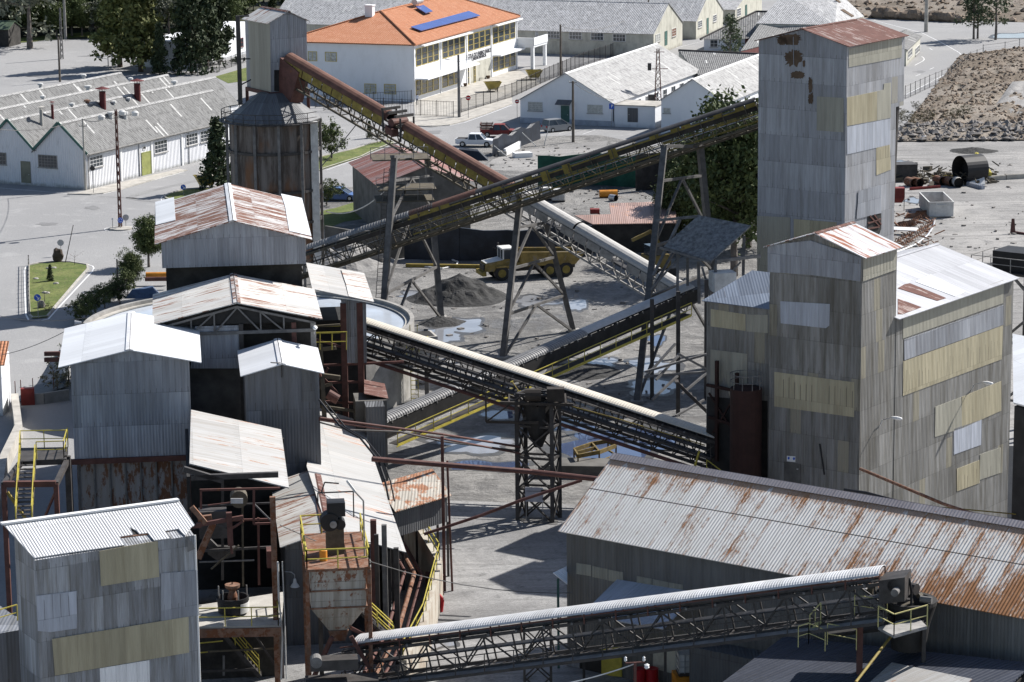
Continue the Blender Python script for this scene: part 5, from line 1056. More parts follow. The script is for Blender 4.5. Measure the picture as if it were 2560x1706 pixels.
# ================================================================ low white sheds at left
a1, a2 = 26.4, -64.
cL = G(*t(0,1,800,162)); zeL = zat(cL, t(0,0,805,1400)[1]); d1, d2 = az(a1), az(a2); cz = Vector((cL.x,cL.y,zeL))
wg = along(cz, d2, t(0,0,318,1350)[0]); Ll = along(cz, d1, 590); zrL = zat(cL+d2*wg/2, t(0,0,410,1125)[1])
S1 = house('white_shed', 'white ribbed shed with green gable trim facing the open plaza', cL, a1, Ll, a2, wg, 0, zeL, zrL, 1, m_slat, m_asb, .35, .25, m_asbL, 'shed', group='white sheds in a row')
T = S1['T']; fs1 = Face(cL, d1, -d2); fg1 = Face(cL, d2, -d1)
window(T, fg1, *t(0,0,357,1420), *t(0,0,520,1525), 6, 4, m_grey, m_glass); window(T, fs1, *t(0,0,817,1425), *t(0,0,932,1520), 4, 3, m_white, m_glass)
for q in ((1402,1285,1512,1388),(1686,1222,1788,1318),(1816,1190,1926,1285)): window(T, fs1, *t(0,0,q[0],q[1]), *t(0,0,q[2],q[3]), 4, 3, m_white, m_glass)
door(T, fs1, *t(0,0,1288,1390), *t(0,0,1366,1600), plain('olive door', (.28,.30,.10), .6))
window(T, fs1, *t(0,0,1295,1337), *t(0,0,1320,1360), 1, 1, m_white, m_dark, sill=False)
for x in (1100, 1380, 1655): a_ = fs1.az(*t(0,0,x,1480))[0]; b = MB(); fs1.block(b, a_-.2, a_+.2, 0, zeL-.1, 0, .1); b.build('pilaster', m_white, T)
m_trim = plain('green verge trim', (.05,.13,.11), .6)
b = MB(); ap = cL+d2*wg/2+UPZ*(zrL+.13)-d1*.3
for s_ in (cL-d2*.35+UPZ*(zeL-.02)-d1*.3, cL+d2*(wg+.1)+UPZ*(zeL+.1)-d1*.3): b.beam(s_, ap, .07, .3)
b.build('verge_trim', m_trim, T)
lbl = ['second white shed, its roof carrying two tall rust red chimneys', 'third white shed roof with round vents along it', 'farthest white shed roof at the edge of the car park']
sheds = [S1]
for i in range(3):
    k = i+1; sl_ = {1: 2.5, 2: 2.0, 3: 0}[k]; ck = cL+d2*(wg+.02)*k
    S_ = house('white_shed', lbl[i], ck, a1, along(ck+d2*wg/2+UPZ*zrL, d1, {1:534,2:415,3:298}[k]), a2, wg-.04, 0, zeL, zrL, 1, m_slat, m_asb if k != 2 else m_asb, .12, .25, m_asbL, 'shed', group='white sheds in a row'); sheds.append(S_)
    b = MB(); ap = ck+d2*wg/2+UPZ*(zrL+.13)-d1*.3
    for s_ in (ck-d2*.0+UPZ*(zeL+.1)-d1*.3, ck+d2*wg+UPZ*(zeL+.1)-d1*.3): b.beam(s_, ap, .07, .3)
    b.build('verge_trim', m_trim, S_['T'])
fg2 = Face(sheds[1]['c'], d2, -d1); window(sheds[1]['T'], fg2, *t(0,0,-60,1395), *t(0,0,55,1495), 4, 3, m_grey, m_glass); door(sheds[1]['T'], fg2, *t(0,0,200,1478), *t(0,1,275,100), plain('olive grey door', (.20,.20,.15), .6))
def roof_pt(k, px, py):   # on which slope: use plane of near slope of shed k
    cz = sheds[k]['c']+UPZ*zeL; n = d1.cross(d2*(wg/2)+UPZ*(zrL-zeL)).normalized(); n = n if n.z > 0 else -n; return HIT(px, py, cz, n)
def chimney(k, px, py, h, r, m, label, hat=True, group=None):
    p = roof_pt(k, *t(0,0,px,py)); T = thing('chimney', label, 'chimney', p, group); b = MB(); b.tube(p-UPZ*.4, p+UPZ*h, r, 14); b.build('flue', m, T)
    if hat: b = MB(); b.lathe(p+UPZ*(h+.35), [(r*2.3,0),(0,r*.7)], 14); b.build('rain_cap', m, T); b = MB(); [b.beam(p+Vector((r*.8*math.cos(a), r*.8*math.sin(a), h)), p+Vector((r*.8*math.cos(a), r*.8*math.sin(a), h+.4)), .04) for a in (0,1.57,3.14,4.7)]; b.build('strut', m, T)
m_flue = plain('oxblood flue paint', (.11,.025,.025), .7, .2)
chimney(1, 938, 985, 2.1, .42, m_flue, 'left of the two tall dark red flues with conical caps'); chimney(1, 1255, 910, 2.1, .42, m_flue, 'right of the two tall dark red flues with conical caps')
chimney(1, 380, 1150, 2.0, .2, m_conc, 'slender pale chimney with pointed cap near the green gable'); chimney(1, 481, 1090, 1.8, .17, m_flue, 'slender dark red flue beside the pale chimney')
vl = ['round roof vent nearest the left flue', 'round roof vent just right of the left flue', 'round roof vent in the shadow of the right flue', 'round roof vent at the far left of the second roof', 'tilted rusty roof cowl left of the left flue', 'small pale vent right of the far ridge', 'pale cowl in the middle of the third roof', 'box shaped vent near the far end of the third roof', 'round vent high on the farthest roof', 'round vent low on the farthest roof']
for i, (k, x, y, s_) in enumerate(((1,655,975,.3),(1,1035,955,.3),(1,1172,925,.28),(2,392,908,.28),(1,795,945,.34),(2,1190,742,.28),(2,803,815,.38),(1,1590,770,.34),(3,763,712,.3),(3,369,793,.3))):
    p = roof_pt(k, *t(0,0,x,y)); b = MB(); b.lathe(p-UPZ*.15, [(s_*.7,0),(s_*.7,.35),(s_*1.3,.4),(s_*1.2,.6),(0,.7)], 14); o = b.build('roof_vent', m_whited if i != 4 else m_rust, org=p); tag(o, vl[i], 'vent', 'vents on the white sheds')
for i, x in enumerate((1010, 1140)):
    p = roof_pt(0, *t(0,0,x,1085)); b = MB(); b.lathe(p-UPZ*.15, [(.28,0),(.3,.75),(.4,.76),(.4,1.0),(0,1.05)], 14); o = b.build('roof_vent', m_whited, org=p); tag(o, ['pale cylindrical vent left of the lamp post on the nearest shed roof', 'grey cylindrical vent right of the lamp post on the nearest shed roof'][i], 'vent', 'vents on the white sheds')
# green roofed hut at far left and small white hut near the silo head
c = G(*t(0,0,82,430)); house('timber_hut', 'small timber hut with green sheet roof at the forest edge', c, -75, 7, 15, 5, 0, 3.1, 4.2, 1, m_darkw, corr('green roof sheets', (.12,.17,.11), seed=61, sheet=(1,9)), .3, .2, None, 'hut')
c = G(*t(1,0,625,300)); house('small_white_hut', 'small white flat building between the head house and the far road', c, -73, 7, 20, 9, 0, 4.6, 4.65, 1, m_plW2, m_asbW, .2, .2, None, 'hut')
# white dwelling wall behind the dark conifers
c = G(585, 120); T = thing('white_house', 'white house wall with a small window glimpsed between the dark conifers', 'house', c); d_ = az(20); b = MB(); b.obox(G(470,172)+d_*16+az(-70)*4, d_*16, az(-70)*4, UPZ*4.4); b.build('wall', m_plW2, T)
fz = Face(G(470,172), d_, az(110)); window_m(T, fz, 6, 7.2, 1.4, 2.8, 2, 2, m_redo, m_glass); window_m(T, fz, 20, 21.2, 1.4, 2.8, 2, 2, m_redo, m_glass)
# ================================================================ conveyors
def frame_axes(A, B):
    d = (B-A).normalized(); s = d.cross(UPZ).normalized(); u = s.cross(d); 
    if u.z < 0: u = -u
    if s.y > 0: s = -s        # s points to the camera side
    return d, s, u
def truss(b, A, B, w, h, bay, cw=.12, bw=.08, sides=2):
    d, s, u = frame_axes(A, B); L = (B-A).length; n = max(2, round(L/bay))
    for sg in (-1, 1):
        o = s*(w/2*sg); b.beam(A+o, B+o, cw, cw*1.3); b.beam(A+o-u*h, B+o-u*h, cw, cw*1.3)
        for i in range(n+1):
            p = A+d*(L*i/n)+o; b.beam(p, p-u*h, bw)
            if i < n:
                q = A+d*(L*(i+1)/n)+o
                b.beam(*((p, q-u*h) if i % 2 else (p-u*h, q)), bw)
    for i in range(n+1):
        p = A+d*(L*i/n); b.beam(p+s*w/2-u*h, p-s*w/2-u*h, bw)
        if i < n: q = A+d*(L*(i+1)/n); b.beam(p+s*w/2-u*h, q-s*w/2-u*h, bw*.8)
def arc(b, A, B, w, r, a0, a1, n=8, thick=.03):
    # corrugated arched cover: uv u runs along the conveyor
    d, s, u = frame_axes(A, B); L = (B-A).length; vs = []; fs = []; uv = []
    seg = max(1, int(L/3)); 
    for k in range(seg+1):
        for i in range(n+1):
            a = R(a0+(a1-a0)*i/n); vs.append(A+d*(L*k/seg)+s*(w/2*math.cos(a))+u*(r*math.sin(a)))
    m = n+1
    for k in range(seg):
        for i in range(n):
            fs.append((k*m+i, (k+1)*m+i, (k+1)*m+i+1, k*m+i+1)); u0, u1 = L*k/seg, L*(k+1)/seg; v0, v1 = w*1.5*i/n, w*1.5*(i+1)/n
            uv.append([(u0,v0),(u1,v0),(u1,v1),(u0,v1)])
    b.add(vs, fs, uv)
def walkway(T, A, B, off, drop_, w, m, post=2.0, h=1.05, deckm=None, sg=1, mid=True, r=.05):
    d, s, u = frame_axes(A, B); o = s*sg*off-u*drop_; L = (B-A).length
    b = MB(); b.box8([A+o, B+o, B+o+s*sg*w, A+o+s*sg*w]+[p+UPZ*.05 for p in (A+o, B+o, B+o+s*sg*w, A+o+s*sg*w)]); b.build('walkway', deckm or m_steel, T)
    b = MB(); b.beam(A+o+s*sg*w, B+o+s*sg*w, .06, .16); n = round(L/post)
    for i in range(n+1): p = A+o+s*sg*w+d*(L*i/n); b.beam(p, p+UPZ*h, r*1.2)
    b.beam(A+o+s*sg*w+UPZ*h, B+o+s*sg*w+UPZ*h, r)
    if mid: b.beam(A+o+s*sg*w+UPZ*h*.5, B+o+s*sg*w+UPZ*h*.5, r*.8)
    b.build('handrail', m, T)
def conveyor(label, A, B, w=1.1, h=1.5, bay=1.6, tm=None, cov=None, cm=None, cr=.5, ca=(0,180), cz=.35, belt=True, side=None, group=None, cw=.12, hoops=0, nearside=None):
    T = thing('conveyor', label, 'conveyor', A, group); d, s, u = frame_axes(A, B); L = (B-A).length
    b = MB(); truss(b, A, B, w, h, bay, cw); b.build('truss', tm or m_steel, T)
    if belt:
        b = MB(); b.beam(A+u*.12, B+u*.12, w*.8, .06); b.beam(A-u*h*.45, B-u*h*.45, w*.7, .04); b.build('belt', m_black, T)
        n = int(L/1.6); b = MB(); O = ORG[T.name]; b.beam(O-s*w*.48+u*.05, O+s*w*.58+u*.05, .13)
        r0_ = b.build('roller', m_steelg, T)
        for i in range(n):
            r_ = r0_ if i == 0 else r0_.copy()
            if i: COL.objects.link(r_)
            r_.location = A+d*(L*(i+.5)/n)-O
    if cov:
        for f0, f1 in cov: b = MB(); arc(b, A.lerp(B, f0)+u*cz, A.lerp(B, f1)+u*cz, w*1.18, cr, *ca); o = b.build('canopy', cm, T); md = o.modifiers.new('s', 'SOLIDIFY'); md.thickness = .03
    if hoops:
        b = MB(); n = int(L/hoops)
        for i in range(n+1): p = A+d*(L*i/n); b.beam(p+s*w*.56-u*.0, p+s*w*.56+u*cz, .06); b.beam(p-s*w*.56-u*.0, p-s*w*.56+u*cz, .06)
        b.build('canopy_post', tm or m_steel, T)
    if side:
        for f0, f1, z0, z1, m in side:
            b = MB(); a_, c_ = A.lerp(B, f0), A.lerp(B, f1); o = s*(w*.5+.12); b.box8([a_+o+u*z0, c_+o+u*z0, c_+o+s*.04+u*z0, a_+o+s*.04+u*z0]+[a_+o+u*z1, c_+o+u*z1, c_+o+s*.04+u*z1, a_+o+s*.04+u*z1]); b.build('side_panel', m, T)
    return T
def onseg(A, B, px):   # fraction along A->B with projected x == px
    return along(A, (B-A), px)
# C5/C4 line
A5 = P(1718, 722, 252); B5 = P(722, 140, 281)
fX = onseg(A5, B5, 1290); X5 = A5.lerp(B5, fX); g0, g1 = onseg(X5, B5, t(1,0,1350,0)[0]), onseg(X5, B5, t(1,0,1245,0)[0])
n5 = 22; sp = []
for i in range(n5):
    f0, f1 = i/n5, (i+1)/n5
    if (f1 < g0-.0) or (f0 > g1): sp.append((f0+.002, f1-.002, -.62, .12, m_yeld))
T = conveyor('inclined conveyor under a rust brown half round cover with yellow side plates', X5+UPZ*-.4, B5+UPZ*-.4, 1.25, 2.0, 1.7, m_steelb, [(0,g0-.01),(g1+.005,1)], m_tuberust, .62, (-5,185), .12, side=sp, group='long inclined conveyors', cw=.14)
b = MB(); Xm = X5.lerp(B5, (g0+g1)/2); d5, s5, u5 = frame_axes(X5, B5)
for k in (-.9, 0, .9): b.beam(Xm+d5*k-s5*1.1+UPZ*.75, Xm+d5*k+s5*1.3+UPZ*.75, .25)
for k in (-1.2, 1.2):
    for q in (-.9, .9): b.beam(Xm+d5*k+s5*q-UPZ*1.5, Xm+d5*k+s5*q+UPZ*.7, .18)
b.build('drive_frame', m_steel, T); b = MB(); b.obox(Xm-UPZ*1.3+s5*.9, d5*.5, s5*.4, UPZ*.7); b.tube(Xm-s5*1-UPZ*.2, Xm+s5*1-UPZ*.2, .4, 14); b.build('drive_unit', m_steelr, T)
b = MB(); b.prism([B5+d5*.3-s5*.8-UPZ*.2, B5-d5*2.4-s5*.8-UPZ*.6, B5-d5*1.0-s5*.8-UPZ*4.2, B5+d5*.8-s5*.8-UPZ*4.2], s5*1.7); b.build('discharge_chute', m_steelr, T)
T = conveyor('pale dusty conveyor with smooth grey belt cover descending behind the braced support tower', A5-UPZ*.4, X5-UPZ*.4, 1.25, 2.0, 1.7, m_steelgl, [(0,.15),(.17,.62),(.63,.985)], m_canopyG, .55, (-5,185), .12, side=[(i/13+.003, (i+1)/13-.003, -.75, -.02, m_steelgl) for i in range(13) if i not in (9, 4)], group='long inclined conveyors', cw=.14)
# C6
A6 = P(700, 640, 259); B6 = P(1893, 246, 249.5)
sp = []; rr6 = random.Random(4)
for i in range(46):
    if i > 12 and rr6.random() < .42: sp.append((i/46+.002, (i+1)/46-.001, .14+.0, .40, m_yeld))
    if i > 14 and rr6.random() < .3: sp.append((i/46+.002, (i+1)/46-.001, -.62, -.40, m_yeld))
for f0 in (.56, .605, .70): sp.append((f0, f0+.016, -.42, .42, m_yeld))
T = conveyor('long yellow and black conveyor climbing to the tall tower', A6-UPZ*.6, B6-UPZ*.6, 1.35, 1.9, 1.5, m_steelb, [(.33,1)], m_steel, .36, (10,170), .35, side=sp, group='long inclined conveyors', hoops=2.2, cw=.15)
d6, s6, u6 = frame_axes(A6, B6)
for f0, f1, m in ((.06,.33,m_canopyD), (.28,.42,m_tuberust)):
    b = MB(); arc(b, A6.lerp(B6, f0)+u6*(-.2), A6.lerp(B6, f1)+u6*(-.2), 1.62, .42, 5, 175); o = b.build('canopy', m, T); o.modifiers.new('s', 'SOLIDIFY').thickness = .03
walkway(T, A6-UPZ*.6, B6-UPZ*.6, .72, 1.5, .7, m_steelb, 2.0, 1.15, m_steelv)
b = MB(); a_, c_ = A6.lerp(B6, .12)-UPZ*.6+s6*.78, B6-UPZ*.6+s6*.78; b.box8([a_-u6*.35, c_-u6*.35, c_+s6*.03-u6*.35, a_+s6*.03-u6*.35, a_+u6*.02, c_+u6*.02, c_+s6*.03+u6*.02, a_+s6*.03+u6*.02]); b.build('skirt_plate', m_steelv, T)
b = MB(); a_, c_ = A6.lerp(B6, .28)-UPZ*.6, B6-UPZ*.6; L6_ = (c_-a_).length; b.beam(a_+s6*.85+u6*.12, c_+s6*.85+u6*.12, .05, .11); b.beam(a_+s6*.85-u6*1.25, c_+s6*.85-u6*1.25, .05, .13); b.beam(a_+s6*.85-u6*.62, c_+s6*.85-u6*.62, .04, .07)
b.build('yellow_strip', m_yeld, T); b = MB(); n6 = int(L6_/1.9)
O = ORG[T.name]; b.beam(O+s6*.88-u6*.62, O+s6*.88+u6*.45, .07); sp0 = b.build('strip_post', m_steelb, T)
for i in range(n6):
    sp_ = sp0 if i == 0 else sp0.copy()
    if i: COL.objects.link(sp_)
    sp_.location = a_+d6*(L6_*(i+.5)/n6)-O

# C2
A2 = P(905, 800, 213); B2 = P(1800, 1092, 204)
T = conveyor('black conveyor with cream ribbed cover crossing the yard between the two plants', A2-UPZ*.35, B2-UPZ*.35, 1.2, 1.9, 1.5, m_steel, [(0,.99)], m_canopyC, .26, (5,175), .30, group='long inclined conveyors', hoops=1.5, cw=.16)
walkway(T, A2-UPZ*.35, B2-UPZ*.35, .62, 1.0, .75, m_steel, 1.8, 1.1, m_steel); walkway(T, A2-UPZ*.35, B2-UPZ*.35, .62, .7, .55, m_steel, 1.8, .9, m_steel, sg=-1)
d2_, s2_, u2_ = frame_axes(A2, B2); b = MB(); b.tube(A2-UPZ*2.5+s2_*1.2, B2-UPZ*2.5+s2_*1.2, .14, 8); b.build('pipe', m_steelr, T)
b = MB(); f_ = onseg(A2, B2, 1305); b.path([A2.lerp(B2, f_)+s2_*1.9-UPZ*.3, A2.lerp(B2, f_+.02)+s2_*1.9-UPZ*.9, A2.lerp(B2, .75)+s2_*1.7-UPZ*.55, A2.lerp(B2, .98)+s2_*1.7-UPZ*.4], .04); b.build('cable', m_yeld, T)
# C3
A3 = P(945, 1052, 217); B3 = P(1732, 712, 243)
T = conveyor('dark conveyor with dusty ribbed cover and yellow railed walkway passing under the cream one', A3-UPZ*.3, B3-UPZ*.3, 1.25, 1.0, 1.8, m_steel, [(.0,.62)], m_canopyD, .40, (0,180), .2, group='long inclined conveyors')
d3, s3, u3 = frame_axes(A3, B3)
b = MB(); arc(b, A3.lerp(B3, .62)-u3*.1, A3.lerp(B3, .985)-u3*.1, 1.5, .35, 20, 160); o = b.build('canopy', m_canopyG, T); o.modifiers.new('s', 'SOLIDIFY').thickness = .03; o['label'] = 'smooth pale upper cover'
for f0, f1 in ((0,1),): b = MB(); a_, c_ = A3-UPZ*.3, B3-UPZ*.3; b.box8([a_+s3*.66-u3*.9, c_+s3*.66-u3*.9, c_+s3*.7-u3*.9, a_+s3*.7-u3*.9]+[p+u3*.95 for p in (a_+s3*.66-u3*.9, c_+s3*.66-u3*.9, c_+s3*.7-u3*.9, a_+s3*.7-u3*.9)]); b.build('side_panel', m_dark, T)
walkway(T, A3.lerp(B3, -.0)-UPZ*.3, A3.lerp(B3, .93)-UPZ*.3, .95, 1.35, .9, m_yel, 1.9, 1.05, m_steel, r=.055)
b = MB(); d_ = A3.lerp(B3, .93); a_ = A3-UPZ*1.72+s3*1.9; c_ = d_-UPZ*1.72+s3*1.9; b.beam(a_, c_, .04, .09); b.build('toe_board', m_yel, T)
# C1 foreground
A1c = P(862, 1606, 163.5); B1c = P(2206, 1428, 152)
A1c = Vector(A1c); T = conveyor('foreground conveyor with bright white ribbed cover and open black truss', A1c-UPZ*.55, B1c-UPZ*.55, 1.15, 1.75, 1.75, m_steel, None, None, group='long inclined conveyors', cw=.13)
d1c, s1c, u1c = frame_axes(A1c, B1c)
f0 = onseg(A1c, B1c, 897); b = MB(); arc(b, A1c.lerp(B1c, f0)+u1c*.05, B1c+u1c*.0, 1.75, .24, 0, 180); o = b.build('canopy', m_canopyW, T); o.modifiers.new('s', 'SOLIDIFY').thickness = .03
b = MB(); nn = int((B1c-A1c).length/1.75)
for i in range(nn+1):
    p = A1c.lerp(B1c, i/nn)
    if i/nn >= f0:
        for sg in (-1,1): b.beam(p+s1c*.65*sg-UPZ*.6, p+s1c*.72*sg+u1c*.05, .07)
b.beam(A1c+s1c*.7-UPZ*.12, B1c+s1c*.7-UPZ*.12, .07); b.build('canopy_post', m_steelr, T)
walkway(T, A1c-UPZ*.55, B1c-UPZ*.55, .60, 1.85, .9, m_steel, 1.75, 1.1, m_steelgl); 
b = MB(); b.obox(B1c+d1c*.7-UPZ*1.6, d1c*.7, s1c*.8, UPZ*1.3); b.build('head_box', m_steel, T)
b = MB(); b.tube(B1c+d1c*.8+s1c*.8-UPZ*.7, B1c+d1c*.8-s1c*.8-UPZ*.7, .34, 20); b.build('drum', m_black, T)
b = MB(); b.tube(B1c+d1c*1.0+s1c*1.0-UPZ*.9, B1c+d1c*1.0+s1c*1.5-UPZ*.9, .2, 16); b.build('motor', m_steelg, T)
q = G(1345, 1725); b = MB()
# ================================================================ leg towers
m_legs = plain('dark dusty leg steel', (.115,.11,.105), .75, .35, 1.5)
def legtower(label, nb, nt_, fb, ft, lv, w=.42, rung=.22, m=None, group='braced conveyor support towers', double=True, top=True, extra=None):
    T = thing('support_tower', label, 'support tower', nb, group); m = m or m_legs
    for a, c in ((nb, nt_), (fb, ft)): b = MB(); b.beam(a, c, w); b.build('leg', m, T)
    def at(k): return nb.lerp(nt_, k), fb.lerp(ft, k)
    ks = lv
    for i, k in enumerate(ks):
        a, c = at(k); b = MB(); b.beam(a, c, rung); b.build('crossbeam', m, T)
        if i+1 < len(ks):
            lo = ks[i]; hi = ks[i+1]; a2_, c2_ = at(hi); mid = a2_.lerp(c2_, .5); al, cl = at(lo)
            for e in (al, cl): b = MB(); b.beam(e, mid, rung*.9); b.build('diagonal', m, T)
    if ks[0] > 0:
        a2_, c2_ = at(ks[0]); mid = a2_.lerp(c2_, .5)
        for e in (nb, fb): b = MB(); b.beam(e, mid, rung*.9); b.build('diagonal', m, T)
    if top: b = MB(); a, c = nt_, ft; b.beam(a+(a-c)*.06, c+(c-a)*.06, w*.8, w*.5); b.build('cap_beam', m, T)
    for e in (nb, fb): b = MB(); b.obox(e, Vector((.5,0,0)), Vector((0,.5,0)), UPZ*.25); b.build('footing', m_grey, T)
    return T
def topat(base, px, py, d): return P(px, py, d)
T1 = legtower('support tower with ladder and platforms under the rust brown conveyor', G(950, 900), P(986, 392, 256), G(1103, 797), P(1068, 392, 272), [.32,.68,.88], w=.5)
b = MB(); a_ = G(950,900); l0 = a_+Vector((-.7,-.3,0)); tp_ = P(986,392,256)+Vector((-.9,-.3,-1))
for k in (0, .45): b.beam(l0+Vector((k,0,0)), tp_+Vector((k,0,0)), .05)
for i in range(46): q = l0.lerp(tp_, i/46); b.beam(q, q+Vector((.45,0,0)), .035)
b.build('ladder', m_steel, T1)
for px, py, dd in ((1015,470,262),(1010,498,262),(1000,395,265)): b = MB(); q = P(px, py, dd); b.obox(q, Vector((2.6,.3,0)), Vector((-.2,1.8,0)), UPZ*.12); b.build('platform', m_steelb, T1); railing(T1, [q+Vector((-2.6,-1.8,.1)), q+Vector((2.6,-1.5,.1))], 1.1, 1.3, m=m_steelg)
legtower('tall A shaped support tower standing beside the yellow dump truck', G(1257, 898), P(1301, 488, 256), G(1434, 830), P(1348, 488, 262), [.27,.55,.80], w=.48)
legtower('tallest support tower with long leaning leg under the upper end of the long conveyor', G(1592, 1008), P(1661, 366, 246.5), G(1800, 880), P(1750, 366, 251), [.40,.60,.86], w=.5)
TT4 = thing('support_tower', 'dark four post trestle under the upper end of the dusty conveyor', 'support tower', G(1695, 1040), 'braced conveyor support towers')
for q, tp_ in ((G(1695,1040), P(1694,762,225)), (G(1765,1000), P(1764,740,229)), (G(1630,1000), P(1640,800,228))): b = MB(); b.beam(q, Vector((q.x,q.y,tp_.z)), .32); b.build('leg', m_steel, TT4)
b = MB()
for x0, y0, x1, y1 in ((1612,942,1768,930),(1612,930,1770,885),(1695,885,1770,925),(1630,1000,1694,940),(1640,950,1700,885),(1705,985,1770,930),(1690,1040,1760,1000),(1612,945,1688,860)): b.beam(P(x0,y0,227), P(x1,y1,229), .16)
b.build('bracing', m_steelg, TT4)
b = MB(); q = P(1730,985,226)
for i in range(9): b.obox(q+Vector((.35*i-1.2,0,-.35*i+1)), Vector((.15,0,0)), Vector((0,.5,0)), UPZ*.05)
b.beam(q+Vector((-1.2,-.5,1)), q+Vector((2,-.5,-2.2)), .08, .25); b.build('stair', m_steel, TT4)
# lattice tower under C2
pts = [G(1294,1300), G(1316,1290), G(1400,1294), G(1381,1307)]; T = thing('support_tower', 'square lattice tower carrying the cream covered conveyor beside the notice board', 'support tower', pts[0], 'braced conveyor support towers')
zt5 = 9.0
for q in pts: b = MB(); b.beam(q, q+UPZ*zt5, .28); b.build('leg', m_steel, T)
b = MB()
for i in range(4):
    a_, c_ = pts[i], pts[(i+1) % 4]
    for k in range(4):
        z0, z1 = zt5*k/4, zt5*(k+1)/4; b.beam(a_+UPZ*z0, c_+UPZ*z1, .12); b.beam(c_+UPZ*z0, a_+UPZ*z1, .12); b.beam(a_+UPZ*z1, c_+UPZ*z1, .15)
b.build('bracing', m_steel, T)
m_ = sum(pts, Vector())/4; b = MB(); b.lathe(m_, [(.3,5.2),(.7,6.2),(1.0,7.6),(1.0,8.8)], 12); b.build('chute', m_dark, T)
b = MB()
for k in range(7): b.beam(m_+Vector((-2.0+k*.65,-1.5,8.6-.3*(k % 2))), m_+Vector((-2.0+k*.65,1.4,8.6)), .12)
b.beam(m_+Vector((-2.6,-1.5,8.7)), m_+Vector((2.4,-1.5,8.5)), .2); b.beam(m_+Vector((-3.6,-1.2,7.3)), m_+Vector((0,-1.2,7.2)), .18); b.beam(m_+Vector((-3.6,-1.2,7.3)), m_+Vector((-3.6,-1.2,9.4)), .12); b.beam(m_+Vector((-3.6,-1.2,7.3)), m_+Vector((-1,-1.2,9.2)), .1)
b.tube(m_+Vector((-.9,-1.3,9.2)), m_+Vector((.2,-1.3,9.2)), .45, 12); b.obox(m_+Vector((1.2,-1,8.7)), Vector((.6,0,0)), Vector((0,.4,0)), UPZ*.9); b.build('transfer_gear', m_steelv, T)
p0_ = P(1313,1218,201.6); T = thing('notice_board', 'pale weathered notice board in front of the lattice tower', 'sign', drop(p0_)); fN = Face(drop(p0_), Vector((math.cos(R(-10)), math.sin(R(-10)), 0)), Vector((math.sin(R(-10)), -math.cos(R(-10)), 0)))
a1_ = fN.az(1358,1222)[0]; z1_, z0_ = p0_.z, fN.az(1313,1254)[1]; b = MB(); fN.block(b, 0, a1_, z0_, z1_, 0, .05); b.build('board', plain('faded grey board', (.36,.37,.42), .6, .15, 3), T)
text_on(fN, '1ª B  CANT.', (1313+1358)/2, 1229, .22, m_letter, T, bold=True)
b = MB(); fN.block(b, .05, a1_-.05, z1_-.28, z1_-.25, .05, .06); b.build('rule_line', m_letter, T)
for k in (.05, a1_-.05): b = MB(); q = fN.pt(k, 0, -.03); b.beam(q, q+UPZ*z1_, .06); b.build('post', m_steelgl, T)
# dark sloped awning
T = thing('awning', 'tilted dark gritty awning on posts above the conveyor transfer point', 'awning', drop(P(1779,656,237))); aw = [P(1779,656,237), P(1660,619,241), P(1747.5,541,242), P(1878,567,239.7)]
b = MB(); slab(b, aw, .12, 0); b.build('awning_sheet', plain('gritty black sheet', (.21,.21,.205), .95, .5, 3, bump=1), T)
for x, y, d_, x1, y1 in ((1694,636,240,1694,740),(1788,660,237.5,1790,742),(1719,645,241,1719,715),(1746,655,240,1748,760),(1860,590,240.5,1858,690)): a_ = P(x,y,d_); b = MB(); b.beam(a_, P(x1,y1,d_), .24); b.build('post', m_steelg, T)
b = MB(); b.beam(P(1550+100,620,241), P(1779,656,237), .16); b.beam(P(1640,552,242), P(1748,541,242), .2); b.beam(P(1790,654,237), P(1900,640,241), .25); b.beam(P(1810,700,239), P(1852,655,239), .12); b.beam(P(1755,668,238), P(1776,740,238), .14)
b.beam(P(1633,690,240), P(1700,550,242), .2); b.beam(P(1627,725,240), P(1700,640,240), .14); b.build('bracing', m_steelg, T)
b = MB(); b.obox(P(1806,712,238)-UPZ*.5, Vector((.9,.2,0)), Vector((-.2,.8,0)), UPZ*1.6); b.tube(P(1782,702,237.5), P(1800,702,237.5), .35, 12); b.build('drive_unit', m_whited, T)
# ================================================================ hopper silo in the foreground
c = drop(P(767.5,1429,161)); w = 3.45; dh = 3.3; zd = P(768,1430,161).z
T = thing('hopper_silo', 'rust streaked white hopper silo with pyramid bottom and yellow railed deck', 'hopper', c)
def B_(z0, z1, i0, i1, nm, m):
    b = MB(); lo = [c+dQ*i0+dA*i0, c+dQ*(w-i0)+dA*i0, c+dQ*(w-i0)+dA*(dh-i0), c+dQ*i0+dA*(dh-i0)]; hi = [c+dQ*i1+dA*i1, c+dQ*(w-i1)+dA*i1, c+dQ*(w-i1)+dA*(dh-i1), c+dQ*i1+dA*(dh-i1)]
    b.box8([p+UPZ*z0 for p in lo]+[p+UPZ*z1 for p in hi]); return b.build(nm, m, T)
m_hop = corr('rust blotched white hopper plate', (.44,.41,.36), (.28,.24,.19), tone=.03, sheet=(9,1.1), pitch=9, rust=.50, rcol=(.13,.055,.03), rs=(1.9,1.1), streak=.6, seed=51, seam=.7, ticks=0, bump=.2, dirt=.4)
zb_ = zat(c, 1527); zc_ = zat(c, 1596); zs_ = zat(c, 1625)
B_(zb_, zd-.02, .18, .18, 'bin_body', m_hop); B_(zc_, zb_-.01, 1.2, .2, 'bin_cone', m_hop); B_(zs_, zc_-.01, 1.35, 1.15, 'spout', m_rust)
b = MB(); 
for z_ in (zb_+1.0, zb_): b.obox(c+dQ*w/2+dA*dh/2+UPZ*(z_), dQ*(w/2-.12), dA*(dh/2-.12), UPZ*.09)
b.build('band', m_rust, T)
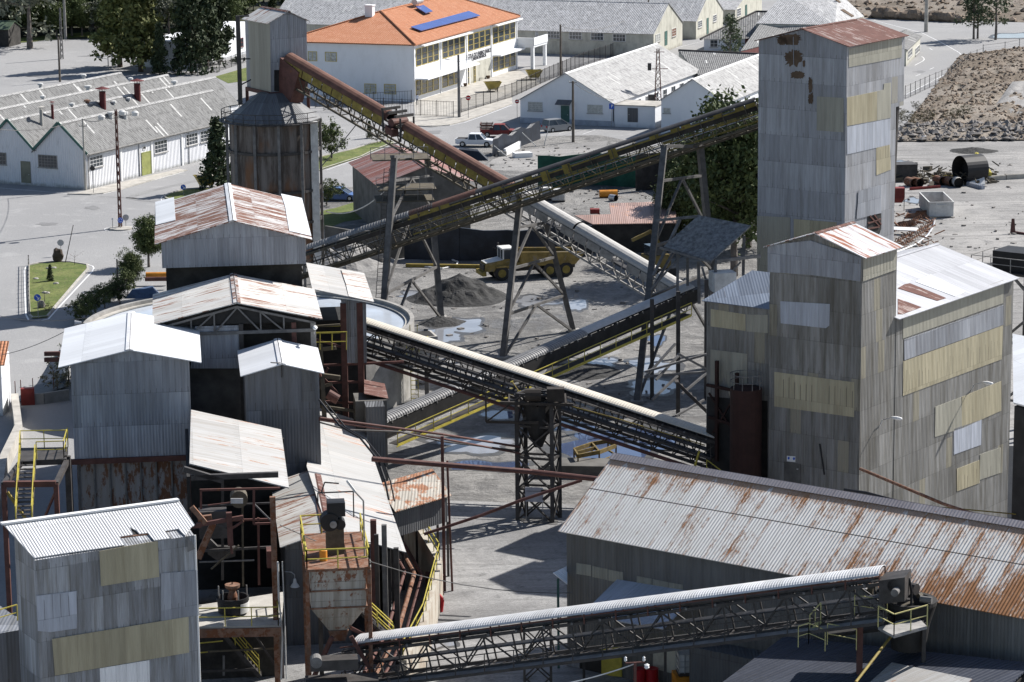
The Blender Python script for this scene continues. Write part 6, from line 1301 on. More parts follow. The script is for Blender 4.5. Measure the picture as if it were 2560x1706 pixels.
b = MB(); b.obox(c+dQ*w/2+dA*3.6+UPZ*zd, dQ*(w/2+.05), dA*3.7, UPZ*.14); b.build('deck', m_rust, T)
for x, y in ((0,0),(w,0),(0,dh),(w,dh)): q = c+dQ*x+dA*y; b = MB(); b.beam(q, q+UPZ*zd, .21); b.build('leg', m_rust, T)
for x in (1.0, w+.9): q = c+dQ*x+dA*7; b = MB(); b.beam(q, q+UPZ*zd, .25); b.build('leg', m_steel, T)
zz = zd+.14; railing(T, [c+dQ*(w)+UPZ*zz+dA*7.2, c+dQ*w+UPZ*zz, c+UPZ*zz, c+UPZ*zz+dA*7.2, c+dQ*1.2+UPZ*zz+dA*7.25], 1.1, 1.75, r=.075)
b = MB(); b.beam(c+dQ*1.3+UPZ*zc_, c-dQ*.0+UPZ*(zc_-3.2)+dA*1.0, .22); b.beam(c+dQ*(w-1.1)+UPZ*zc_, c+dQ*(w-.1)+UPZ*(zc_-1.9), .22); b.beam(c+dQ*(w-1)+UPZ*zc_+dA*1.5, c+dQ*(w+.8)+UPZ*(zc_-1.2)+dA*2, .2); b.build('strut', m_steelr, T)
q = c+dQ*1.75+dA*3.2+UPZ*zz; T = thing('bucket_elevator_head', 'black elevator head with motor and belt guard standing on the hopper deck', 'machine', q); b = MB(); b.obox(q, dQ*.5, dA*.45, UPZ*1.7); b.build('casing', m_steelb, T)
b = MB(); b.tube(q+UPZ*1.9-dA*.6-dQ*.3, q+UPZ*1.9+dA*.3-dQ*.3, .52, 20); b.tube(q+UPZ*1.75-dA*.6+dQ*.3, q+UPZ*1.75+dA*.2+dQ*.3, .3, 16); b.build('belt_guard', m_black, T); b = MB(); b.tube(q+UPZ*1.8-dA*.75-dQ*.1, q+UPZ*1.8-dA*.6-dQ*.1, .2, 18); b.build('pulley', m_steelgl, T)
b = MB(); b.obox(q+UPZ*2.2+dQ*.1, dQ*.5, dA*.5, UPZ*.8); b.build('hood', m_black, T); b = MB(); b.beam(q+UPZ*3.0-dQ*.9, q+UPZ*3.5-dQ*.9, .07); b.beam(q+UPZ*2.0+dQ*1.1, q+UPZ*3.5+dQ*1.1, .07); b.beam(q+UPZ*3.5-dQ*.9, q+UPZ*3.5+dQ*1.1, .07); b.beam(q+UPZ*3.5-dQ*.7, q+UPZ*4.1-dQ*.5, .07); b.beam(q+UPZ*4.1-dQ*.5, q+UPZ*4.0+dQ*.3, .07); b.build('lifting_frame', m_steel, T)
b = MB(); q2 = c+dQ*1.0+dA*1.6+UPZ*(zz+.0); b.lathe(q2, [(.22,0),(.22,.6),(.2,.62),(0,.6)], 18); o = b.build('bucket', m_orange, org=q2); tag(o, 'small orange bucket standing on the hopper deck', 'bucket')
# lamp and mast by the hopper
q = c+dQ*3.35+dA*2.2+UPZ*zz; T = thing('deck_lamp', 'thin lamp post with tilted pale head on the hopper deck', 'lamp', q); b = MB(); b.path([q, q+UPZ*3.2, q+UPZ*3.8-dQ*.5], .05); b.build('post', m_steelgl, T); b = MB(); b.beam(q+UPZ*3.75-dQ*.45, q+UPZ*4.4-dQ*.9, .22, .12); b.build('lamp_head', m_whited, T)
# yellow railed stair down on the right of the hopper
T = thing('pipe_rack_wall', 'long stained concrete wall carrying rusty pipes and a yellow rail right of the hopper', 'wall', G(1090,1560)); 
wp = [G(1010,1345), G(1100,1440+60), G(1060,1600+60), G(1010,1760)]; b = MB(); hgt = 2.6
for a_, c_ in zip(wp, wp[1:]): n_ = (c_-a_).normalized(); n_ = Vector((-n_.y, n_.x, 0)); b.box8([a_-n_*.2, c_-n_*.2, c_+n_*.2, a_+n_*.2]+[p+UPZ*hgt for p in (a_-n_*.2, c_-n_*.2, c_+n_*.2, a_+n_*.2)])
b.build('wall', plaster('stained pale wall', (.46,.43,.37), .8, dcol=(.24,.17,.11), base=.3), T)
for k, (dx, m, r) in enumerate(((-1.1,m_steelr,.13),(-1.6,m_rust,.15),(-2.2,m_steelr,.11))): b = MB(); b.path([p+Vector((dx,0,1.6+.15*k)) for p in wp], r, 8); b.build('pipe', m, T)
railing(T, [p+UPZ*hgt for p in wp], 1.1, 2.2)
# long pipes
def pipe(label, pts, r, m, cat='pipe', n=10): b = MB(); b.path(pts, r, n, 0); o = b.build('pipe', m, org=pts[0]); tag(o, label, cat); return o
pipe('thick rust red pipe running across the yard to the long shed', [P(930,1148,181), P(1330,1180,184), P(1510,1200,183)], .17, m_steelr)
pipe('upper brown pipe from the slim tower to the lattice tower', [P(798,1045,187), P(1105,1086,192), P(1300,1118,201)], .08, m_steelr)
pipe('lower brown pipe from the slim tower to the lattice tower', [P(798,1050,187), P(1105,1097,192), P(1300,1134,201)], .07, m_steelr)
pipe('dark hose sagging over the white roof between the towers', [P(798,1056,187), P(870,1075,188), P(1000,1080,190), P(1105,1104,192), P(1300,1128,201)], .06, m_steel)
pipe('slanting brown pipe rising from the stilt hut to the long shed', [P(1060,1336,184), P(1200,1290,184), P(1300,1252,184), P(1455,1201,184)], .10, m_steelr)
T = thing('pipe_support', 'brown post carrying the pipes halfway across the yard', 'post', G(1108,1400)); b = MB(); q = drop(P(1107,1200,184.5)); b.beam(q, q+UPZ*P(1107,1085,184.5).z, .2); b.beam(q+Vector((.5,0,0)), q+Vector((.3,0,P(1107,1150,184.5).z)), .14); b.build('post', m_steelr, T)
pts = [P(798,1000,187.5), P(850,1065,186), P(900,1095,184), P(945,1150,181.5), P(962,1200,180), P(972,1250,179.5)]; pipe('black hose hanging down from the slim tower to the stilt hut', pts, .07, m_black, 'hose')
pipe('second black hose hanging beside the first one', [p+Vector((.35,0,-.1)) for p in pts], .05, m_black, 'hose')
# ================================================================ things around the long shed
fs_ = SHD['F1']
T = SHD['T']
def sw(px, m, nm, th=.04, o=.01, lb=None):
    w_ = patch(T, fs_, [t(2,3,*q) for q in px], m, nm, th, o); 
    if lb: w_['label'] = lb
sw(((822,1225),(1008,1208),(1008,1515),(825,1500)), m_yel, 'door', .08, .02, 'yellow double door')
sw(((1290,1165),(1745,1100),(1745,1560),(1290,1440)), m_plO, 'wall_panel', .04, .01, 'pale plastered bay')
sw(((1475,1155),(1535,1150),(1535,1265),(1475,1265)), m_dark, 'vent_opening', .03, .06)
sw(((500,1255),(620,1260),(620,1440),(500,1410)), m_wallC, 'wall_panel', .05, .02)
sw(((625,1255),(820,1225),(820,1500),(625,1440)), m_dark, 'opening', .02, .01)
p0_ = fs_.hit(*t(2,3,960,640)); p1_ = fs_.hit(*t(2,3,1700,760)); T2 = thing('porch_roof', 'bluish grey porch roof propped against the shaded wall of the long shed', 'roof', drop(p0_))
b = MB(); slab(b, [p0_, p1_, p1_+fs_.n*3.6-UPZ*1.2, p0_+fs_.n*3.6-UPZ*1.2], .08, 0); b.build('sheeting', m_lightp, T2)
for k in (p0_+fs_.n*3.4, p1_+fs_.n*3.4): b = MB(); b.beam(drop(k), k-UPZ*1.2, .15); b.build('post', m_steel, T2)
T2 = thing('gable_awning', 'small white awning projecting from the gable corner of the long shed', 'awning', G(1400,1460)); fg_ = Face(cs, az(U), -az(V)*-1)
a_ = cs+UPZ*zat(cs, 1442); b = MB(); slab(b, [P(1418,1417,170.5), P(1418,1462,168.5), P(1382,1434,169.5)], .05, 0); b.build('sheet', m_whitep, T2)
b = MB(); q = P(1395,1447,169.5); b.beam(drop(q), q, .14); b.build('post', m_green, T2)
# big annex at bottom (dark grey) and lower corrugated roof
p0_ = fs_.hit(1762, 1590); T2 = thing('dark_annex', 'charcoal annex box with brownish boarded front under the conveyor', 'building', drop(p0_)); p1_ = fs_.hit(2140,1650)
b = MB(); q = [drop(p0_), drop(p1_), drop(p1_)+fs_.n*1.6, drop(p0_)+fs_.n*1.6]; b.box8([q[0], q[1], q[2], q[3]]+[x+UPZ*(p0_.z-.2) for x in q]); b.build('wall', m_wallK, T2)
p0_ = fs_.hit(2000, 1575); p1_ = fs_.hit(2620, 1640)
T2 = thing('lower_roof', 'dark blue shaded corrugated roof below the machine platform at bottom right', 'roof', drop(p0_)); e_ = fs_.n*16; b = MB()
m_dblue = corr('blue grey shaded roof sheets', (.060,.068,.09), (.04,.045,.06), tone=.06, sheet=(1.1,5), pitch=.28, bump=1.2, seed=71, streak=.4)  # shade lying over the lower roof is put into this dark blue
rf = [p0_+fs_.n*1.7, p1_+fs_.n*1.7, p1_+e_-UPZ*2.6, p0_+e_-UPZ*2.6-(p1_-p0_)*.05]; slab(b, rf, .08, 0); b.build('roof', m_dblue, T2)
nn_ = (rf[1]-rf[0]).cross(rf[3]-rf[0]).normalized(); nn_ = nn_ if nn_.z > 0 else -nn_
b = MB(); b.prism([HIT(*t(3,3,*q), rf[0]+nn_*.12, nn_) for q in ((1130,1395),(1860,1545),(1760,1640),(860,1640))], nn_*.05); b.build('roof_overlay', m_roofP, T2)  # pale overlay paints the sunlit piece of this roof
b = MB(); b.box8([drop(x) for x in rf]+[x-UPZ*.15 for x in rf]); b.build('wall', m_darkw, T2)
# machine platform
T2 = thing('drive_platform', 'dark machine platform with pale yellow railings at the head of the foreground conveyor', 'platform', drop(P(2250,1560,151)))
zq = P(2240,1575,150.5).z; dk = [P(2195,1573,151), P(2235,1582,149.5), P(2318,1560,151), P(2290,1553,153)]; dk = [Vector((p.x,p.y,zq)) for p in dk]; b = MB(); b.prism(dk, -UPZ*.14); b.build('platform', m_steelgl, T2)
m_py = plain('pale yellow railing', (.55,.50,.22), .6, .15); railing(T2, [dk[0], dk[1], dk[2]], 1.15, 1.4, m=m_py, r=.055)
d1_ = lambda x, y, dd=152.5: P(*t(3,3,x,y), dd)
for pts in (((788,965),(1085,1010)), ((540,1225),(805,1275)), ((275,1250),(370,1220),(520,1285))): 
    q = [d1_(*p) for p in pts]; railing(T2, q, 1.15, 1.6, m=m_py, r=.045)
for x, y, w_ in ((840,985,.3),(1425,1020,.2)): q = d1_(x, y); b = MB(); b.beam(drop(q), q, w_); b.build('post', m_steelr if x < 1000 else m_steel, T2)
b = MB(); q = d1_(1000,1005,153.5); b.obox(q-UPZ*.3, d1c*2.6, s1c*1.2, UPZ*.14); b.build('deck', m_dark, T2)
q = P(*t(3,3,1290,760), 153.2); T2 = thing('cone_crusher', 'black round crusher with bent hose arch beside the conveyor head', 'machine', q-UPZ*3); b = MB(); b.lathe(q-UPZ*3, [(.9,0),(1.1,1.4),(1.45,2.5),(1.45,2.7),(1.2,2.7),(.9,1.9),(0,1.9)], 28); b.build('bowl', m_dark, T2)
b = MB(); a_ = P(*t(3,3,1238,740), 152); c_ = P(*t(3,3,1308,740), 152); mm_ = (a_+c_)/2; pts = [a_+(c_-a_)*(k/8)+UPZ*(.75*math.sin(math.pi*k/8)) for k in range(9)]; b.path(pts+[c_-UPZ*2.2], .07, 8); b.build('hose', m_black, T2)
b = MB()
for x in (970, 1130): a_ = P(*t(3,3,x,700), 152.2); b.beam(a_-UPZ*.4, P(*t(3,3,x,622), 152.2), .09)
b.beam(P(*t(3,3,970,626), 152.2), P(*t(3,3,1130,614), 152.2), .09); b.build('lifting_frame', m_steel, T2)
pipe('slanting yellow green pole crossing the dark lower roof', [P(*t(3,3,1140,1125), 151), P(*t(3,3,800,1568), 146)], .07, m_yeld, 'pole')
# pipes and cable along the shed ridge
pipe('long brown pipe leaning from the tower wall down to the shed ridge', [P(*t(3,2,842,1140), 186), P(*t(3,2,1600,1460), 176), P(*t(3,2,1900,1560), 172)], .10, m_rust)
pipe('black hose lying behind the shed ridge', [P(*t(3,2,700,1330), 183), P(*t(3,2,900,1360), 181), P(*t(3,2,1180,1435), 179), P(*t(3,2,1500,1490), 177), P(*t(3,2,1900,1560), 175), P(*t(3,2,2334,1640), 172)], .10, m_black, 'hose')
pts = [P(*t(3,2,x,y), 177) for x, y in ((1000,1400),(1300,1470),(1700,1500),(2334,1560))]; b = MB(); b.path(pts, .04); [b.beam(p-UPZ*1.2, p, .06) for p in pts]; o = b.build('hand_rail', m_yeld, org=pts[0]); tag(o, 'thin yellow hand rail behind the shed ridge at right', 'railing')
# ================================================================ vegetation
def crown_mesh(name, mat, clumps, nleaf, spread, leaf, seed, core=0):
    rr = random.Random(seed); vs = []; fs = []
    for c, sc_ in clumps:
        for k in range(nleaf):
            p = Vector((rr.gauss(0,1), rr.gauss(0,1), rr.gauss(0,.75)))*spread*sc_; q = Vector(c)+p; s = leaf*rr.uniform(.6,1.4)
            n = Vector((rr.gauss(0,1), rr.gauss(0,1), rr.gauss(.6,1))).normalized(); a = n.orthogonal().normalized(); a.rotate(Matrix.Rotation(rr.random()*6.28, 3, n)); bb = n.cross(a)
            i = len(vs); vs += [q+a*s, q+bb*s*.55, q-a*s, q-bb*s*.55]; fs.append((i,i+1,i+2,i+3))
    me = bpy.data.meshes.new(name); me.from_pydata([tuple(v) for v in vs], [], fs); me.materials.append(mat); me.uv_layers.new(name='UVMap'); return me
def trunk_mesh(name, mat, h, r, limbs, seed):
    rr = random.Random(seed); b = MB(); pts = [Vector((rr.gauss(0,.02)*h*(k/5), rr.gauss(0,.02)*h*(k/5), h*k/5)) for k in range(6)]
    for k in range(5): b.tube(pts[k], pts[k+1], r*(1-.17*k), 8, r*(1-.17*(k+1)), cap=k in (0,4))
    for e in limbs:
        z = min(h*.95, e.z*.8); k = min(4, int(z/h*5)); st = pts[k].lerp(pts[k+1], z/h*5-k); b.tube(st, e, r*.28, 5, r*.08, cap=False)
    me_o = b.build(name, mat); me = me_o.data; bpy.data.objects.remove(me_o); return me
def tree_kind(kind, h, seed):
    rr = random.Random(seed); cl = []; limbs = []
    if kind == 'cypress':
        n = int(58*h/3)
        for i in range(n):
            t_ = (i+rr.random())/n; z = h*(.16+.84*t_); R_ = h*.27*(1-t_)**.5*(.85+.25*math.sin(t_*23+seed)); a = rr.random()*6.28; q = R_*rr.uniform(.35,1.05)
            cl.append(((q*math.cos(a), q*math.sin(a), z-q*.15), .8+.4*rr.random()))
        return crown_mesh('crown', m_leafc, cl, 26, h*.034, h*.028, seed), trunk_mesh('trunk', m_bark, h*.85, h*.03, [Vector(c[0]) for c in cl[::9]], seed)
    if kind == 'conifer':
        n = int(46*h/3)
        for i in range(n):
            t_ = (i+rr.random())/n; z = h*(.10+.9*t_); R_ = h*.22*(1-t_)**.75*(.8+.35*abs(math.sin(t_*19+seed))); a = rr.random()*6.28; q = R_*rr.uniform(.3,1.1)
            cl.append(((q*math.cos(a), q*math.sin(a), z-q*.35), .7+.5*rr.random()))
        return crown_mesh('crown', m_leafd, cl, 26, h*.034, h*.026, seed), trunk_mesh('trunk', m_bark, h*.9, h*.022, [Vector(c[0]) for c in cl[::8]], seed)
    if kind == 'pine':
        n = 60
        for i in range(n):
            t_ = rr.random()**.8; z = h*(.22+.78*t_); R_ = h*.26*(1-t_)**.5*(.7+.5*rr.random()); a = rr.random()*6.28; q = R_*rr.uniform(.4,1)
            cl.append(((q*math.cos(a), q*math.sin(a), z), .6+.5*rr.random()))
        return crown_mesh('crown', m_leafp, cl, 26, h*.038, h*.020, seed), trunk_mesh('trunk', m_barkg, h*.92, h*.02, [Vector(c[0]) for c in cl[::2]], seed)
    if kind in ('bushy', 'round', 'olive', 'scrub', 'twigs'):
        fl = {'bushy': .42, 'round': .55, 'olive': .5, 'scrub': .75, 'twigs': .8}[kind]; n = {'bushy': 300, 'round': 150, 'olive': 90, 'scrub': 46, 'twigs': 26}[kind]; lobes = [Vector((rr.gauss(0,.25)*h*fl, rr.gauss(0,.25)*h*fl, h*rr.uniform(.4,.8))) for _ in range(6)]
        for i in range(n):
            L_ = rr.choice(lobes); v = Vector((rr.gauss(0,1), rr.gauss(0,1), rr.gauss(0,1))).normalized()*rr.uniform(.6,1.05); q = L_+Vector((v.x*h*fl*.62, v.y*h*fl*.62, v.z*h*.32)); q.z = max(.08*h, q.z); cl.append((tuple(q), .7+.5*rr.random()))
        m = {'bushy': m_leafb, 'round': m_leafb, 'olive': m_leafo, 'scrub': m_leafs, 'twigs': m_leafr}[kind]
        return crown_mesh('crown', m, cl, {'twigs': 10, 'bushy': 52}.get(kind, 26), h*.045, {'bushy': .017, 'twigs': .012}.get(kind, .026)*h, seed), trunk_mesh('trunk', m_barkg, h*.6, h*.03, [Vector(c[0]) for c in cl[::6]], seed)
TK = {}
def tree(kind, p, h, label, name='tree', group=None, var=0, cat='tree', squash=1.0):
    key = (kind, var)
    if key not in TK: TK[key] = tree_kind(kind, 10.0, hash(kind) % 97*0+{'cypress':3,'conifer':5,'pine':7,'bushy':11,'round':13,'olive':17,'scrub':19,'twigs':23}[kind]+var*31)
    cm_, tm = TK[key]; T = thing(name, label, cat, p, group); s = h/10.0; T.scale = (s*squash, s*squash, s); T.rotation_euler = (0, 0, rnd(0, 6.28))
    for nm, me in (('crown', cm_), ('trunk', tm)): o = bpy.data.objects.new(nm, me); COL.objects.link(o); o.parent = T
    return T
# tall trees at upper left
for i, (px, py, h, kind, v, lab) in enumerate(((300,168,16,'cypress',0,'big olive green cypress, leftmost of the clump behind the white sheds'),(352,180,15,'cypress',1,'big olive green cypress standing in front of the clump behind the white sheds'),(400,186,8,'conifer',0,'low spreading dark tree right of the olive green cypresses'),
        (478,184,17,'conifer',1,'dark conifer with thick trunk between the cypress clump and the white house'),(519,168,17,'conifer',2,'dark conifer in the middle of the group before the white house'),(548,160,16,'conifer',0,'dark conifer nearest the head house mast'),(75,122,19,'olive',1,'tall grey leaved tree with bare trunk at the far left car park'))):
    tree(kind, G(px, py), h, lab, 'conifer' if kind != 'olive' else 'tree', 'tall trees behind the white sheds' if i < 6 else None, v, squash=.8 if kind == 'conifer' else 1)
# forest edge
rf_ = random.Random(21)
fl_ = ['dark evergreen in the forest edge along the top of the car park', 'grey green tree in the forest edge along the top of the car park', 'bushy broadleaf in the forest edge along the top of the car park']
k_ = 0
for row, (y0_, y1_) in enumerate(((96, 84), (78, 66), (58, 46), (36, 26))):
    for i in range(21):
        px = -60+i*33+rf_.uniform(-14,14); py = y0_+(y1_-y0_)*i/21-row*2+rf_.uniform(-3,3)
        if px > 600: continue
        kd = rf_.choice((('conifer',0),('bushy',2),('cypress',1),('bushy',0)) if row else (('bushy',1),('olive',0),('conifer',0),('bushy',0))); j = {'conifer':0,'cypress':0,'olive':1}.get(kd[0], 2)
        tree(kd[0], G(px, py), rf_.uniform(6,9) if row == 0 else rf_.uniform(13,18), fl_[j], 'forest_tree', fl_[j].replace(' in the', 's in the'), kd[1])
for i in range(13):
    px = 640+i*40+rf_.uniform(-10,10); py = 34-i*1.5+rf_.uniform(-4,3); kd = rf_.choice((('bushy',1),('olive',0),('bushy',0),('conifer',0)))
    tree(kd[0], G(px, py-6), rf_.uniform(4,7), 'low tree or shrub in the belt above the road behind the school', 'forest_tree', 'low trees behind the school road', kd[1])
for i in range(12):
    px = 620+i*46+rf_.uniform(-10,10); tree('bushy', G(px, 8-i*1.3), rf_.uniform(9,13), 'tall tree in the back row above the road behind the school', 'forest_tree', 'tall trees behind the school road', i % 3)
# pines at right
tree('pine', G(2434,98), 10.5, 'left pine of the pair on the verge inside the road bend', 'pine_tree', None, 0); tree('pine', G(2444,97), 10, 'second pine stem leaning on the left pine of the verge', 'pine_tree', None, 1)
tree('pine', G(2489,100), 12.5, 'taller right pine with dark trunk on the verge by the puddle', 'pine_tree', None, 2)
tree('pine', G(1826,196), 9.8, 'young pine growing between the workshop roofs', 'pine_tree', None, 1)
# big trees behind the long conveyor
for i, (px, py, h, v, s) in enumerate(((1835,690,16.5,0,.9),(1780,640,12.5,1,1.),(1700,600,8,2,1.),(1870,620,15,2,.9),(1740,560,9,0,1.),(1895,560,13,1,.9),(1800,560,9,1,1))):
    tree('bushy', G(px, py), h, ['tallest bushy dark tree against the tall tower','dense green tree left of the tall tower','low spreading dark tree under the support tower','bushy tree pressed behind the tall tower','smaller dark tree behind the rusty low roof','dark tree peeping out beside the tall tower','small bushy tree at the back of the tower thicket'][i], 'tree', 'thicket left of the tall tower', v, squash=s)
tree('conifer', G(546,476), 8.6, 'bushy dark spruce growing against the left side of the silo', 'spruce', None, 2, squash=1.1)
tree('round', G(829,398), 5.0, 'round leafy tree on the lawn right of the silo', 'tree', None, 0)
tree('conifer', G(924,346), 2.3, 'small clipped conical shrub on the lawn by the conveyor', 'shrub', None, 0, 'shrub'); tree('scrub', G(943,360), 2.0, 'brownish shrub beside the clipped conical one', 'shrub', None, 0, 'shrub')
tree('bushy', G(372,668), 5.4, 'big light green bush beside the gabled loft', 'bush', None, 1, 'bush'); tree('bushy', G(335,720), 3.6, 'dark bush below the big light green one', 'bush', None, 2, 'bush'); tree('round', G(300,760), 2.4, 'small leafy bush behind the plaza fence post', 'bush', None, 1, 'bush')
for i, (x, y, h) in enumerate(((262,770,2.3),(238,785,2.4),(215,800,2.5),(200,812,2.2),(283,752,2.0),(320,738,2.6))): tree('round', G(x, y), h, 'clump of the leafy hedge curving along the round tank', 'hedge_clump', 'hedge along the round tank', i % 2, 'hedge')
tree('scrub', G(145,985), 2.6, 'greyish thorny bush on the slope behind the crusher tower', 'bush', None, 0, 'bush'); tree('olive', G(172,960), 3.2, 'grey bush beside the corner of the crusher tower', 'bush', None, 0, 'bush')
tree('conifer', G(126,705), 1.7, 'little dark conical shrub in the middle of the grass island', 'shrub', None, 1, 'shrub'); tree('twigs', G(187,664), 1.5, 'reddish bare shrub at the wide end of the grass island', 'shrub', None, 0, 'shrub')
tree('twigs', G(112,757), 1.6, 'thin bare sapling near the arrow sign on the grass island', 'shrub', None, 0, 'shrub'); tree('scrub', G(122,780), .9, 'low dark tuft at the narrow end of the grass island', 'shrub', None, 0, 'shrub')
tree('round', G(817,514), 3.0, 'pale leafy bush at the foot of the silo', 'bush', None, 1, 'bush')
for i, (x, y, h) in enumerate(((2240,322,2.4),(2275,318,2.2),(2310,312,2.0),(2330,306,1.7),(2375,310,2.2),(2400,306,2.4),(2425,303,1.6),(2250,300,1.6),(2465,222,1.2),(2480,150,1.4),(2445,155,1.3),(2390,205,1.1),(2530,170,1.2),(2300,345,1.2),(2350,262,1.3),(2410,240,1.0),(2455,270,1.2),(2500,205,1.3),(2430,190,.9),(2290,280,1.5),(2550,240,1.1),(2370,340,1.0),(2180,-2,1.8),(2240,10,1.5),(2330,0,1.7),(2380,20,1.4))):
    tree('scrub', G(x, y), h, 'olive brown gorse bush on the stony slope' if i < 8 else 'small scrubby tuft scattered on the stony slope', 'gorse_bush', 'gorse bushes on the stony slope' if i < 8 else 'scrub tufts on the stony slope', i % 2, 'bush')
# boulder wall along the upper road
for i in range(15):
    px = 2200+i*14.5; p = G(px, 46+i*.75); rr_ = random.Random(i); s = rr_.uniform(.8,1.5); b = MB(); vs = []; fs = []
    for a in range(6):
        for q in range(9):
            th, ph = math.pi*a/5, 2*math.pi*q/9; k = s*(1+.35*noise.noise(Vector((math.sin(th)*math.cos(ph)*1.6, math.sin(th)*math.sin(ph)*1.6, math.cos(th)*1.6+i*3)))); vs.append(p+Vector((k*1.15*math.sin(th)*math.cos(ph), k*math.sin(th)*math.sin(ph), k*.9*math.cos(th)+s*.7)))
    for a in range(5):
        for q in range(9): fs.append((a*9+q, (a+1)*9+q, (a+1)*9+(q+1) % 9, a*9+(q+1) % 9))
    b.add(vs, fs); o = b.build('boulder', m_rock, org=p); tag(o, 'rounded brown boulder in the low wall along the upper road', 'boulder', 'boulders lining the upper road')
def boulder(px, py, sx, sz, label, m, seed, cat='rock', group=None):
    p = G(px, py); b = MB(); vs = []; fs = []
    for a in range(9):
        for q in range(14):
            th, ph = math.pi*a/8, 2*math.pi*q/14; d = Vector((math.sin(th)*math.cos(ph), math.sin(th)*math.sin(ph), math.cos(th))); k = 1+.3*noise.noise(d*1.7+Vector((seed,0,0)))+.12*noise.noise(d*5+Vector((seed,3,0))); vs.append(p+Vector((sx*k*d.x, sx*.8*k*d.y, sz*k*d.z+sz*.8)))
    for a in range(8):
        for q in range(14): fs.append((a*14+q, (a+1)*14+q, (a+1)*14+(q+1) % 14, a*14+(q+1) % 14))
    b.add(vs, fs); o = b.build('rock', m, org=p); tag(o, label, cat, group)
boulder(146,656,.55,.85,'upright dark brown standing rock on the grass island', m_bark, 2); boulder(104,772,.35,.45,'small grey stone by the arrow sign on the grass island', m_rockg, 5)
for i, (x, y) in enumerate(((122,674),(135,673),(90,700),(140,712),(112,735),(118,736))): boulder(x, y, .3, .14, 'flat pale stone lying in the grass island', m_conc, 9+i, 'rock', 'pale stones in the grass island')
# ================================================================ poles, lamps, signs
def pole(label, px, py, top, r=.13, m=None, arms=(), name='utility_pole', r2=None, group=None, cap=None):
    p = G(px, py); h = zat(p, top); T = thing(name, label, 'pole', p, group); b = MB(); b.tube(p, p+UPZ*h, r, 10, r2 or r*.7); b.build('post', m or m_wood, T)
    for (dx, dz, kind) in arms:
        q = p+UPZ*(h+dz)
        if kind == 'lamp':
            b = MB(); e = q+Vector((dx,-.2,.35)); b.path([q, e], .035); b.build('arm', m_ms, T); b = MB(); s_ = 1 if dx > 0 else -1; b.beam(e, e+Vector((.6*s_,0,.08)), .24, .12); b.build('lamp_head', m_whited, T)
        elif kind == 'bar':
            b = MB(); b.beam(q-Vector((dx,0,0)), q+Vector((dx,0,0)), .09); b.build('crossarm', m_steelg, T)
            for k in (-dx, 0, dx): b = MB(); b.lathe(q+Vector((k,0,.05)), [(.05,0),(.07,.1),(.04,.22),(0,.24)], 8); b.build('insulator', m_whited, T)
    return T
def lattice(label, px, py, top, w0=.5, w1=.3, m=None, name='lattice_pylon'):
    p = G(px, py); h = zat(p, top); T = thing(name, label, 'pylon', p); b = MB(); n = int(h/.9); c_ = lambda k, a: p+Vector((math.cos(a)*(w0+(w1-w0)*k/n), math.sin(a)*(w0+(w1-w0)*k/n), h*k/n))
    for a in range(4):
        A = math.pi/4+a*math.pi/2; B2_ = A+math.pi/2; b.beam(c_(0,A), c_(n,A), .08)
        for k in range(n): b.beam(c_(k,A), c_(k+1,B2_), .045); b.beam(c_(k,B2_), c_(k+1,A), .045)
    b.build('lattice', m or m_steelr, T); return T, p, h
pole('concrete pole with rust marks rising behind the farthest white shed', 150, 205, 93, .18, m_wood, r2=.14)
lattice('slim dark lattice pylon on the upper car park', 155, 148, 20, .3, .12, m_steelg)
pole('tall plain grey mast at the grass verge of the car park', 163.7, 98.7, -60, .28, m_steelgl, name='mast')
pole('street lamp with two heads behind the white sheds', 281, 171, 95, .11, m_conc, ((-1.2,-.9,'lamp'),(1.2,-.9,'lamp')), 'street_lamp'); pole('short street lamp with single head behind the white sheds', 271, 174, 144, .1, m_conc, ((-1.2,-.3,'lamp'),), 'street_lamp')
pole('weathered wooden pole with insulators at the corner of the nearest white shed', 214, 476, 297, .15, m_conc, ((.45,-.9,'bar'),))
T, p, h = lattice('tall rusty lattice lamp mast on the little roundabout', 301, 571, 274, .22, .12, m_steelr, 'lamp_mast')
for i, (dx, dz) in enumerate(((-1.6,-.9),(.7,-.4),(2.1,-.5))): q = p+Vector((dx,0,h+dz)); b = MB(); b.beam(p+UPZ*(h-1), q, .05); b.build('arm', m_steelg, T); b = MB(); b.lathe(q-UPZ*.3, [(.12,0),(.38,.1),(.40,.45),(.2,.6),(0,.62)], 14); b.build('lamp_head', m_whited, T)
pole('short dark post with cable at the plaza edge by the hedge', 296, 752, 648, .09, m_steel, name='post')
pole('leaning dark pipe stuck in the grass island beside the standing rock', 163, 659, 560, .05, m_steel, name='post').rotation_euler = (0, R(14), 0)
pole('grey mast behind the orange school roof', 846, 59, -60, .3, m_steelg, name='mast')
pole('speckled concrete lamp pole at the school gate', 1148, 293, 137, .22, m_steelg, ((-1.3,-1.,'lamp'),(1.3,-1.,'lamp')), 'street_lamp', r2=.16)
pole('wooden pole standing in the school fence line', 1402, 192, 62, .2, m_wood); pole('wooden pole in front of the white workshop gable', 1433, 356, 203, .2, m_wood, ((-.5,-.2,'bar'),))
pole('concrete pole before the first warehouse gable', 1621, 113, -30, .18, m_wood, ((1.2,-3.3,'bar'),)); pole('thin pole left of the first warehouse', 1291, 96, -30, .15, m_wood); pole('thick pale column pole beside the curved road', 2315, 80, -60, .36, m_conc, name='mast')
T, p, h = lattice('dark lattice pylon with transformer gear right of the flat annex', 1645, 290, 122, .75, .22, m_steelr); 
for z_, w_ in ((.95,.9),(.70,1.4)): b = MB(); b.beam(p+Vector((-w_*.6,0,h*z_)), p+Vector((w_,0,h*z_)), .09); b.build('crossarm', m_steelr, T)
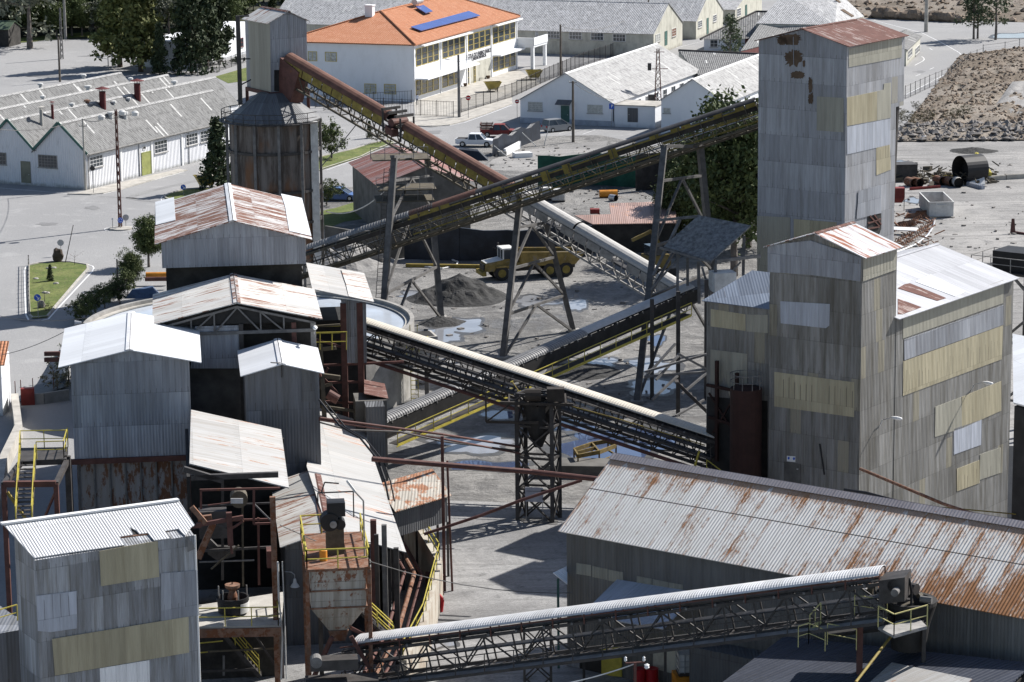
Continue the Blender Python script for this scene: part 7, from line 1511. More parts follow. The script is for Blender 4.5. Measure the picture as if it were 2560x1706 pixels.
b = MB(); b.obox(p+UPZ*(h*.18)+Vector((-.9,0,0)), Vector((.5,0,0)), Vector((0,.4,0)), UPZ*1.3); b.build('transformer', m_steel, T); b = MB(); b.obox(p+UPZ*(h*.68)+Vector((-1.2,0,0)), Vector((.25,0,0)), Vector((0,.25,0)), UPZ*1.0); b.build('switch_box', m_steel, T)
pole('short pole with small green and yellow flag above the pale roof', 2023, 75, 27, .12, m_conc)
q = P(2010, 18, 520); b = MB(); b.prism([q, q+Vector((2.0,0,-1.4)), q+Vector((1.8,0,-2.0)), q+Vector((0,0,-.8))], Vector((0,.03,0))); b.beam(q+UPZ*.4, q-UPZ*4.2, .05); o = b.build('flag', plain('green flag cloth', (.03,.25,.12), .8), org=q); tag(o, 'small green flag drooping from a thin staff', 'flag')
def sign(label, px, py, cx, cy, r, face, m, kind='disc', back=False, arrow=None):
    p = G(px, py); h = zat(p, cy); rm = r/ (F/PX(p)[2]); T = thing('road_sign', label, 'sign', p); b = MB(); b.tube(p, p+UPZ*(h-(0 if kind == 'disc' else 0)), .035, 8); b.build('post', m_steelgl, T)
    c = p+UPZ*h; n = Vector((face[0], face[1], 0)).normalized(); tx = Vector((-n.y, n.x, 0)); 
    if tx.x < 0: tx = -tx
    c = c+n*.06; b = MB()
    def disc(b, rr, o0, o1, k=24, cc=None): cc = cc or c; b.prism([cc+n*o0+tx*(rr*math.cos(2*math.pi*i/k))+UPZ*(rr*math.sin(2*math.pi*i/k)) for i in range(k)], n*(o1-o0))
    if kind == 'disc': disc(b, rm, 0, .02)
    else: b.prism([c+n*0+tx*x*rm+UPZ*z*rm for x, z in ((-1,-1.15),(1,-1.15),(1,1.15),(-1,1.15))], n*.02)
    b.build('plate', m, T); s = MB()
    if arrow == 'bar': s.prism([c+n*.024+tx*x*rm+UPZ*z*rm for x, z in ((-.7,-.18),(.7,-.18),(.7,.18),(-.7,.18))], n*.006)
    if arrow == 'down':
        for pl in (((-.5,.5),(-.35,.62),(.3,-.05),(.15,-.2)), ((.55,-.6),(.6,.15),(-.2,-.6))): s.prism([c+n*.024+tx*x*rm+UPZ*z*rm for x, z in pl], n*.006)
    if arrow == 'round':
        for k in range(3):
            for j in range(5):
                a0_, a1_ = R(120*k+j*18), R(120*k+j*18+18); s.prism([c+n*.024+tx*(q*math.cos(a)*rm)+UPZ*(q*math.sin(a)*rm) for q, a in ((.5,a0_),(.66,a0_),(.66,a1_),(.5,a1_))], n*.006)
    if s.v: s.build('symbol', m_white, T)
    return T, Face(drop(c)+n*.024, tx, n)
m_redsign = plain('red sign enamel', (.40,.015,.02), .4, .05); m_back = plain('grey sign back', (.36,.37,.37), .5, .1)
sign('blue round sign with white diagonal arrow on the grass island', 96, 797, 95, 744, 8.6, (0,-1), m_blue, arrow='down')
sign('blue roundabout sign in front of the lamp mast', 302, 574, 302, 551, 7, (0,-1), m_blue, arrow='round')
sign('grey back of a round sign right of the roundabout mast', 315, 569, 315, 544, 8, (.3,-1), m_back); sign('grey back of a round sign beside the standing rock', 153, 640, 155, 607, 8.2, (0,-1), m_back)
sign('blue round sign with diagonal arrow on the lawn behind the gabled loft', 459, 489, 458, 468, 6.6, (0,-1), m_blue, arrow='down')
sign('dark back of a round sign near the white shed corner', 234, 483, 234, 421, 6.5, (-.2,-1), m_steel)
sign('red no entry disc on the kerb by the school fence', 1171, 296, 1171, 245, 6.2, (.1,-1), m_redsign, arrow='bar'); sign('red no entry disc on the road left of the white workshop', 1293, 297, 1292, 254, 5.2, (0,-1), m_redsign, arrow='bar')
T, fp_ = sign('square blue parking sign before the flat roofed annex', 1529, 320, 1530, 266, 6, (0,-1), m_blue, 'sq'); text_on(fp_, 'P', 1530, 266, .55, m_white, T, 'letter', .01, True)
sign('white bollard sign leaning at the left of the roundabout', 282, 572, 277, 548, 2.2, (0,-1), m_white, 'sq')
# wires
def wire(label, a, b_, sag, r=.035, m=None):
    b = MB(); pts = [a.lerp(b_, k/10)-UPZ*(sag*4*(k/10)*(1-k/10)) for k in range(11)]; b.path(pts, r, 4); o = b.build('cable', m or m_steelg, org=a); tag(o, label, 'cable')
wp_ = G(214,476); hw = zat(wp_, 299); wire('overhead cable from the wooden pole to the lamp mast', wp_+UPZ*hw, G(301,571)+UPZ*(zat(G(301,571),280)), .6)
wire('overhead cable running off the left edge above the white sheds', wp_+UPZ*hw, P(-40,318,335), .8); wire('power line from the front workshop pole to the workshop gable', G(1433,356)+UPZ*zat(G(1433,356),206), P(1536,250,400), .5)
wire('thin cable crossing the plaza corner at lower left', P(-20,786,262), P(215,795,225), .4, .025); wire('thin cable slanting to the crusher tower from the left edge', P(-10,890,235), P(182,818,197), .3, .025)
wire('dark cable from the hopper deck over the yard to the right', P(700,1313,166), P(1460,1482,170), 1.2, .03); wire('bright cable slanting up to the red mast at the bottom', P(1400,1712,150), P(1590,1659,150), .1, .035, m_whited)
wire('power line high between the workshop pole and the warehouse pole', G(1402,192)+UPZ*zat(G(1402,192),66), G(1621,113)+UPZ*zat(G(1621,113),14), 2.0); wire('overhead line from the small white hut to the hill', P(675,22,520), P(780,0,560), .5)
wire('pale hose slung from the silo to the first support tower', P(815,529,284), P(972,468,262), 1.0, .06, m_whited); wire('steel guy wires of the rust brown conveyor', P(800,420,280), P(900,300,276), .1, .05)
# ================================================================ fences
def fence(label, px, h, bar=.35, m=None, rail=True, post=2.6, mesh=False, name='fence', stone=False):
    P_ = [G(*q) for q in px]; T = thing(name, label, 'fence', P_[0]); bb = MB()
    for a, c in zip(P_, P_[1:]):
        L = (c-a).length; n = max(1, round(L/post))
        for i in range(n+1 if c is P_[-1] else n): q = a.lerp(c, i/n); b = MB(); b.beam(q, q+UPZ*(h+.1), .09); b.build('post', m or m_steel, T)
        bb.beam(a+UPZ*(h-.05), c+UPZ*(h-.05), .05); bb.beam(a+UPZ*.15, c+UPZ*.15, .05)
        k = int(L/bar)
        for i in range(k): q = a.lerp(c, (i+.5)/k); bb.beam(q+UPZ*.1, q+UPZ*h, .035)
        if mesh:
            for z in (.5,.9,1.3): bb.beam(a+UPZ*z*h/2, c+UPZ*z*h/2, .02)
    bb.build('bars', m or m_steel, T); return T
fence('black iron railing beside the school entrance gate', [t(1,0,*q) for q in ((540,985),(900,975),(1420,945))], 1.9, .4)
fence('black iron gate railing across the school forecourt', [t(1,0,*q) for q in ((620,1010),(1000,1030),(1500,1055),(1800,1070))], 2.2, .42)
fence('long dark school fence following the pavement up to the workshop', [t(1,0,*q) for q in ((1870,1030),(2334,890))]+[t(2,0,*q) for q in ((0,890),(300,750),(650,600),(900,520),(1200,400))], 2.1, .28)
fence('iron fence in front of the first warehouse wall', [t(2,0,*q) for q in ((40,440),(200,455),(560,465),(900,470))], 1.9, .4)
fence('wire fence on posts bordering the curved road', [t(3,0,*q) for q in ((1250,905),(1298,885),(1472,803),(1638,735),(1768,650),(1847,585),(1960,545))], 1.9, 9, m_steelg, post=3.0, mesh=True)
fence('low wire fence beyond the pines', [t(3,0,*q) for q in ((1960,500),(2160,475),(2420,420))], 1.6, 9, m_steelg, post=6, mesh=True)
fence('thin wire mesh fence round the grass island', isl[:1]+isl[9:12][::-1][:0]+[isl[k] for k in (0,11,10)], 1.0, 9, m_steelg, post=2.2, mesh=True)
fence('low railing along the dark conifers', [t(0,0,*q) for q in ((1800,690),(2000,650),(2270,560))], 1.8, .5, m_steelg)
def wallstrip(label, px, h, m, name='wall', th=.25, cat='wall', wavy=0):
    P_ = [G(*q) for q in px]; b = MB(); top = []
    Q_s = []
    for a, c in zip(P_, P_[1:]):
        n = max(1, int((c-a).length/1.2)) if wavy else 1
        for i in range(n): Q_s.append(a.lerp(c, i/n))
    Q_s.append(P_[-1]); hs = [h*(1+wavy*noise.noise(p*.35)) for p in Q_s]
    for i in range(len(Q_s)-1):
        a, c = Q_s[i], Q_s[i+1]; d = (c-a).normalized(); s_ = Vector((-d.y, d.x, 0))*th/2
        if wavy: 
            o0, o1 = s_*8*noise.noise(a*.9)*wavy, s_*8*noise.noise(c*.9)*wavy
        else: o0 = o1 = Vector()
        b.box8([a-s_, c-s_, c+s_, a+s_, a-s_+o0+UPZ*hs[i], c-s_+o1+UPZ*hs[i+1], c+s_+o1+UPZ*hs[i+1], a+s_+o0+UPZ*hs[i]])
    o = b.build(name, m, org=P_[0]); tag(o, label, cat); return o
wallstrip('black tarpaulin covered wall behind the dump truck', [(1012,648),(1150,652),(1300,650),(1480,640)], 3.3, m_tarp, 'tarpaulin_wall', .3, 'wall', .12)
wallstrip('grey concrete retaining wall between silo and support tower', [(815,640),(900,655),(1012,645)], 3.2, m_concd, 'retaining_wall')
wallstrip('long green netting screen behind the scrap yard', [(1345,470),(1480,462),(1600,470)], 3.8, m_gnet, 'netting_screen', .12, 'netting', .1)
wallstrip('dark shaded brick wall right of the green netting', [(1590,478),(1700,470),(1760,500)], 4.4, m_darkw, 'brick_wall', .3)
wallstrip('low white parapet leading to the wrapped stack', [(1262,390),(1300,370)], .9, m_white, 'parapet', .3)
wallstrip('low wall with red box at the left above the alley', [(55,1013),(110,1010),(172,1000)], .9, m_grey, 'parapet', .3)
wallstrip('mossy stone wall running down the left edge', [(38,1020),(48,1100),(10,1180),(-10,1300)], 1.2, m_conc, 'stone_wall', .6)
wallstrip('yellowish low kerb pipe at the foot of the tarpaulin wall', [(1015,668),(1300,672)], .35, m_yeld, 'kerb_pipe', .35, 'pipe')
q = G(70,1012); b = MB(); b.obox(q, Vector((.55,.1,0)), Vector((-.05,.3,0)), UPZ*1.4); o = b.build('electric_box', m_redo, org=q); tag(o, 'dark red box on the low wall at the left', 'box')
# rusty gabled building left of the first tower
c = G(952, 590); d1_, d2_ = az(78), az(-13); ze = zat(c, 462); cz_ = Vector((c.x,c.y,ze)); w1 = along(cz_, d1_, 1175); zr = zat(c+d1_*w1/2, 418); w2 = 17
RB = house('rust_roof_building', 'grey rendered building with red brown striped tin roof behind the first support tower', c, 78, w1, -13, w2, 0, ze, zr, 2, m_concd, corr('red brown tin roof', (.30,.20,.18), (.20,.10,.085), sheet=(1.0,9), rust=.6, rcol=(.13,.05,.04), rs=(1.5,.1), seed=81, tone=.2), .4, .3, None, 'building')
# low rusty shed in the yard
T = thing('rusty_low_shed', 'low shed under a pinkish rusty roof at the back of the yard', 'shed', G(1560,630)); z_ = 3.0
q = [G(1482,563,z_), G(1690,560,z_), G(1690,505,z_+.9), G(1522,511,z_+.9), G(1527,538,z_+.5), G(1436,541,z_+.5)]; b = MB(); b.prism(q, UPZ*.1); b.build('roof', corr('pink rust roof', (.33,.23,.20), (.28,.17,.13), sheet=(.9,9), rust=.35, rcol=(.30,.15,.08), rs=(.7,.4), seed=83, tone=.2), T)
b = MB(); b.box8([drop(q[k]) for k in (0,1,2,5)]+[Vector((q[k].x,q[k].y,z_-.06)) for k in (0,1,2,5)]); b.build('wall', m_darkw, T)
roofq = G(1487,534,z_+.6); b = MB(); b.obox(roofq, Vector((.5,0,0)), Vector((0,.4,0)), UPZ*.5); b.build('crate', m_redo, T)
# ================================================================ vehicles
def wheel(T, x, y, r, w, m_hub=None):
    b = MB(); b.tube((x, y-w/2, r), (x, y+w/2, r), r, 20); W_ = b.build('wheel', m_black, T); h = MB(); h.tube((x, y-w/2-.02, r), (x, y+w/2+.02, r), r*.55, 14); h.build('rim', m_hub or m_ms, W_)
def prof(b, pts, y0, y1, inset=0):
    n = len(pts); vs = [Vector((x, y0+ (inset if z > 0 else 0), z)) for x, z in pts]+[Vector((x, y1, z)) for x, z in pts]; b.prism([Vector((x, y0, z)) for x, z in pts], Vector((0, y1-y0, 0)))
def place(T, p, rot, s=1.0): T.location = p; T.rotation_euler = (0, 0, rot); T.scale = (s, s, s)
def loc0(name, label, cat, group=None): return thing(name, label, cat, (0,0,0), group)
def car(label, p, rot, L, W, Hh, hood, body, estate=False):
    T = loc0('parked_car', label, 'car'); w = W/2; b = MB(); bel = Hh*.58
    pts = [(-L/2,.35),(-L/2+.05,bel*.95),(-L*.42 if not estate else -L*.47,bel),(L*.5-hood,bel*1.02),(L*.47,bel*.80),(L/2,bel*.62),(L/2,.3),(L*.40,.2),(-L*.42,.2)]; prof(b, pts, -w, w); b.build('body', body, T)
    g = MB(); x0, x1, x2, x3 = (-L*.45 if estate else -L*.40), (-L*.41 if estate else -L*.24), L*.06, L*.5-hood+.15
    lo = [(x0,bel-.02),(x3,bel)]; base = [Vector((x0,-w*.96,bel-.02)), Vector((x3,-w*.96,bel-.02)), Vector((x3,w*.96,bel-.02)), Vector((x0,w*.96,bel-.02))]; top = [Vector((x1,-w*.78,Hh)), Vector((x2,-w*.78,Hh)), Vector((x2,w*.78,Hh)), Vector((x1,w*.78,Hh))]
    g.box8(base+top); g.build('windows', m_glass, T)
    r = MB(); r.box8([v+UPZ*.005 for v in top]+[v*1+UPZ*.06 for v in top]); 
    for sy in (-1,1):
        for xa, xb in ((x0,x1),(x3,x2),((x0+x3)/2-.1,(x1+x2)/2)): r.beam((xa,sy*w*.965,bel), (xb,sy*w*.79,Hh), .07)
    r.build('roof', body, T)
    for x in (-L*.31, L*.31):
        for y in (-w+.08, w-.08): wheel(T, x, y, .33, .22)
    for y in (-w*.7, w*.7):
        h = MB(); h.box(L/2-.06, L/2+.02, y-.18, y+.18, bel*.62, bel*.78); h.build('headlight', m_whited, T); h = MB(); h.box(-L/2-.02, -L/2+.08, y-.12, y+.12, bel*.7, bel*.97); h.build('tail_light', m_redsign, T)
    for y in (-w-.12, w+.02): h = MB(); h.box(x3-.4, x3-.25, y, y+.1, bel, bel+.14); h.build('mirror', body, T)
    place(T, p, rot); return T
m_cblue = plain('blue car paint', (.07,.14,.33), .3, .05, spec=.6); m_cgrey = plain('grey car paint', (.24,.25,.26), .3, .05, spec=.6); m_cwhite = plain('white car paint', (.72,.73,.75), .35, .05, spec=.5)
car('blue saloon car parked beside the silo', G(850,500), R(-13), 4.6, 1.8, 1.45, 1.2, m_cblue)
car('silver grey people carrier parked before the white workshop', G(1394,328), R(32), 4.4, 1.85, 1.65, 1.0, m_cgrey, True)
def pickup(label, p, rot, paint, stake=False):
    T = loc0('pickup_truck' if not stake else 'flatbed_truck', label, 'truck'); b = MB(); prof(b, [(-2.6,.45),(-2.6,1.05),(-.9,1.05),(-.9,.95),(1.35,1.0),(2.45,.88),(2.55,.5),(2.2,.35),(-2.3,.35)], -.88, .88); b.build('body', paint, T)
    b = MB(); b.box(-2.5,-.98,-.76,.76,.98,1.07); b.build('load_bed', m_dark, T)
    if stake: b = MB(); [b.beam((x,y,1.0),(x,y,1.9),.08) for x in (-2.6,-1.8,-1.0) for y in (-.85,.85)]; [b.beam((-2.6,y,z),(-1.0,y,z),.12,.16) for y in (-.85,.85) for z in (1.3,1.7)]; b.beam((-2.6,-.85,1.8),(-2.6,.85,1.8),.1); b.build('stake_sides', m_steelr, T)
    b = MB(); b.box8([Vector(v) for v in ((-.9,-.85,.98),(1.3,-.85,.98),(1.3,.85,.98),(-.9,.85,.98),(-.75,-.7,1.65),(.65,-.7,1.65),(.65,.7,1.65),(-.75,.7,1.65))]); b.build('windows', m_glass, T)
    b = MB(); b.box(-.78,.68,-.72,.72,1.652,1.72)
    for sy in (-1,1): [b.beam((xa,sy*.86,1.0),(xb,sy*.71,1.66),.08) for xa, xb in ((-.9,-.75),(.2,.05),(1.3,.65))]
    b.build('roof', paint, T)
    for x in (-1.65,1.6):
        for y in (-.8,.8): wheel(T, x, y, .38, .24)
    for y in (-.65,.65): h = MB(); h.box(2.48,2.57,y-.15,y+.15,.62,.8); h.build('headlight', m_whited, T)
    place(T, p, rot); return T
pickup('white double cab pickup beside the wrapped stack', G(1190,366), R(-10), m_cwhite); pickup('old flatbed truck with red cab and stake sides behind the white pickup', G(1250,342), R(-4), m_redo, True)
# articulated dump truck (faces -x after rotation)
T = loc0('dump_truck', 'dusty yellow articulated dump truck parked in the middle of the yard', 'truck'); Y = m_yelm
b = MB(); b.box8([Vector(v) for v in ((3.1,-1.15,1.0),(5.0,-1.0,.95),(5.0,1.0,.95),(3.1,1.15,1.0),(3.1,-1.1,2.05),(4.85,-.9,1.75),(4.85,.9,1.75),(3.1,1.1,2.05))]); b.build('bonnet', Y, T)
b = MB(); b.box8([Vector(v) for v in ((3.1,-1.0,2.06),(4.85,-.85,1.77),(4.85,.85,1.77),(3.1,1.0,2.06),(3.1,-1.0,2.10),(4.85,-.85,1.81),(4.85,.85,1.81),(3.1,1.0,2.10))]); b.build('bonnet_cover', m_whited, T)
b = MB(); b.box(4.98,5.05,-.75,.75,1.05,1.65); b.build('grille', m_black, T); b = MB(); b.box(4.9,5.3,-1.2,1.2,.55,.95); b.build('bumper', m_yeld, T)
b = MB(); b.box(1.9,3.1,-.95,.95,1.2,2.1); b.build('cab_base', Y, T); b = MB(); b.box(1.95,3.05,-.88,.88,2.1,3.05); b.build('windows', m_glass, T); b = MB(); b.box(1.85,3.15,-.98,.98,3.05,3.2)
[b.beam((x,y,2.1),(x,y,3.06),.12) for x in (1.95,3.05) for y in (-.9,0,.9)]; b.build('cab_roof', m_whited, T)
b = MB(); b.box(1.6,3.9,-1.4,-1.05,1.35,1.5); b.box(1.6,3.9,1.05,1.4,1.35,1.5); b.box(1.2,1.9,-1.2,1.2,1.3,1.7); b.build('fender', Y, T)
b = MB(); b.box(-4.6,1.6,-.5,.5,.75,1.15); b.build('chassis', m_steel, T)
b = MB()
lo = [(-4.9,1.5),(1.0,1.2)]; o_ = [Vector(v) for v in ((1.2,-1.2,1.35),(1.2,1.2,1.35),(-4.4,1.2,1.25),(-4.4,-1.2,1.25))]; u_ = [Vector(v) for v in ((1.45,-1.4,2.75),(1.45,1.4,2.75),(-5.3,1.4,2.35),(-5.3,-1.4,2.35))]
for i in (0,1,3): 
    j = (i+1) % 4; a_, c_, e_, g_ = o_[i], o_[j], u_[j], u_[i]; nn_ = (c_-a_).cross(g_-a_).normalized()*.1; b.box8([a_, c_, c_+nn_, a_+nn_, g_, e_, e_+nn_, g_+nn_])
b.prism([o_[0], o_[1], o_[2], o_[3]], Vector((0,0,.1))); b.beam(u_[0], u_[3], .18); b.beam(u_[1], u_[2], .18); b.build('dump_body', Y, T)
b = MB(); b.prism([Vector(v) for v in ((1.0,-1.1,2.0),(1.0,1.1,2.0),(-4.6,1.1,1.8),(-4.6,-1.1,1.8))], Vector((0,0,.35))); b.build('load', m_coal, T)
for x in (3.3,-1.7,-3.4):
    for y in (-1.05,1.05): wheel(T, x, y, .75, .55, m_yeld)
place(T, G(1325,692), R(180+17), 1.0)
# second yellow machine half hidden behind
T = loc0('excavator', 'dusty yellow loader with raised boom partly hidden behind the leg tower', 'machine'); b = MB(); b.box(-1.2,1.2,-1,1,.9,2.2); b.build('body', m_yelm, T); b = MB(); b.box(-1.0,.4,-.8,.8,2.21,3.2); b.build('cab', m_glass, T); b = MB(); b.beam((1,0,2),(-.5,0,4.6),.35); b.beam((-.5,0,4.6),(-2.6,0,3.8),.3); b.build('boom', m_yelm, T)
for y in (-1.1,1.1): b = MB(); b.box(-1.8,1.8,y-.3,y+.3,0,.85); b.build('track', m_black, T)
place(T, G(1640,690), R(20), 1.0)
# skips
def skip(label, p, rot, m, s=1.0, full=False):
    T = loc0('skip', label, 'skip', 'yellow skips'); b = MB(); o_ = [Vector(v) for v in ((-.7,-.7,.35),(.7,-.7,.35),(.7,.7,.35),(-.7,.7,.35))]; u_ = [Vector(v) for v in ((-1.3,-.85,1.5),(1.3,-.85,1.5),(1.3,.85,1.5),(-1.3,.85,1.5))]
    for i in range(4): j = (i+1) % 4; a_, c_, e_, g_ = o_[i], o_[j], u_[j], u_[i]; nn_ = (c_-a_).cross(g_-a_).normalized()*-.05; b.box8([a_, c_, c_+nn_, a_+nn_, g_, e_, e_+nn_, g_+nn_])
    b.prism(o_, Vector((0,0,.05))); b.build('bin', m, T); b = MB(); [b.beam((x,y,0),(x,y,.5),.12) for x in (-.6,.6) for y in (-.6,.6)]; b.build('foot', m_steel, T)
    b = MB(); [b.beam(u_[i], u_[(i+1) % 4], .09) for i in range(4)]; b.build('rim', m, T)
    if full: 
        b = MB(); rr_ = random.Random(3); [b.obox(Vector((rr_.uniform(-.9,.9), rr_.uniform(-.6,.6), rr_.uniform(1.2,1.7))), Vector((rr_.uniform(.1,.25),rr_.uniform(-.1,.1),rr_.uniform(-.1,.1))), Vector((0,.15,.05)), Vector((.03,0,.2))) for _ in range(40)]; o = b.build('rubble', m_conc, T); o['kind'] = 'stuff'
    place(T, p, rot, s)
m_skip = plain('scuffed yellow skip paint', (.34,.27,.07), .6, .3, 2, rust=.2)
skip('yellow skip on the school terrace behind the fence, nearer one', G(1232,229), R(10), m_skip, .95); skip('yellow skip behind the fence under the terrace wing', G(1335,199), R(10), m_skip, .95); skip('yellow skip heaped with rubble beside the spruce', G(515,470), R(20), m_skip, 1.0, True)
# white roll-off container
cA = G(*t(3,1,1470,422)); dx_ = az(90-2); wv = along(cA, dx_, t(3,1,1690,425)[0]); dy_ = az(-1); ly_ = 7.2; hh_ = 1.75
T = thing('roll_off_container', 'open white steel container with rusty inside on the gravel track', 'container', cA); b = MB(); a_ = [cA, cA+dx_*wv, cA+dx_*wv+dy_*ly_, cA+dy_*ly_]
for i in range(4): p_, q_ = a_[i], a_[(i+1) % 4]; n_ = Vector((-(q_-p_).y, (q_-p_).x, 0)).normalized()*.07; b.box8([p_+UPZ*.15, q_+UPZ*.15, q_+n_+UPZ*.15, p_+n_+UPZ*.15]+[v+UPZ*hh_ for v in (p_, q_, q_+n_, p_+n_)])
b.build('side', m_whited, T); b = MB(); b.prism([v+(sum(a_, Vector())/4-v)*.06+UPZ*.3 for v in a_], UPZ*.05); b.build('floor', m_rust, T)
b = MB()
for i in range(4): p_, q_ = a_[i], a_[(i+1) % 4]; b.beam(p_+UPZ*hh_, q_+UPZ*hh_, .12, .1)
b.build('rim', m_whited, T)
b = MB()
for i in range(9): p_ = a_[0].lerp(a_[3], (i+.5)/9); b.beam(p_-dx_*.04+UPZ*.2, p_-dx_*.04+UPZ*hh_, .07)
b.build('rib', m_whited, T); b = MB(); m2 = a_[0].lerp(a_[1], .5)-dy_*.06; b.beam(m2-dx_*.6+UPZ*1.45, m2+dx_*.6+UPZ*1.45, .05); [b.beam(m2+dx_*k+UPZ*1.45, m2+dx_*k+UPZ*1.7, .05) for k in (-.6,.6)]; b.build('hook_bar', m_white, T)
# ================================================================ scrap and loose items in the right yard
def cyl(label, name, cat, p, d, L, r, m, n=20, ring=0, hollow=True):
    T = thing(name, label, cat, p); b = MB(); d = Vector(d).normalized(); a_ = p+UPZ*r-d*L/2; b.tube(a_, a_+d*L, r, n, cap=not hollow); b.build('shell', m, T)
    if hollow: b = MB(); b.tube(a_+d*.02, a_+d*L-d*.02, r*.93, n, cap=False); b.tube(a_+d*L*.49, a_+d*L*.51, r*.92, n); b.build('bore', m_dark, T)
    if ring:
        b = MB(); k = int(L/ring)
        for i in range(k+1): q = a_+d*(L*i/k); b.tube(q-d*.04, q+d*.04, r*1.06, n, cap=False)
        b.build('rib', m, T)
    return T
cyl('huge black rubber drum lying on the scrap pile', 'drum', 'drum', G(2425,458), (.9,.45,0), 3.0, 1.7, m_black, 28)
for i, (x, y, l) in enumerate(((2277,466,'short rusty pipe stub, first from the left in the scrap line'),(2292,466,'wide rusty pipe stub with open end in the scrap line'),(2348,462,'rusty drum pipe left of the yellow tube in the scrap line'),(2372,464,'rusty drum pipe touching the yellow tube in the scrap line'))): cyl(l, 'pipe_stub', 'pipe', G(x, y), (.4,-.9,0), 1.6, .52, m_rust, 16)
cyl('long pale pipe lying behind the rusty stubs', 'pipe', 'pipe', G(2325,458), (1,.05,0), 4.5, .16, m_white, 10, hollow=False); cyl('yellowish ribbed half tube standing in the scrap line', 'tube', 'tube', G(2394,468), (.1,-1,0), 1.2, .6, m_conc, 18)
cyl('ribbed steel culvert pipe beside the gravel cone', 'culvert', 'pipe', G(882,661), (1,.02,0), 6.2, .78, m_steelgl, 24, ring=.26)
b = MB(); q = G(2245,450); b.obox(q, Vector((2.0,.2,0)), Vector((-.2,1.2,0)), UPZ*1.9); b.obox(q+UPZ*1.9, Vector((2.05,.2,0)), Vector((-.2,1.25,0)), UPZ*.12); o = b.build('black_tank', m_steel, org=q); tag(o, 'black box tank against the right side of the tall tower', 'tank')
q = G(2243,526); T = thing('feed_hopper', 'small dark red hopper bin on thin legs beside the tall tower', 'hopper', q); b = MB(); b.box8([q+Vector(v) for v in ((-.4,-.3,.9),(.5,-.3,.9),(.5,.3,.9),(-.4,.3,.9),(-.75,-.6,1.5),(.75,-.6,1.5),(.75,.6,1.5),(-.75,.6,1.5))]); b.box8([q+Vector(v) for v in ((-.75,-.6,1.5),(.75,-.6,1.5),(.75,.6,1.5),(-.75,.6,1.5),(-.75,-.6,2.6),(.75,-.6,2.6),(.75,.6,2.6),(-.75,.6,2.6))]); b.build('bin', m_redo, T)
for x in (-.7,.7): b = MB(); b.beam(q+Vector((x,-.5,0)), q+Vector((x,-.5,1.6)), .07); b.build('leg', m_steel, T)
for i, (x0,y0,x1,y1,r,m,l) in enumerate(((2420,464,2458,474,.22,m_lightp,'pale blue box beam on the gravel beside the drum'),(2470,452,2512,449,.26,m_conc,'pale concrete beam, first of two right of the scrap pile'),(2514,449,2575,445,.28,m_conc,'pale concrete beam, second of two right of the scrap pile'),(2275,476,2350,470,.14,m_redo,'long dark red girder before the rusty stubs'),(2300,320,2545,296,.16,m_conc,'long pale lattice beam lying on the rubble bank'),(2300,330,2400,312,.14,m_conc,'second pale beam crossing the first on the rubble bank'),(2330,446,2420,440,.12,m_yeld,'thin yellow beam behind the black drum'),(2440,428,2475,452,.2,m_yel,'yellow plank leaning over the black drum'))):
    a_, c_ = G(x0,y0), G(x1,y1); b = MB(); up_ = 1.9 if 'leaning' in l else 0; b.beam(a_+UPZ*(r+up_), c_+UPZ*(r+up_*.3), r*2, r*2); b.beam(a_+UPZ*(r*2+.02+up_), c_+UPZ*(r*2+.02+up_*.3), r*.6, .05); o = b.build('beam', m, org=a_); tag(o, l, 'beam')
b = MB(); q = G(2443,462); b.box8([q+Vector(v) for v in ((-.9,-.3,0),(.9,-.3,0),(.9,.5,.5),(-.9,.5,.5),(-.9,-.3,.12),(.9,-.3,.12),(.9,.5,.9),(-.9,.5,.9))]); o = b.build('white_sheet', m_white, org=q); tag(o, 'folded white sheet leaning by the black drum', 'sheet')
b = MB(); q = G(2318,349); b.box8([q+Vector(v) for v in ((-1.6,-.5,0),(1.6,-.5,0),(1.5,.5,0),(-1.5,.5,0),(-1.2,-.3,.5),(1.3,-.3,.4),(1.0,.3,.55),(-1.1,.3,.45))]); o = b.build('white_bag', m_white, org=q); tag(o, 'white bag dumped at the edge of the rubble bank', 'bag')
rs = random.Random(8)
T = thing('reinforcement_scrap', 'tangle of rusty toothed reinforcement frames by the tall tower', 'scrap', G(2270,600)); 
for k in range(3):
    a_, c_ = [(G(2235,610),G(2330,560)),(G(2236,580),G(2300,548)),(G(2245,622),G(2320,575))][k]; b = MB(); b.beam(a_+UPZ*.1, c_+UPZ*.1, .12); 
    for i in range(14): q = a_.lerp(c_, i/14); b.beam(q, q+Vector((.25,.1,.6)), .06); b.beam(q+Vector((.25,.1,.6)), q+Vector((.5,0,.05)), .05)
    b.build('frame', m_rust, T)
for i, (x, y) in enumerate(((2290,545),(2310,538),(2265,565))): q = G(x, y); b = MB(); b.box8([q+Vector((rs.uniform(-.2,.2),0,0))+Vector(v) for v in ((-1.2,-.4,.1),(1.3,-.5,.1),(1.1,.5,.2),(-1,.4,.1),(-.8,-.3,.5),(.9,-.3,.7),(.8,.3,.5),(-.7,.3,.45))]); o = b.build('rusty_casting', m_rust, org=q); tag(o, ['rusty casting lump beside the toothed frames','rusty lump in the shadow of the white container','smaller rusty plate near the tower corner'][i], 'scrap')
q = G(2253,585); b = MB(); b.prism([q+Vector(v) for v in ((-1.2,-.5,.5),(1.4,-1.4,.5),(1.8,-.2,.6),(-.7,.7,.6))], UPZ*.08); [b.beam(q+Vector(v), q+Vector((v[0],v[1],.5)), .06) for v in ((-1,-.4,0),(1.3,-1.2,0),(1.6,-.3,0))]; o = b.build('white_table', m_white, org=q); tag(o, 'white tabletop frame lying among the rusty scrap', 'table')
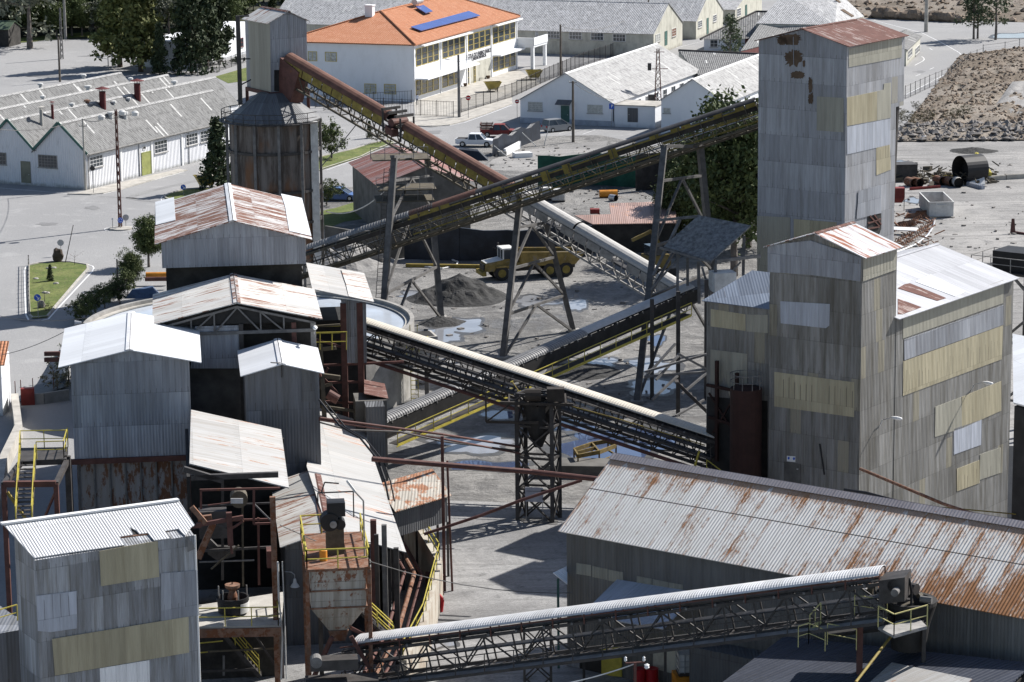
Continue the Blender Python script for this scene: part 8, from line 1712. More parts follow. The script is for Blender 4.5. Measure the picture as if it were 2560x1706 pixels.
hp = [G(2336,550,.1), G(2334,566,.1), G(2318,590,.1), G(2290,612,.1), G(2245,630,.1), G(2200,636,.1)]; pipe('grey hose curling from the white container to the hall roof', hp, .12, m_ms, 'hose')
hp = [G(1000+640-625+k, y, .08) for k, y in ((0,662),(90,672),(125,665),(130,655),(110,648),(70,647))]; pipe('pale hose loop on the yard below the tarpaulin wall', hp, .09, m_whited, 'hose')
b = MB(); a_ = G(2525,585); c_ = G(2585,590); b.prism([a_, a_+Vector((.6,0,0)), a_+Vector((.5,.3,1.6)), a_+Vector((.2,.3,1.6))], Vector((0,.05,0))); b.tube(a_+Vector((.5,.2,.1)), c_, .2, 6); o = b.build('bent_plate', m_steelr, org=a_); tag(o, 'bent dark plate sticking up from the gravel at the right edge', 'scrap')
# IBC tanks and orange drum behind the pale conveyor
def ibc(p, label, rot=0, s=1.0): 
    T = loc0('ibc_tank', label, 'tank', 'white cage tanks'); b = MB(); b.box(-.55,.55,-.48,.48,.2,1.15); b.build('bottle', m_whited, T); b = MB()
    for x in (-.6,-.3,0,.3,.6): b.beam((x,-.52,.15),(x,-.52,1.2),.035); b.beam((x,.52,.15),(x,.52,1.2),.035)
    for z in (.2,.5,.8,1.18): [b.beam(u, v, .035) for u, v in (((-.6,-.52,z),(.6,-.52,z)),((-.6,.52,z),(.6,.52,z)),((-.6,-.52,z),(-.6,.52,z)),((.6,-.52,z),(.6,.52,z)))]
    b.build('cage', m_ms, T); b = MB(); b.box(-.6,.6,-.5,.5,0,.14); b.build('pallet', m_steel, T); place(T, p, rot, s)
ibc(G(1364,500), 'white cage tank on the left of the pair behind the pale conveyor', 0, 1.25); ibc(G(1396,504), 'white cage tank on the right of the pair behind the pale conveyor', 0, 1.25)
cyl('orange drum lying before the green netting', 'orange_drum', 'drum', G(1521,494), (1,.1,0), 2.1, .45, m_orange, 16, hollow=False); cyl('grey motor housing beside the orange drum', 'motor', 'motor', G(1533,503), (.7,-.7,0), .9, .38, m_ms, 14)
# wrapped stack by the pickup
T = thing('wrapped_stack', 'long stack wrapped in torn black plastic sheeting behind the conveyor crossing', 'stack', G(1262,392)); b = MB(); a_, c_ = G(1230,392), G(1335,352)
for i in range(9):
    p_, q_ = a_.lerp(c_, i/9), a_.lerp(c_, (i+1)/9); h0, h1 = 2.2+.35*math.sin(i*1.7), 2.2+.35*math.sin(i*1.7+1.2); n_ = Vector((.5,.87,0)); b.box8([p_, q_, q_+n_*1.8, p_+n_*1.8, p_+n_*.25+UPZ*h0, q_+n_*.25+UPZ*h1, q_+n_*1.6+UPZ*h1, p_+n_*1.6+UPZ*h0])
b.build('plastic_cover', m_tarp, T)
q = G(1170,400); b = MB(); b.box8([q+Vector(v) for v in ((-2.6,-1,0),(2.6,-1,0),(2.6,1,0),(-2.6,1,0),(-1.2,-.3,1.4),(1.4,-.3,1.1),(1.2,.3,1.3),(-1.0,.3,1.5))]); o = b.build('plastic_heap', m_tarp, org=q); tag(o, 'crumpled heap of black plastic in front of the white pickup', 'plastic sheet')
for i, (x0, y0, x1, y1) in enumerate(((1298,325,1340,365),(1373,317,1360,364),(1235,365,1268,392))): a_, c_ = G(x1, y1), G(x0, y1); pz_ = zat(G(x0, y1), y0); b = MB(); b.beam(a_, Vector((c_.x, c_.y, pz_)), .1); o = b.build('prop_pole', m_whited, org=a_); tag(o, ['white prop pole leaning on the wrapped stack','short white prop pole right of the wrapped stack','white prop pole leaning over the crumpled plastic'][i], 'pole')
q = G(1306,393); b = MB(); b.obox(q, Vector((1.1,.3,0)), Vector((-.2,.7,0)), UPZ*.6); o = b.build('pallet_box', m_white, org=q); tag(o, 'white slatted pallet block on the waste ground', 'pallet')
q = G(1255,390); b = MB(); b.obox(q, Vector((.5,.1,0)), Vector((-.1,.4,0)), UPZ*.6); o = b.build('grey_crate', m_grey, org=q); tag(o, 'grey crate below the low white parapet', 'crate')
gsheet('waste_ground', [(1210,425),(1230,400),(1290,378),(1420,362),(1520,352),(1500,400),(1400,430)], .012, m_grav)
# bench at the white shed, person at the school
q = Gt(0,1,1200,45); T = thing('bench', 'pale bench standing by the long wall of the nearest white shed', 'bench', q); d_ = az(26.4); n_ = az(116.4); b = MB(); b.obox(q+UPZ*.42, d_*1.1, n_*.22, UPZ*.06); b.build('seat', m_white, T); b = MB(); b.obox(q-n_*.25+UPZ*.55, d_*1.1, n_*.03, UPZ*.35); b.build('backrest', m_white, T)
for k in (-.9,.9): b = MB(); b.beam(q+d_*k, q+d_*k+UPZ*.42, .08); b.build('leg', m_steelg, T)
def person(label, p, face, hair, shirt, trousers, hgt=1.68):
    T = thing('person', label, 'person', p); 
    J = [(0,0,.93),(0,0,1.1),(0,0,1.32),(0,0,1.42),(0,0,1.50),(0,0,1.60),  (.20,0,1.37),(.26,.03,1.12),(.24,-.12,.92), (-.20,0,1.37),(-.26,.03,1.12),(-.24,-.12,.92), (.09,0,.88),(.10,-.02,.48),(.10,.03,.06),(.10,-.13,.03), (-.09,0,.88),(-.10,-.02,.48),(-.10,.03,.06),(-.10,-.13,.03)]
    E = [(0,1),(1,2),(2,3),(3,4),(4,5),(2,6),(6,7),(7,8),(2,9),(9,10),(10,11),(0,12),(12,13),(13,14),(14,15),(0,16),(16,17),(17,18),(18,19)]; rr = [.14,.12,.16,.06,.09,.10,.06,.045,.035,.06,.045,.035,.09,.06,.045,.04,.09,.06,.045,.04]
    me = bpy.data.meshes.new('body'); me.from_pydata(J, E, []); o = bpy.data.objects.new('body', me); COL.objects.link(o); o.modifiers.new('s', 'SKIN')
    for v, r in zip(me.skin_vertices[0].data, rr): v.radius = (r, r*.8)
    me.skin_vertices[0].data[0].use_root = True; o.modifiers.new('u', 'SUBSURF').levels = 1; o.modifiers['u'].render_levels = 1
    for m in (trousers, shirt, hair[1]): me.materials.append(m)
    dg = bpy.context.evaluated_depsgraph_get(); m2 = bpy.data.meshes.new_from_object(o.evaluated_get(dg)); bpy.data.objects.remove(o)
    for m in (): pass
    m2.materials.clear(); [m2.materials.append(m) for m in (trousers, shirt, hair[1])]
    for f_ in m2.polygons: f_.material_index = 0 if f_.center.z < .93 else (2 if f_.center.z > 1.44 or (f_.center.z < 1.0 and abs(f_.center.x) > .19) else 1); f_.use_smooth = True
    o = bpy.data.objects.new('body', m2); COL.objects.link(o); o.parent = T; b = MB(); b.lathe((0,.02,1.56), [(.105,-.05),(.118,.04),(.09,.12),(0,.15)], 12); h = b.build('hair', hair[0], None); h.parent = T; T.rotation_euler = (0,0,face)
m_skin = plain('skin', (.42,.26,.18), .6, .05); person('person with dark hair in a light blue shirt standing at the school gate', Gt(1,0,1470,960), R(20), (m_black, m_skin), plain('light blue shirt', (.45,.52,.65), .8), plain('dark trousers', (.05,.06,.09), .8))
# bench table in school porch, planters
q = Gt(1,0,1985,735); b = MB(); b.obox(q+UPZ*.7, Vector((.9,.2,0)), Vector((-.1,.4,0)), UPZ*.05); [b.beam(q+Vector((x,0,0)), q+Vector((x,0,.7)), .06) for x in (-.7,.7)]; b.obox(q+Vector((.6,-.7,.4)), Vector((.8,.2,0)), Vector((0,.15,0)), UPZ*.05); o = b.build('picnic_table', m_steel, org=q); tag(o, 'dark picnic table in the school porch', 'table')
for i, (x, y) in enumerate(((1908,790),(2118,720))): q = Gt(1,0,x,y); b = MB(); b.lathe(q, [(.2,0),(.32,.5),(.26,.5),(0,.4)], 12); o = b.build('flower_pot', m_patina, org=q); tag(o, ['brown flower pot at the left pillar of the school porch','brown flower pot at the right end of the school porch'][i], 'pot')
# ================================================================ bottom foreground items under the long shed wall
def onf(f, px, py, z=0, o=1.0): q = f.hit(px, py); q = drop(q)+f.n*o; return q
for i, (x, l) in enumerate(((1600,'left red drum by the pale bay of the long shed'),(1630,'right red drum by the pale bay of the long shed'))): q = G(x, 1725); b = MB(); b.lathe(q, [(.36,0),(.36,.6),(.385,.62),(.36,.65),(.36,1.25),(.385,1.27),(.35,1.3),(0,1.27)], 22); o = b.build('red_drum', m_redsign, org=q); tag(o, l, 'drum')
q = G(1722, 1740); b = MB(); b.obox(q, Vector((.85,.1,0)), Vector((-.1,.7,0)), UPZ*1.35); o = b.build('orange_cabinet', m_orange, org=q); tag(o, 'orange yellow steel cabinet carrying the cage tank under the conveyor', 'cabinet'); ibc(q+UPZ*1.36, 'white cage tank standing on the orange cabinet', R(6), 1.1)
q = G(1685,1690); b = MB(); b.obox(q+UPZ*1.2, Vector((.4,.1,0)), Vector((-.05,.3,0)), UPZ*.8); b.beam(q, q+UPZ*1.2, .08); o = b.build('switch_box', m_whited, org=q); tag(o, 'small white switch box left of the cage tank', 'box')
q = drop(P(1588,1706,150)); T = thing('insulator_post', 'red brown mast with white insulators at the bottom edge', 'mast', q); z_ = zat(q,1656); b = MB(); b.beam(q, q+UPZ*z_, .14); b.beam(q+Vector((-.5,0,z_-.05)), q+Vector((.5,0,z_-.0)), .07); b.build('post', m_steelr, T)
for dx, dz, r in ((-.5,.05,.08),(.45,.05,.08),(.6,-.35,.14)): b = MB(); b.lathe(q+Vector((dx,0,z_+dz)), [(r*.6,0),(r,.06),(r*.7,.16),(r,.2),(0,.28)], 12); b.build('insulator', m_white, T)
q = G(1345,1760); T = thing('support_tower', 'short lattice trestle under the foreground conveyor', 'support tower', q, 'braced conveyor support towers'); pz_ = P(1345,1640,159).z; b = MB(); pts = [q+Vector(v) for v in ((-.75,-.4,0),(.75,-.4,0),(.75,.4,0),(-.75,.4,0))]
for i in range(4):
    a_, c_ = pts[i], pts[(i+1) % 4]; b.beam(a_, a_+UPZ*pz_, .13)
    for k in range(3): b.beam(a_+UPZ*pz_*k/3, c_+UPZ*pz_*(k+1)/3, .07); b.beam(c_+UPZ*pz_*k/3, a_+UPZ*pz_*(k+1)/3, .07)
b.build('lattice', m_steel, T)
q = G(1087,1484); b = MB(); b.obox(q, Vector((.55,.05,0)), Vector((-.05,.5,0)), UPZ*1.3); o = b.build('brown_cabinet', m_steelr, org=q); tag(o, 'brown steel cabinet beside the stained pipe wall', 'cabinet')
q = G(1102,1530); b = MB(); b.path([q, q+Vector((.1,0,.8)), q+Vector((-.3,0,1.3)), q+Vector((-.7,0,1.4))], .14, 8); o = b.build('red_hydrant_pipe', m_redsign, org=q); tag(o, 'bright red bent pipe below the brown cabinet', 'pipe')
q = drop(P(1430,1195,190)); b = MB(); o_ = P(1455,1128,208)
m_yfr = plain('grimy yellow frame paint', (.17,.125,.045), .8, .4, 2, rust=.35)
T = thing('yellow_frame', 'yellow brown welded steel frame lying beyond the lattice tower', 'frame', G(1490,1150)); g_ = [G(x, y, 1.3) for x, y in ((1435,1125),(1480,1110),(1520,1103),(1540,1115),(1498,1131),(1445,1141))]; b = MB()
for k in range(6): b.beam(g_[k], g_[(k+1) % 6], .12, .3); b.beam(g_[k]-UPZ*.7, g_[(k+1) % 6]-UPZ*.7, .12); b.beam(g_[k], g_[k]-UPZ*.7, .12)
b.beam(g_[1], g_[4], .12, .25); b.beam(g_[0].lerp(g_[5],.5), g_[1].lerp(g_[4],.5), .1, .25); b.build('welded_frame', m_yfr, T)
q = G(1460,1185); b = MB(); b.obox(q, Vector((3.2,-.3,0)), Vector((.2,1.2,0)), UPZ*.9); o = b.build('concrete_pit', m_concd, org=q); tag(o, 'dark concrete block pit under the yellow frame', 'pit')
# right edge: roofed trestle, elevated tank
T = thing('elevated_tank', 'black covered tank on a railed trestle at the right edge', 'tank', drop(P(2540,760,222))); q = P(2535,690,222); q0_ = drop(q); d_ = az(126.5); n_ = az(36.5); z_ = P(2500,668,224).z
b = MB(); a_ = P(2500,668,224); b.obox(a_+d_*4, d_*4, n_*1.3, UPZ*1.5); b.build('tank', m_black, T); b = MB(); b.obox(a_+d_*3.5-UPZ*.2, d_*5, n_*1.9, UPZ*.18); b.build('deck', m_steel, T)
railing(T, [a_-d_*1.5+n_*1.9, a_-d_*1.5-n_*1.9, a_+d_*8.5-n_*1.9], 1.1, 1.6, m=m_steelgl); railing(T, [a_-d_*1.5+n_*1.9, a_+d_*8.5+n_*1.9], 1.1, 1.6, m=m_steelgl)
for k in (1.5, 3.5, 7): 
    for e in (-1.5, 1.5): b = MB(); x = a_+d_*k+n_*e; b.beam(Vector((x.x,x.y,-7)), x, .3); b.build('leg', m_steel, T)
b = MB(); x0_, x1_ = a_+d_*1.5-n_*1.5, a_+d_*7-n_*1.5; [b.beam(x0_-UPZ*z0, x1_-UPZ*z1, .18) for z0, z1 in ((0,5),(5,0),(5,10),(10,5),(5,5),(10,10))]; b.build('bracing', m_steelg, T)
T = thing('edge_roof_building', 'white corrugated roof and black wall cut off by the right edge', 'building', drop(P(2560,1000,175))); b = MB(); slab(b, [P(2534,1010,176), P(2640,1040,172), P(2640,860,186), P(2532,838,190)], .1, 0); b.build('roof', m_roofW, T); 
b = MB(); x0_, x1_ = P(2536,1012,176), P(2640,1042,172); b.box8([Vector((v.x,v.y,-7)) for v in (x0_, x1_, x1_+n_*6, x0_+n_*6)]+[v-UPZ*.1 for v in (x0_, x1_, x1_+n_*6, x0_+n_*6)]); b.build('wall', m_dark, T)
# left edge bits: tiled cottage corner, gate, tarpaulin
c = G(8, 1040); T = thing('cottage_corner', 'corner of a white cottage with terracotta tiles at the left edge', 'house', c); z_ = zat(c, 905); b = MB(); b.obox(c-Vector((4,0,0))+Vector((0,2,0)), Vector((4,0,0)), Vector((0,2,0)), UPZ*z_); b.build('wall', m_plW2, T); b = MB(); slab(b, [c+Vector((.4,-.6,z_-.2)), c+Vector((-8,-.6,z_-.2)), c+Vector((-8,2,z_+1.2)), c+Vector((.4,2,z_+1.2))], .12, 0); b.build('roof', m_tile, T)
for i, (x, y) in enumerate(((40,1015),(54,1012),(84,1008),(135,985))): pole(['rusty fence post nearest the cottage corner','second rusty post from the cottage corner','rusty post beside the dark red box','rusty post by the thorny bush'][i], x, y, y-62, .05, m_steelr, name='fence_post')
T = thing('open_gate', 'rusty mesh gate leaf standing open beside the cottage', 'gate', G(14,1015)); a_, c_ = G(14,1015), G(26,1000); z1_ = zat(a_, 930); b = MB(); b.beam(a_, a_+UPZ*z1_, .07); b.beam(c_, c_+UPZ*z1_, .07); b.beam(a_+UPZ*z1_, c_+UPZ*z1_, .06); b.beam(a_+UPZ*.2, c_+UPZ*.2, .06); b.build('frame', m_steelr, T); b = MB(); [b.beam(a_.lerp(c_, k/8)+UPZ*.2, a_.lerp(c_, k/8)+UPZ*z1_, .02) for k in range(8)]; b.build('mesh', m_steelgl, T)
b = MB(); q = [G(40,1010), G(165,985), G(175,905), G(150,890), G(95,960)]; b.prism([v+UPZ*(.05+.5*(k % 2)) for k, v in enumerate(q)], UPZ*.05); o = b.build('plastic_sheet', m_tarp, org=q[0]); tag(o, 'dark plastic sheet covering the bank behind the crusher tower', 'plastic sheet')
q = drop(P(130,893,205)); T = thing('beam_stub', 'two rusty girder stubs sticking out beside the crusher tower roof', 'beam', q); 
for y in (885, 900): b = MB(); b.beam(P(111,y,200), P(150,y-1,200), .28); b.build('girder', m_steelr, T)
q = P(200,808,198); T = thing('floodlight', 'small floodlight above the white crusher tower roof', 'lamp', q); b = MB(); b.tube(q-Vector((.35,0,0)), q+Vector((.1,0,0)), .2, 12, .1); b.build('lamp_head', m_ms, T); b = MB(); b.path([q+Vector((.1,0,0)), q+Vector((.9,0,-.2)), q+Vector((1.0,0,-1.4))], .05); b.build('bracket', m_steel, T)
for i, (x0, y0, r, m, l) in enumerate(((395,688,.3,m_orange,'orange pipe end beside the gabled loft wall'),(393,698,.22,m_steelr,'dark pipe end just below the orange one'))): a_ = G(x0, y0, 1.0); b = MB(); b.tube(a_-Vector((1.2,0,0)), a_+Vector((1.5,0,0)), r, 12); o = b.build('pipe_end', m, org=a_); tag(o, l, 'pipe')
q = G(355,742); b = MB(); b.box8([q+Vector(v) for v in ((-1.5,-.8,0),(1.8,-.8,0),(1.8,.8,0),(-1.5,.8,0),(-.9,-.4,.8),(1.2,-.4,.9),(1.0,.4,1.0),(-.8,.4,.7))]); o = b.build('blue_tarp_heap', plain('dull blue tarp', (.08,.12,.2), .6, .3, 2), org=q); tag(o, 'crumpled dull blue tarpaulin between bush and round tank', 'tarpaulin')
# ================================================================ extra structure inside the open dark bays
T = FB
for x0, y0, x1, y1, w, m, dd in ((505,1300,690,1292,.10,m_steel,3.),(500,1350,690,1345,.12,m_steelr,4.),(560,1240,560,1500,.16,m_steel,4.),(610,1260,612,1510,.12,m_steelb,3.5),(650,1330,652,1500,.14,m_steelr,3.),(505,1420,690,1410,.14,m_steel,3.5),(530,1460,600,1400,.1,m_steelb,3.),(640,1290,690,1340,.08,m_steelg,2.5),
        (500,1445,640,1440,.08,m_steelg,3.2),(668,1405,690,1404,1.0,m_steelr,.9)):
    b = MB(); b.beam(fc.hit(x0,y0)+dA*dd, fc.hit(x1,y1)+dA*dd, w); b.build('beam', m, T)
b = MB(); b.tube(fc.hit(600,1275)+dA*3.2, fc.hit(600,1275)+dA*2.2, .5, 18); b.build('pulley', m_steelb, T)
b = MB(); q = fc.hit(540,1500)+dA*3; b.obox(drop(q)+UPZ*(zd+0.1), dQ*.8, dA*.5, UPZ*1.6); b.build('cabinet', m_steel, T)
b = MB(); q = fc.hit(694,1400)-dA*.4; b.path([q, q-UPZ*2.2, q-UPZ*4.5+dQ*.15, q-UPZ*7], .06); b.path([q+dQ*.25, q-UPZ*3+dQ*.3, q-UPZ*7+dQ*.3], .04); b.build('cable_run', m_whited, T)
# pale lower column sections and braces below the deck
for x0, y0, x1, y1, w, m in ((700,1560,706,1706,.3,m_steelg),(520,1640,690,1632,.1,m_steelb),(500,1690,640,1684,.14,m_steel),(640,1600,700,1690,.12,m_steel),(560,1650,560,1700,.12,m_steelg)):
    b = MB(); b.beam(fc.hit(x0,y0)+dA*.8, fc.hit(x1,y1)+dA*.8, w); b.build('brace', m, T)
# machinery below the hopper
q = drop(P(835, 1640, 160)); T = thing('feeder_drive', 'grimy black feeder and drive below the hopper spout', 'machine', q); zf_ = P(835,1640,160).z
b = MB(); b.obox(q+UPZ*(zf_-.7), dQ*1.3, dA*.5, UPZ*.6); b.obox(q+UPZ*(zf_-1.6)+dQ*.4, dQ*2.0, dA*.7, UPZ*.3); b.build('trough', m_steel, T)
b = MB(); b.tube(q+UPZ*(zf_-.2)-dQ*1.0-dA*.5, q+UPZ*(zf_-.2)-dQ*1.0+dA*.3, .32, 16); b.build('motor', m_steelg, T)
b = MB()
for k in (-1.8,-.6,.6,1.8,3.0): b.beam(q+dQ*k, q+dQ*k+UPZ*(zf_-1.5), .16); b.beam(q+dQ*k, q+dQ*(k+1.2)+UPZ*(zf_-1.5), .1)
b.beam(q-dQ*1.8+UPZ*.9, q+dQ*3+UPZ*.9, .12); b.build('frame', m_steel, T)
q = drop(P(730, 1680, 164)); b = MB()
for i in range(7): b.beam(q+Vector((i*.45,0,.2+.25*(i % 3))), q+Vector((i*.45+1.6,.8,.15+.2*(i % 2))), .12)
o = b.build('scrap_beams', m_steelb, org=q); tag(o, 'loose dark beams stacked on the ground left of the hopper leg', 'scrap')
# yellow stair under the right of the hopper
a_, c_ = P(905,1535,166), P(985,1610,163); T = thing('hopper_stair', 'short steel stair with yellow rails tucked right of the hopper legs', 'stair', drop(a_)); b = MB(); b.beam(a_, c_, .08, .22); b.beam(a_+dA*.8, c_+dA*.8, .08, .22)
for i in range(9): k = a_.lerp(c_, i/8); b.obox(k+dA*.4, dQ*.13, dA*.4, UPZ*.04)
b.build('stair', m_steel, T); b = MB()
for o_ in (Vector(), dA*.8): b.beam(a_+o_+UPZ*1, c_+o_+UPZ*1, .055); b.beam(a_+o_+UPZ*.5, c_+o_+UPZ*.5, .045); [b.beam(a_.lerp(c_, k)+o_, a_.lerp(c_, k)+o_+UPZ, .05) for k in (0,.5,1)]
b.build('stair_rail', m_yel, T)
# big grey pillars and dark wall opening to the right of the hopper
for i, (x, y, w, m) in enumerate(((933,1300,.35,m_steelr),(960,1312,.3,m_steelg),(990,1370,.3,m_steel))):
    q = drop(P(x, y, 170)); b = MB(); b.beam(q, q+UPZ*P(x,y,170).z, w); o = b.build('column', m, org=q); tag(o, ['rust brown steel column right of the hopper deck','greyish steel column right of the rust brown one','dark steel column nearest the pipe wall'][i], 'column')
# loose gear in the dark bay under the lean-to
T = thing('bay_machinery', 'dark rusted machinery and ducts crowded under the lean-to roof', 'machine', drop(P(800,1000,204)))
b = MB()
for x0, y0, x1, y1, w in ((735,880,840,870,.25),(740,930,850,945,.3),(745,985,830,960,.2),(760,1010,900,1030,.2),(800,860,812,1060,.3),(760,760,770,1000,.25),(735,820,850,812,.14)): b.beam(P(x0,y0,204.5), P(x1,y1,204.5), w)
b.build('framework', m_steelb, T); b = MB(); b.tube(P(760,935,203.5), P(800,925,203.5), .5, 16); b.tube(P(820,985,203.5), P(845,1000,203.5), .35, 14); b.build('duct', m_steelr, T)
b = MB()
for y in (832, 856): b.beam(P(790,y,203.8), P(868,y-2,203.8), .06)
for x in (800, 830, 866): b.beam(P(x,832,203.8), P(x,875,203.8), .06)
b.build('railing', m_yel, T)
# structure inside the dark opening of the annex
T = AN['T']; b = MB()
for x0, y0, x1, y1, w in ((1775,960,1895,985,.2),(1780,1040,1890,1075,.2),(1800,900,1800,1150,.22),(1850,930,1850,1170,.22),(1780,980,1850,1090,.12),(1850,980,1790,1080,.12)): b.beam(fa.hit(x0,y0)+fa.n*.4, fa.hit(x1,y1)+fa.n*.4, w)
b.build('framework', m_redd, T)
s0_, s1_ = fa.hit(1815,1135)+fa.n*2.5, fa.hit(1895,1195)+fa.n*2.5; railing(T, [s0_-UPZ*1, s1_-UPZ*1], 1.1, 1.2, r=.055); b = MB(); b.beam(fa.hit(1785,1150)+fa.n*2.5, fa.hit(1797,1110)+fa.n*2.5, .12); b.beam(fa.hit(1785,1160)+fa.n*2.5, fa.hit(1808,1160)+fa.n*2.5, .1); b.build('hand_rail', m_yel, T)
# small debris over the yards
rd = random.Random(12)
b = MB(); 
for i in range(420):
    x, y = rd.choice(((rd.uniform(2200,2560), rd.uniform(400,640)), (rd.uniform(1340,1700), rd.uniform(470,560)), (rd.uniform(950,1700), rd.uniform(660,1000)), (rd.uniform(1210,1500), rd.uniform(365,425))))
    p = G(x, y); s = rd.uniform(.05,.28); a = rd.random()*3.14; d_ = Vector((math.cos(a), math.sin(a), 0)); b.obox(p+UPZ*.01, d_*s, Vector((-d_.y, d_.x, 0))*s*rd.uniform(.2,.9), UPZ*rd.uniform(.03,.2)+d_*rd.uniform(-.1,.1))
o = b.build('debris', m_rockg, org=G(1300,700)); tag(o, 'small stones and scraps littering the yards', 'debris', kind='stuff')
# small parts crowding the head of the foreground conveyor
T = thing('head_gear', 'tangle of black motors, guards and pipes at the head of the foreground conveyor', 'machine', drop(B1c)); rg_ = random.Random(5)
for i in range(16):
    p = P(*t(3,3,rg_.uniform(900,1400),rg_.uniform(690,900)), rg_.uniform(152.3,154)); b = MB()
    if i % 3: b.beam(p, p+Vector((rg_.uniform(-.8,.8), rg_.uniform(-.5,.5), rg_.uniform(-.5,.5))), rg_.uniform(.07,.3))
    else: b.tube(p, p+Vector((rg_.uniform(.2,.6), rg_.uniform(-.4,-.1), 0)), rg_.uniform(.15,.32), 12)
    b.build('fitting', rg_.choice((m_steel, m_black, m_steelg, m_steelb)), T)
# torn rails and stair on the shaded lower roof
b = MB(); a_, c_ = P(*t(3,3,380,1120),153), P(*t(3,3,480,1010),153); b.beam(a_, c_, .08, .2); b.beam(a_+UPZ*1, c_+UPZ*1, .05)
for k in (0,.5,1): b.beam(a_.lerp(c_, k), a_.lerp(c_, k)+UPZ, .05)
o = b.build('ladder_stair', m_py, org=a_); tag(o, 'steep pale yellow stair behind the platform railings at bottom right', 'stair')
for i, (x, y) in enumerate(((440,1510),(500,1490),(560,1480),(660,1520),(700,1500),(300,1260))):
    p = HIT(*t(3,3,x,y), rf[0]+nn_*.15, nn_); b = MB(); b.obox(p, Vector((.35,.1,0)), Vector((-.1,.25,.05)), UPZ*.12); b.obox(p+Vector((.3,.3,0)), Vector((.2,.15,0)), Vector((-.1,.2,.05)), UPZ*.2); o = b.build('rubble_lump', m_conc, org=p); tag(o, 'pale rubble lump lying on the shaded lower roof', 'rubble', 'rubble lumps on the shaded lower roof')
# low dark scrap heap in the gravel yard
b = MB(); rg_ = random.Random(31)
for i in range(190):
    x, y = rg_.gauss(2385, 70), rg_.gauss(448, 8)
    if not 2240 < x < 2500: continue
    p = G(x, y); a = rg_.random()*3.14; d_ = Vector((math.cos(a), math.sin(a), rg_.uniform(-.3,.4))); L_ = rg_.uniform(.3,1.6)
    if i % 3: b.beam(p+UPZ*rg_.uniform(.1,1.0), p+d_*L_+UPZ*rg_.uniform(.1,.9), rg_.uniform(.04,.16))
    else: b.obox(p, d_*L_*.4, Vector((-d_.y, d_.x, 0))*.3, UPZ*rg_.uniform(.1,.6))
o = b.build('scrap', m_steelb, org=G(2385,450)); tag(o, 'dark tangle of scrap metal heaped around the black drum', 'scrap', kind='stuff')
b = MB()
for i in range(70):
    x, y = rg_.uniform(2238,2340), rg_.uniform(540,628); p = G(x, y); a = rg_.random()*3.14; d_ = Vector((math.cos(a), math.sin(a), rg_.uniform(-.1,.3))); b.beam(p+UPZ*.08, p+d_*rg_.uniform(.3,1.4)+UPZ*.15, rg_.uniform(.04,.14))
o = b.build('scrap', m_rust, org=G(2280,590)); tag(o, 'small rusty offcuts strewn between the tall tower and the white container', 'scrap', kind='stuff')
# dump truck details
T = bpy.data.objects['dump_truck']
def loc(nm, fn, m): b = MB(); fn(b); o = b.build(nm, m); o.parent = T
loc('exhaust', lambda b: b.tube((3.0,-1.05,1.9), (3.0,-1.05,3.5), .09, 8), m_steel)
loc('body_rib', lambda b: [b.beam((x,-1.22-.0,1.35), (x*1.04,-1.46,2.5), .12) for x in (-3.6,-2.4,-1.2,0,.9)], m_yelm)
loc('mirror', lambda b: (b.beam((3.1,-1.0,2.9),(3.4,-1.35,2.9),.05), b.beam((3.4,-1.35,2.6),(3.4,-1.35,3.0),.18,.05)), m_black)
loc('hydraulic_ram', lambda b: b.tube((.9,-.75,1.0), (-.6,-.9,1.6), .1, 8), m_ms)
loc('ladder', lambda b: [b.beam((2.2,-1.42,z), (2.7,-1.42,z), .05) for z in (.5,.8,1.1)], m_steel)
# gutters and downpipes on the white sheds and workshop
def gutter(H_, w, ze, f):
    b = MB(); b.beam(f.pt(0, ze-.12, .38), f.pt(w, ze-.12, .38), .12); b.build('gutter', m_steelgl, H_['T'])
    for a in (0.3, w*.33, w*.66, w-.3): b = MB(); b.beam(f.pt(a, 0, .06), f.pt(a, ze-.15, .06), .07); b.build('downpipe', m_steelgl, H_['T'])
gutter(S1, Ll, zeL, fs1)
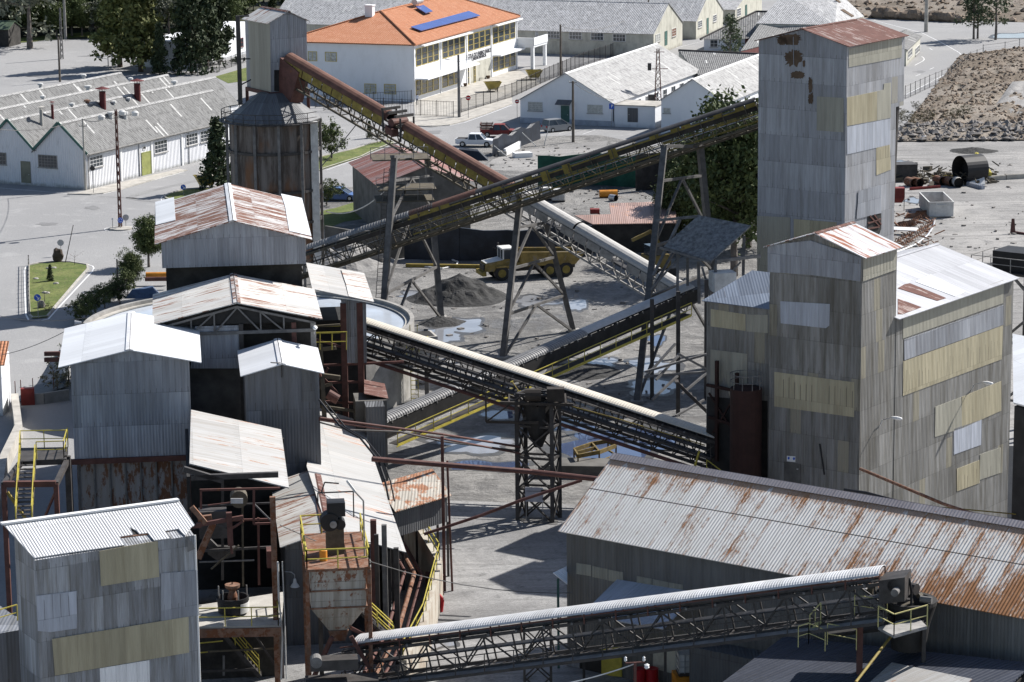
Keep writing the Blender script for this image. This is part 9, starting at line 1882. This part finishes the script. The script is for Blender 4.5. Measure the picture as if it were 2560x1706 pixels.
# dusty spill bands where material gathers along walls and under the conveyors
m_spill = plain('spilled fine dust', (.13,.128,.123), .95, .45, 1.2, bump=.6)
for i, (x, y, rx, ry) in enumerate(((1310,690,120,9),(1420,830,26,7),(1258,900,24,7),(1592,1008,30,8),(1345,1302,62,12),(980,1120,60,12),(1740,1080,60,16),(1250,470,90,8),(1650,640,60,9),(2060,905,60,10))): blob(x, y, rx, ry, .031+.001*i, m_spill, 'dust_spill', seed=60+i)
# thin oil stains and repair patches on the plaza and road
m_stain = plain('old oil stain', (.20,.20,.20), .8, .15, .8)
for i, (x, y, rx, ry) in enumerate(((230,520,26,5),(120,560,34,5),(70,380,60,3),(390,560,18,4),(60,800,30,6),(1080,330,30,5),(1210,318,22,3),(2300,180,20,4),(2180,160,26,4),(250,140,60,3),(120,190,70,4),(350,690,20,6))): blob(x, y, rx, ry, .0135+.0004*i, m_stain, 'stain', seed=90+i)
SUN_AZ, SUN_EL = 55.0, 40.0
w = bpy.data.worlds.new('World'); sc.world = w; w.use_nodes = True; nt = w.node_tree; bg = nt.nodes['Background']
sk = nt.nodes.new('ShaderNodeTexSky'); sk.sky_type = 'NISHITA'; sk.sun_disc = False; sk.sun_elevation = R(SUN_EL); sk.sun_rotation = R(SUN_AZ)
sk.air_density = .9; sk.dust_density = 1.2; sk.ozone_density = .7; sk.altitude = 400
nt.links.new(sk.outputs[0], bg.inputs[0]); bg.inputs[1].default_value = .075
sl = bpy.data.lights.new('sun', 'SUN'); sl.energy = 5.0; sl.angle = R(.5); sl.color = (1, .96, .915); so = bpy.data.objects.new('sun', sl); COL.objects.link(so)
sd_ = -(az(SUN_AZ)*math.cos(R(SUN_EL))+UPZ*math.sin(R(SUN_EL))); so.rotation_euler = sd_.to_track_quat('-Z', 'Y').to_euler()
sc.view_settings.view_transform = 'Standard'; sc.view_settings.look = 'None'; sc.view_settings.exposure = .66; sc.view_settings.gamma = 1
sc.render.engine = 'CYCLES'
try: sc.cycles.max_bounces = 5; sc.cycles.diffuse_bounces = 2; sc.cycles.glossy_bounces = 2
except Exception: pass
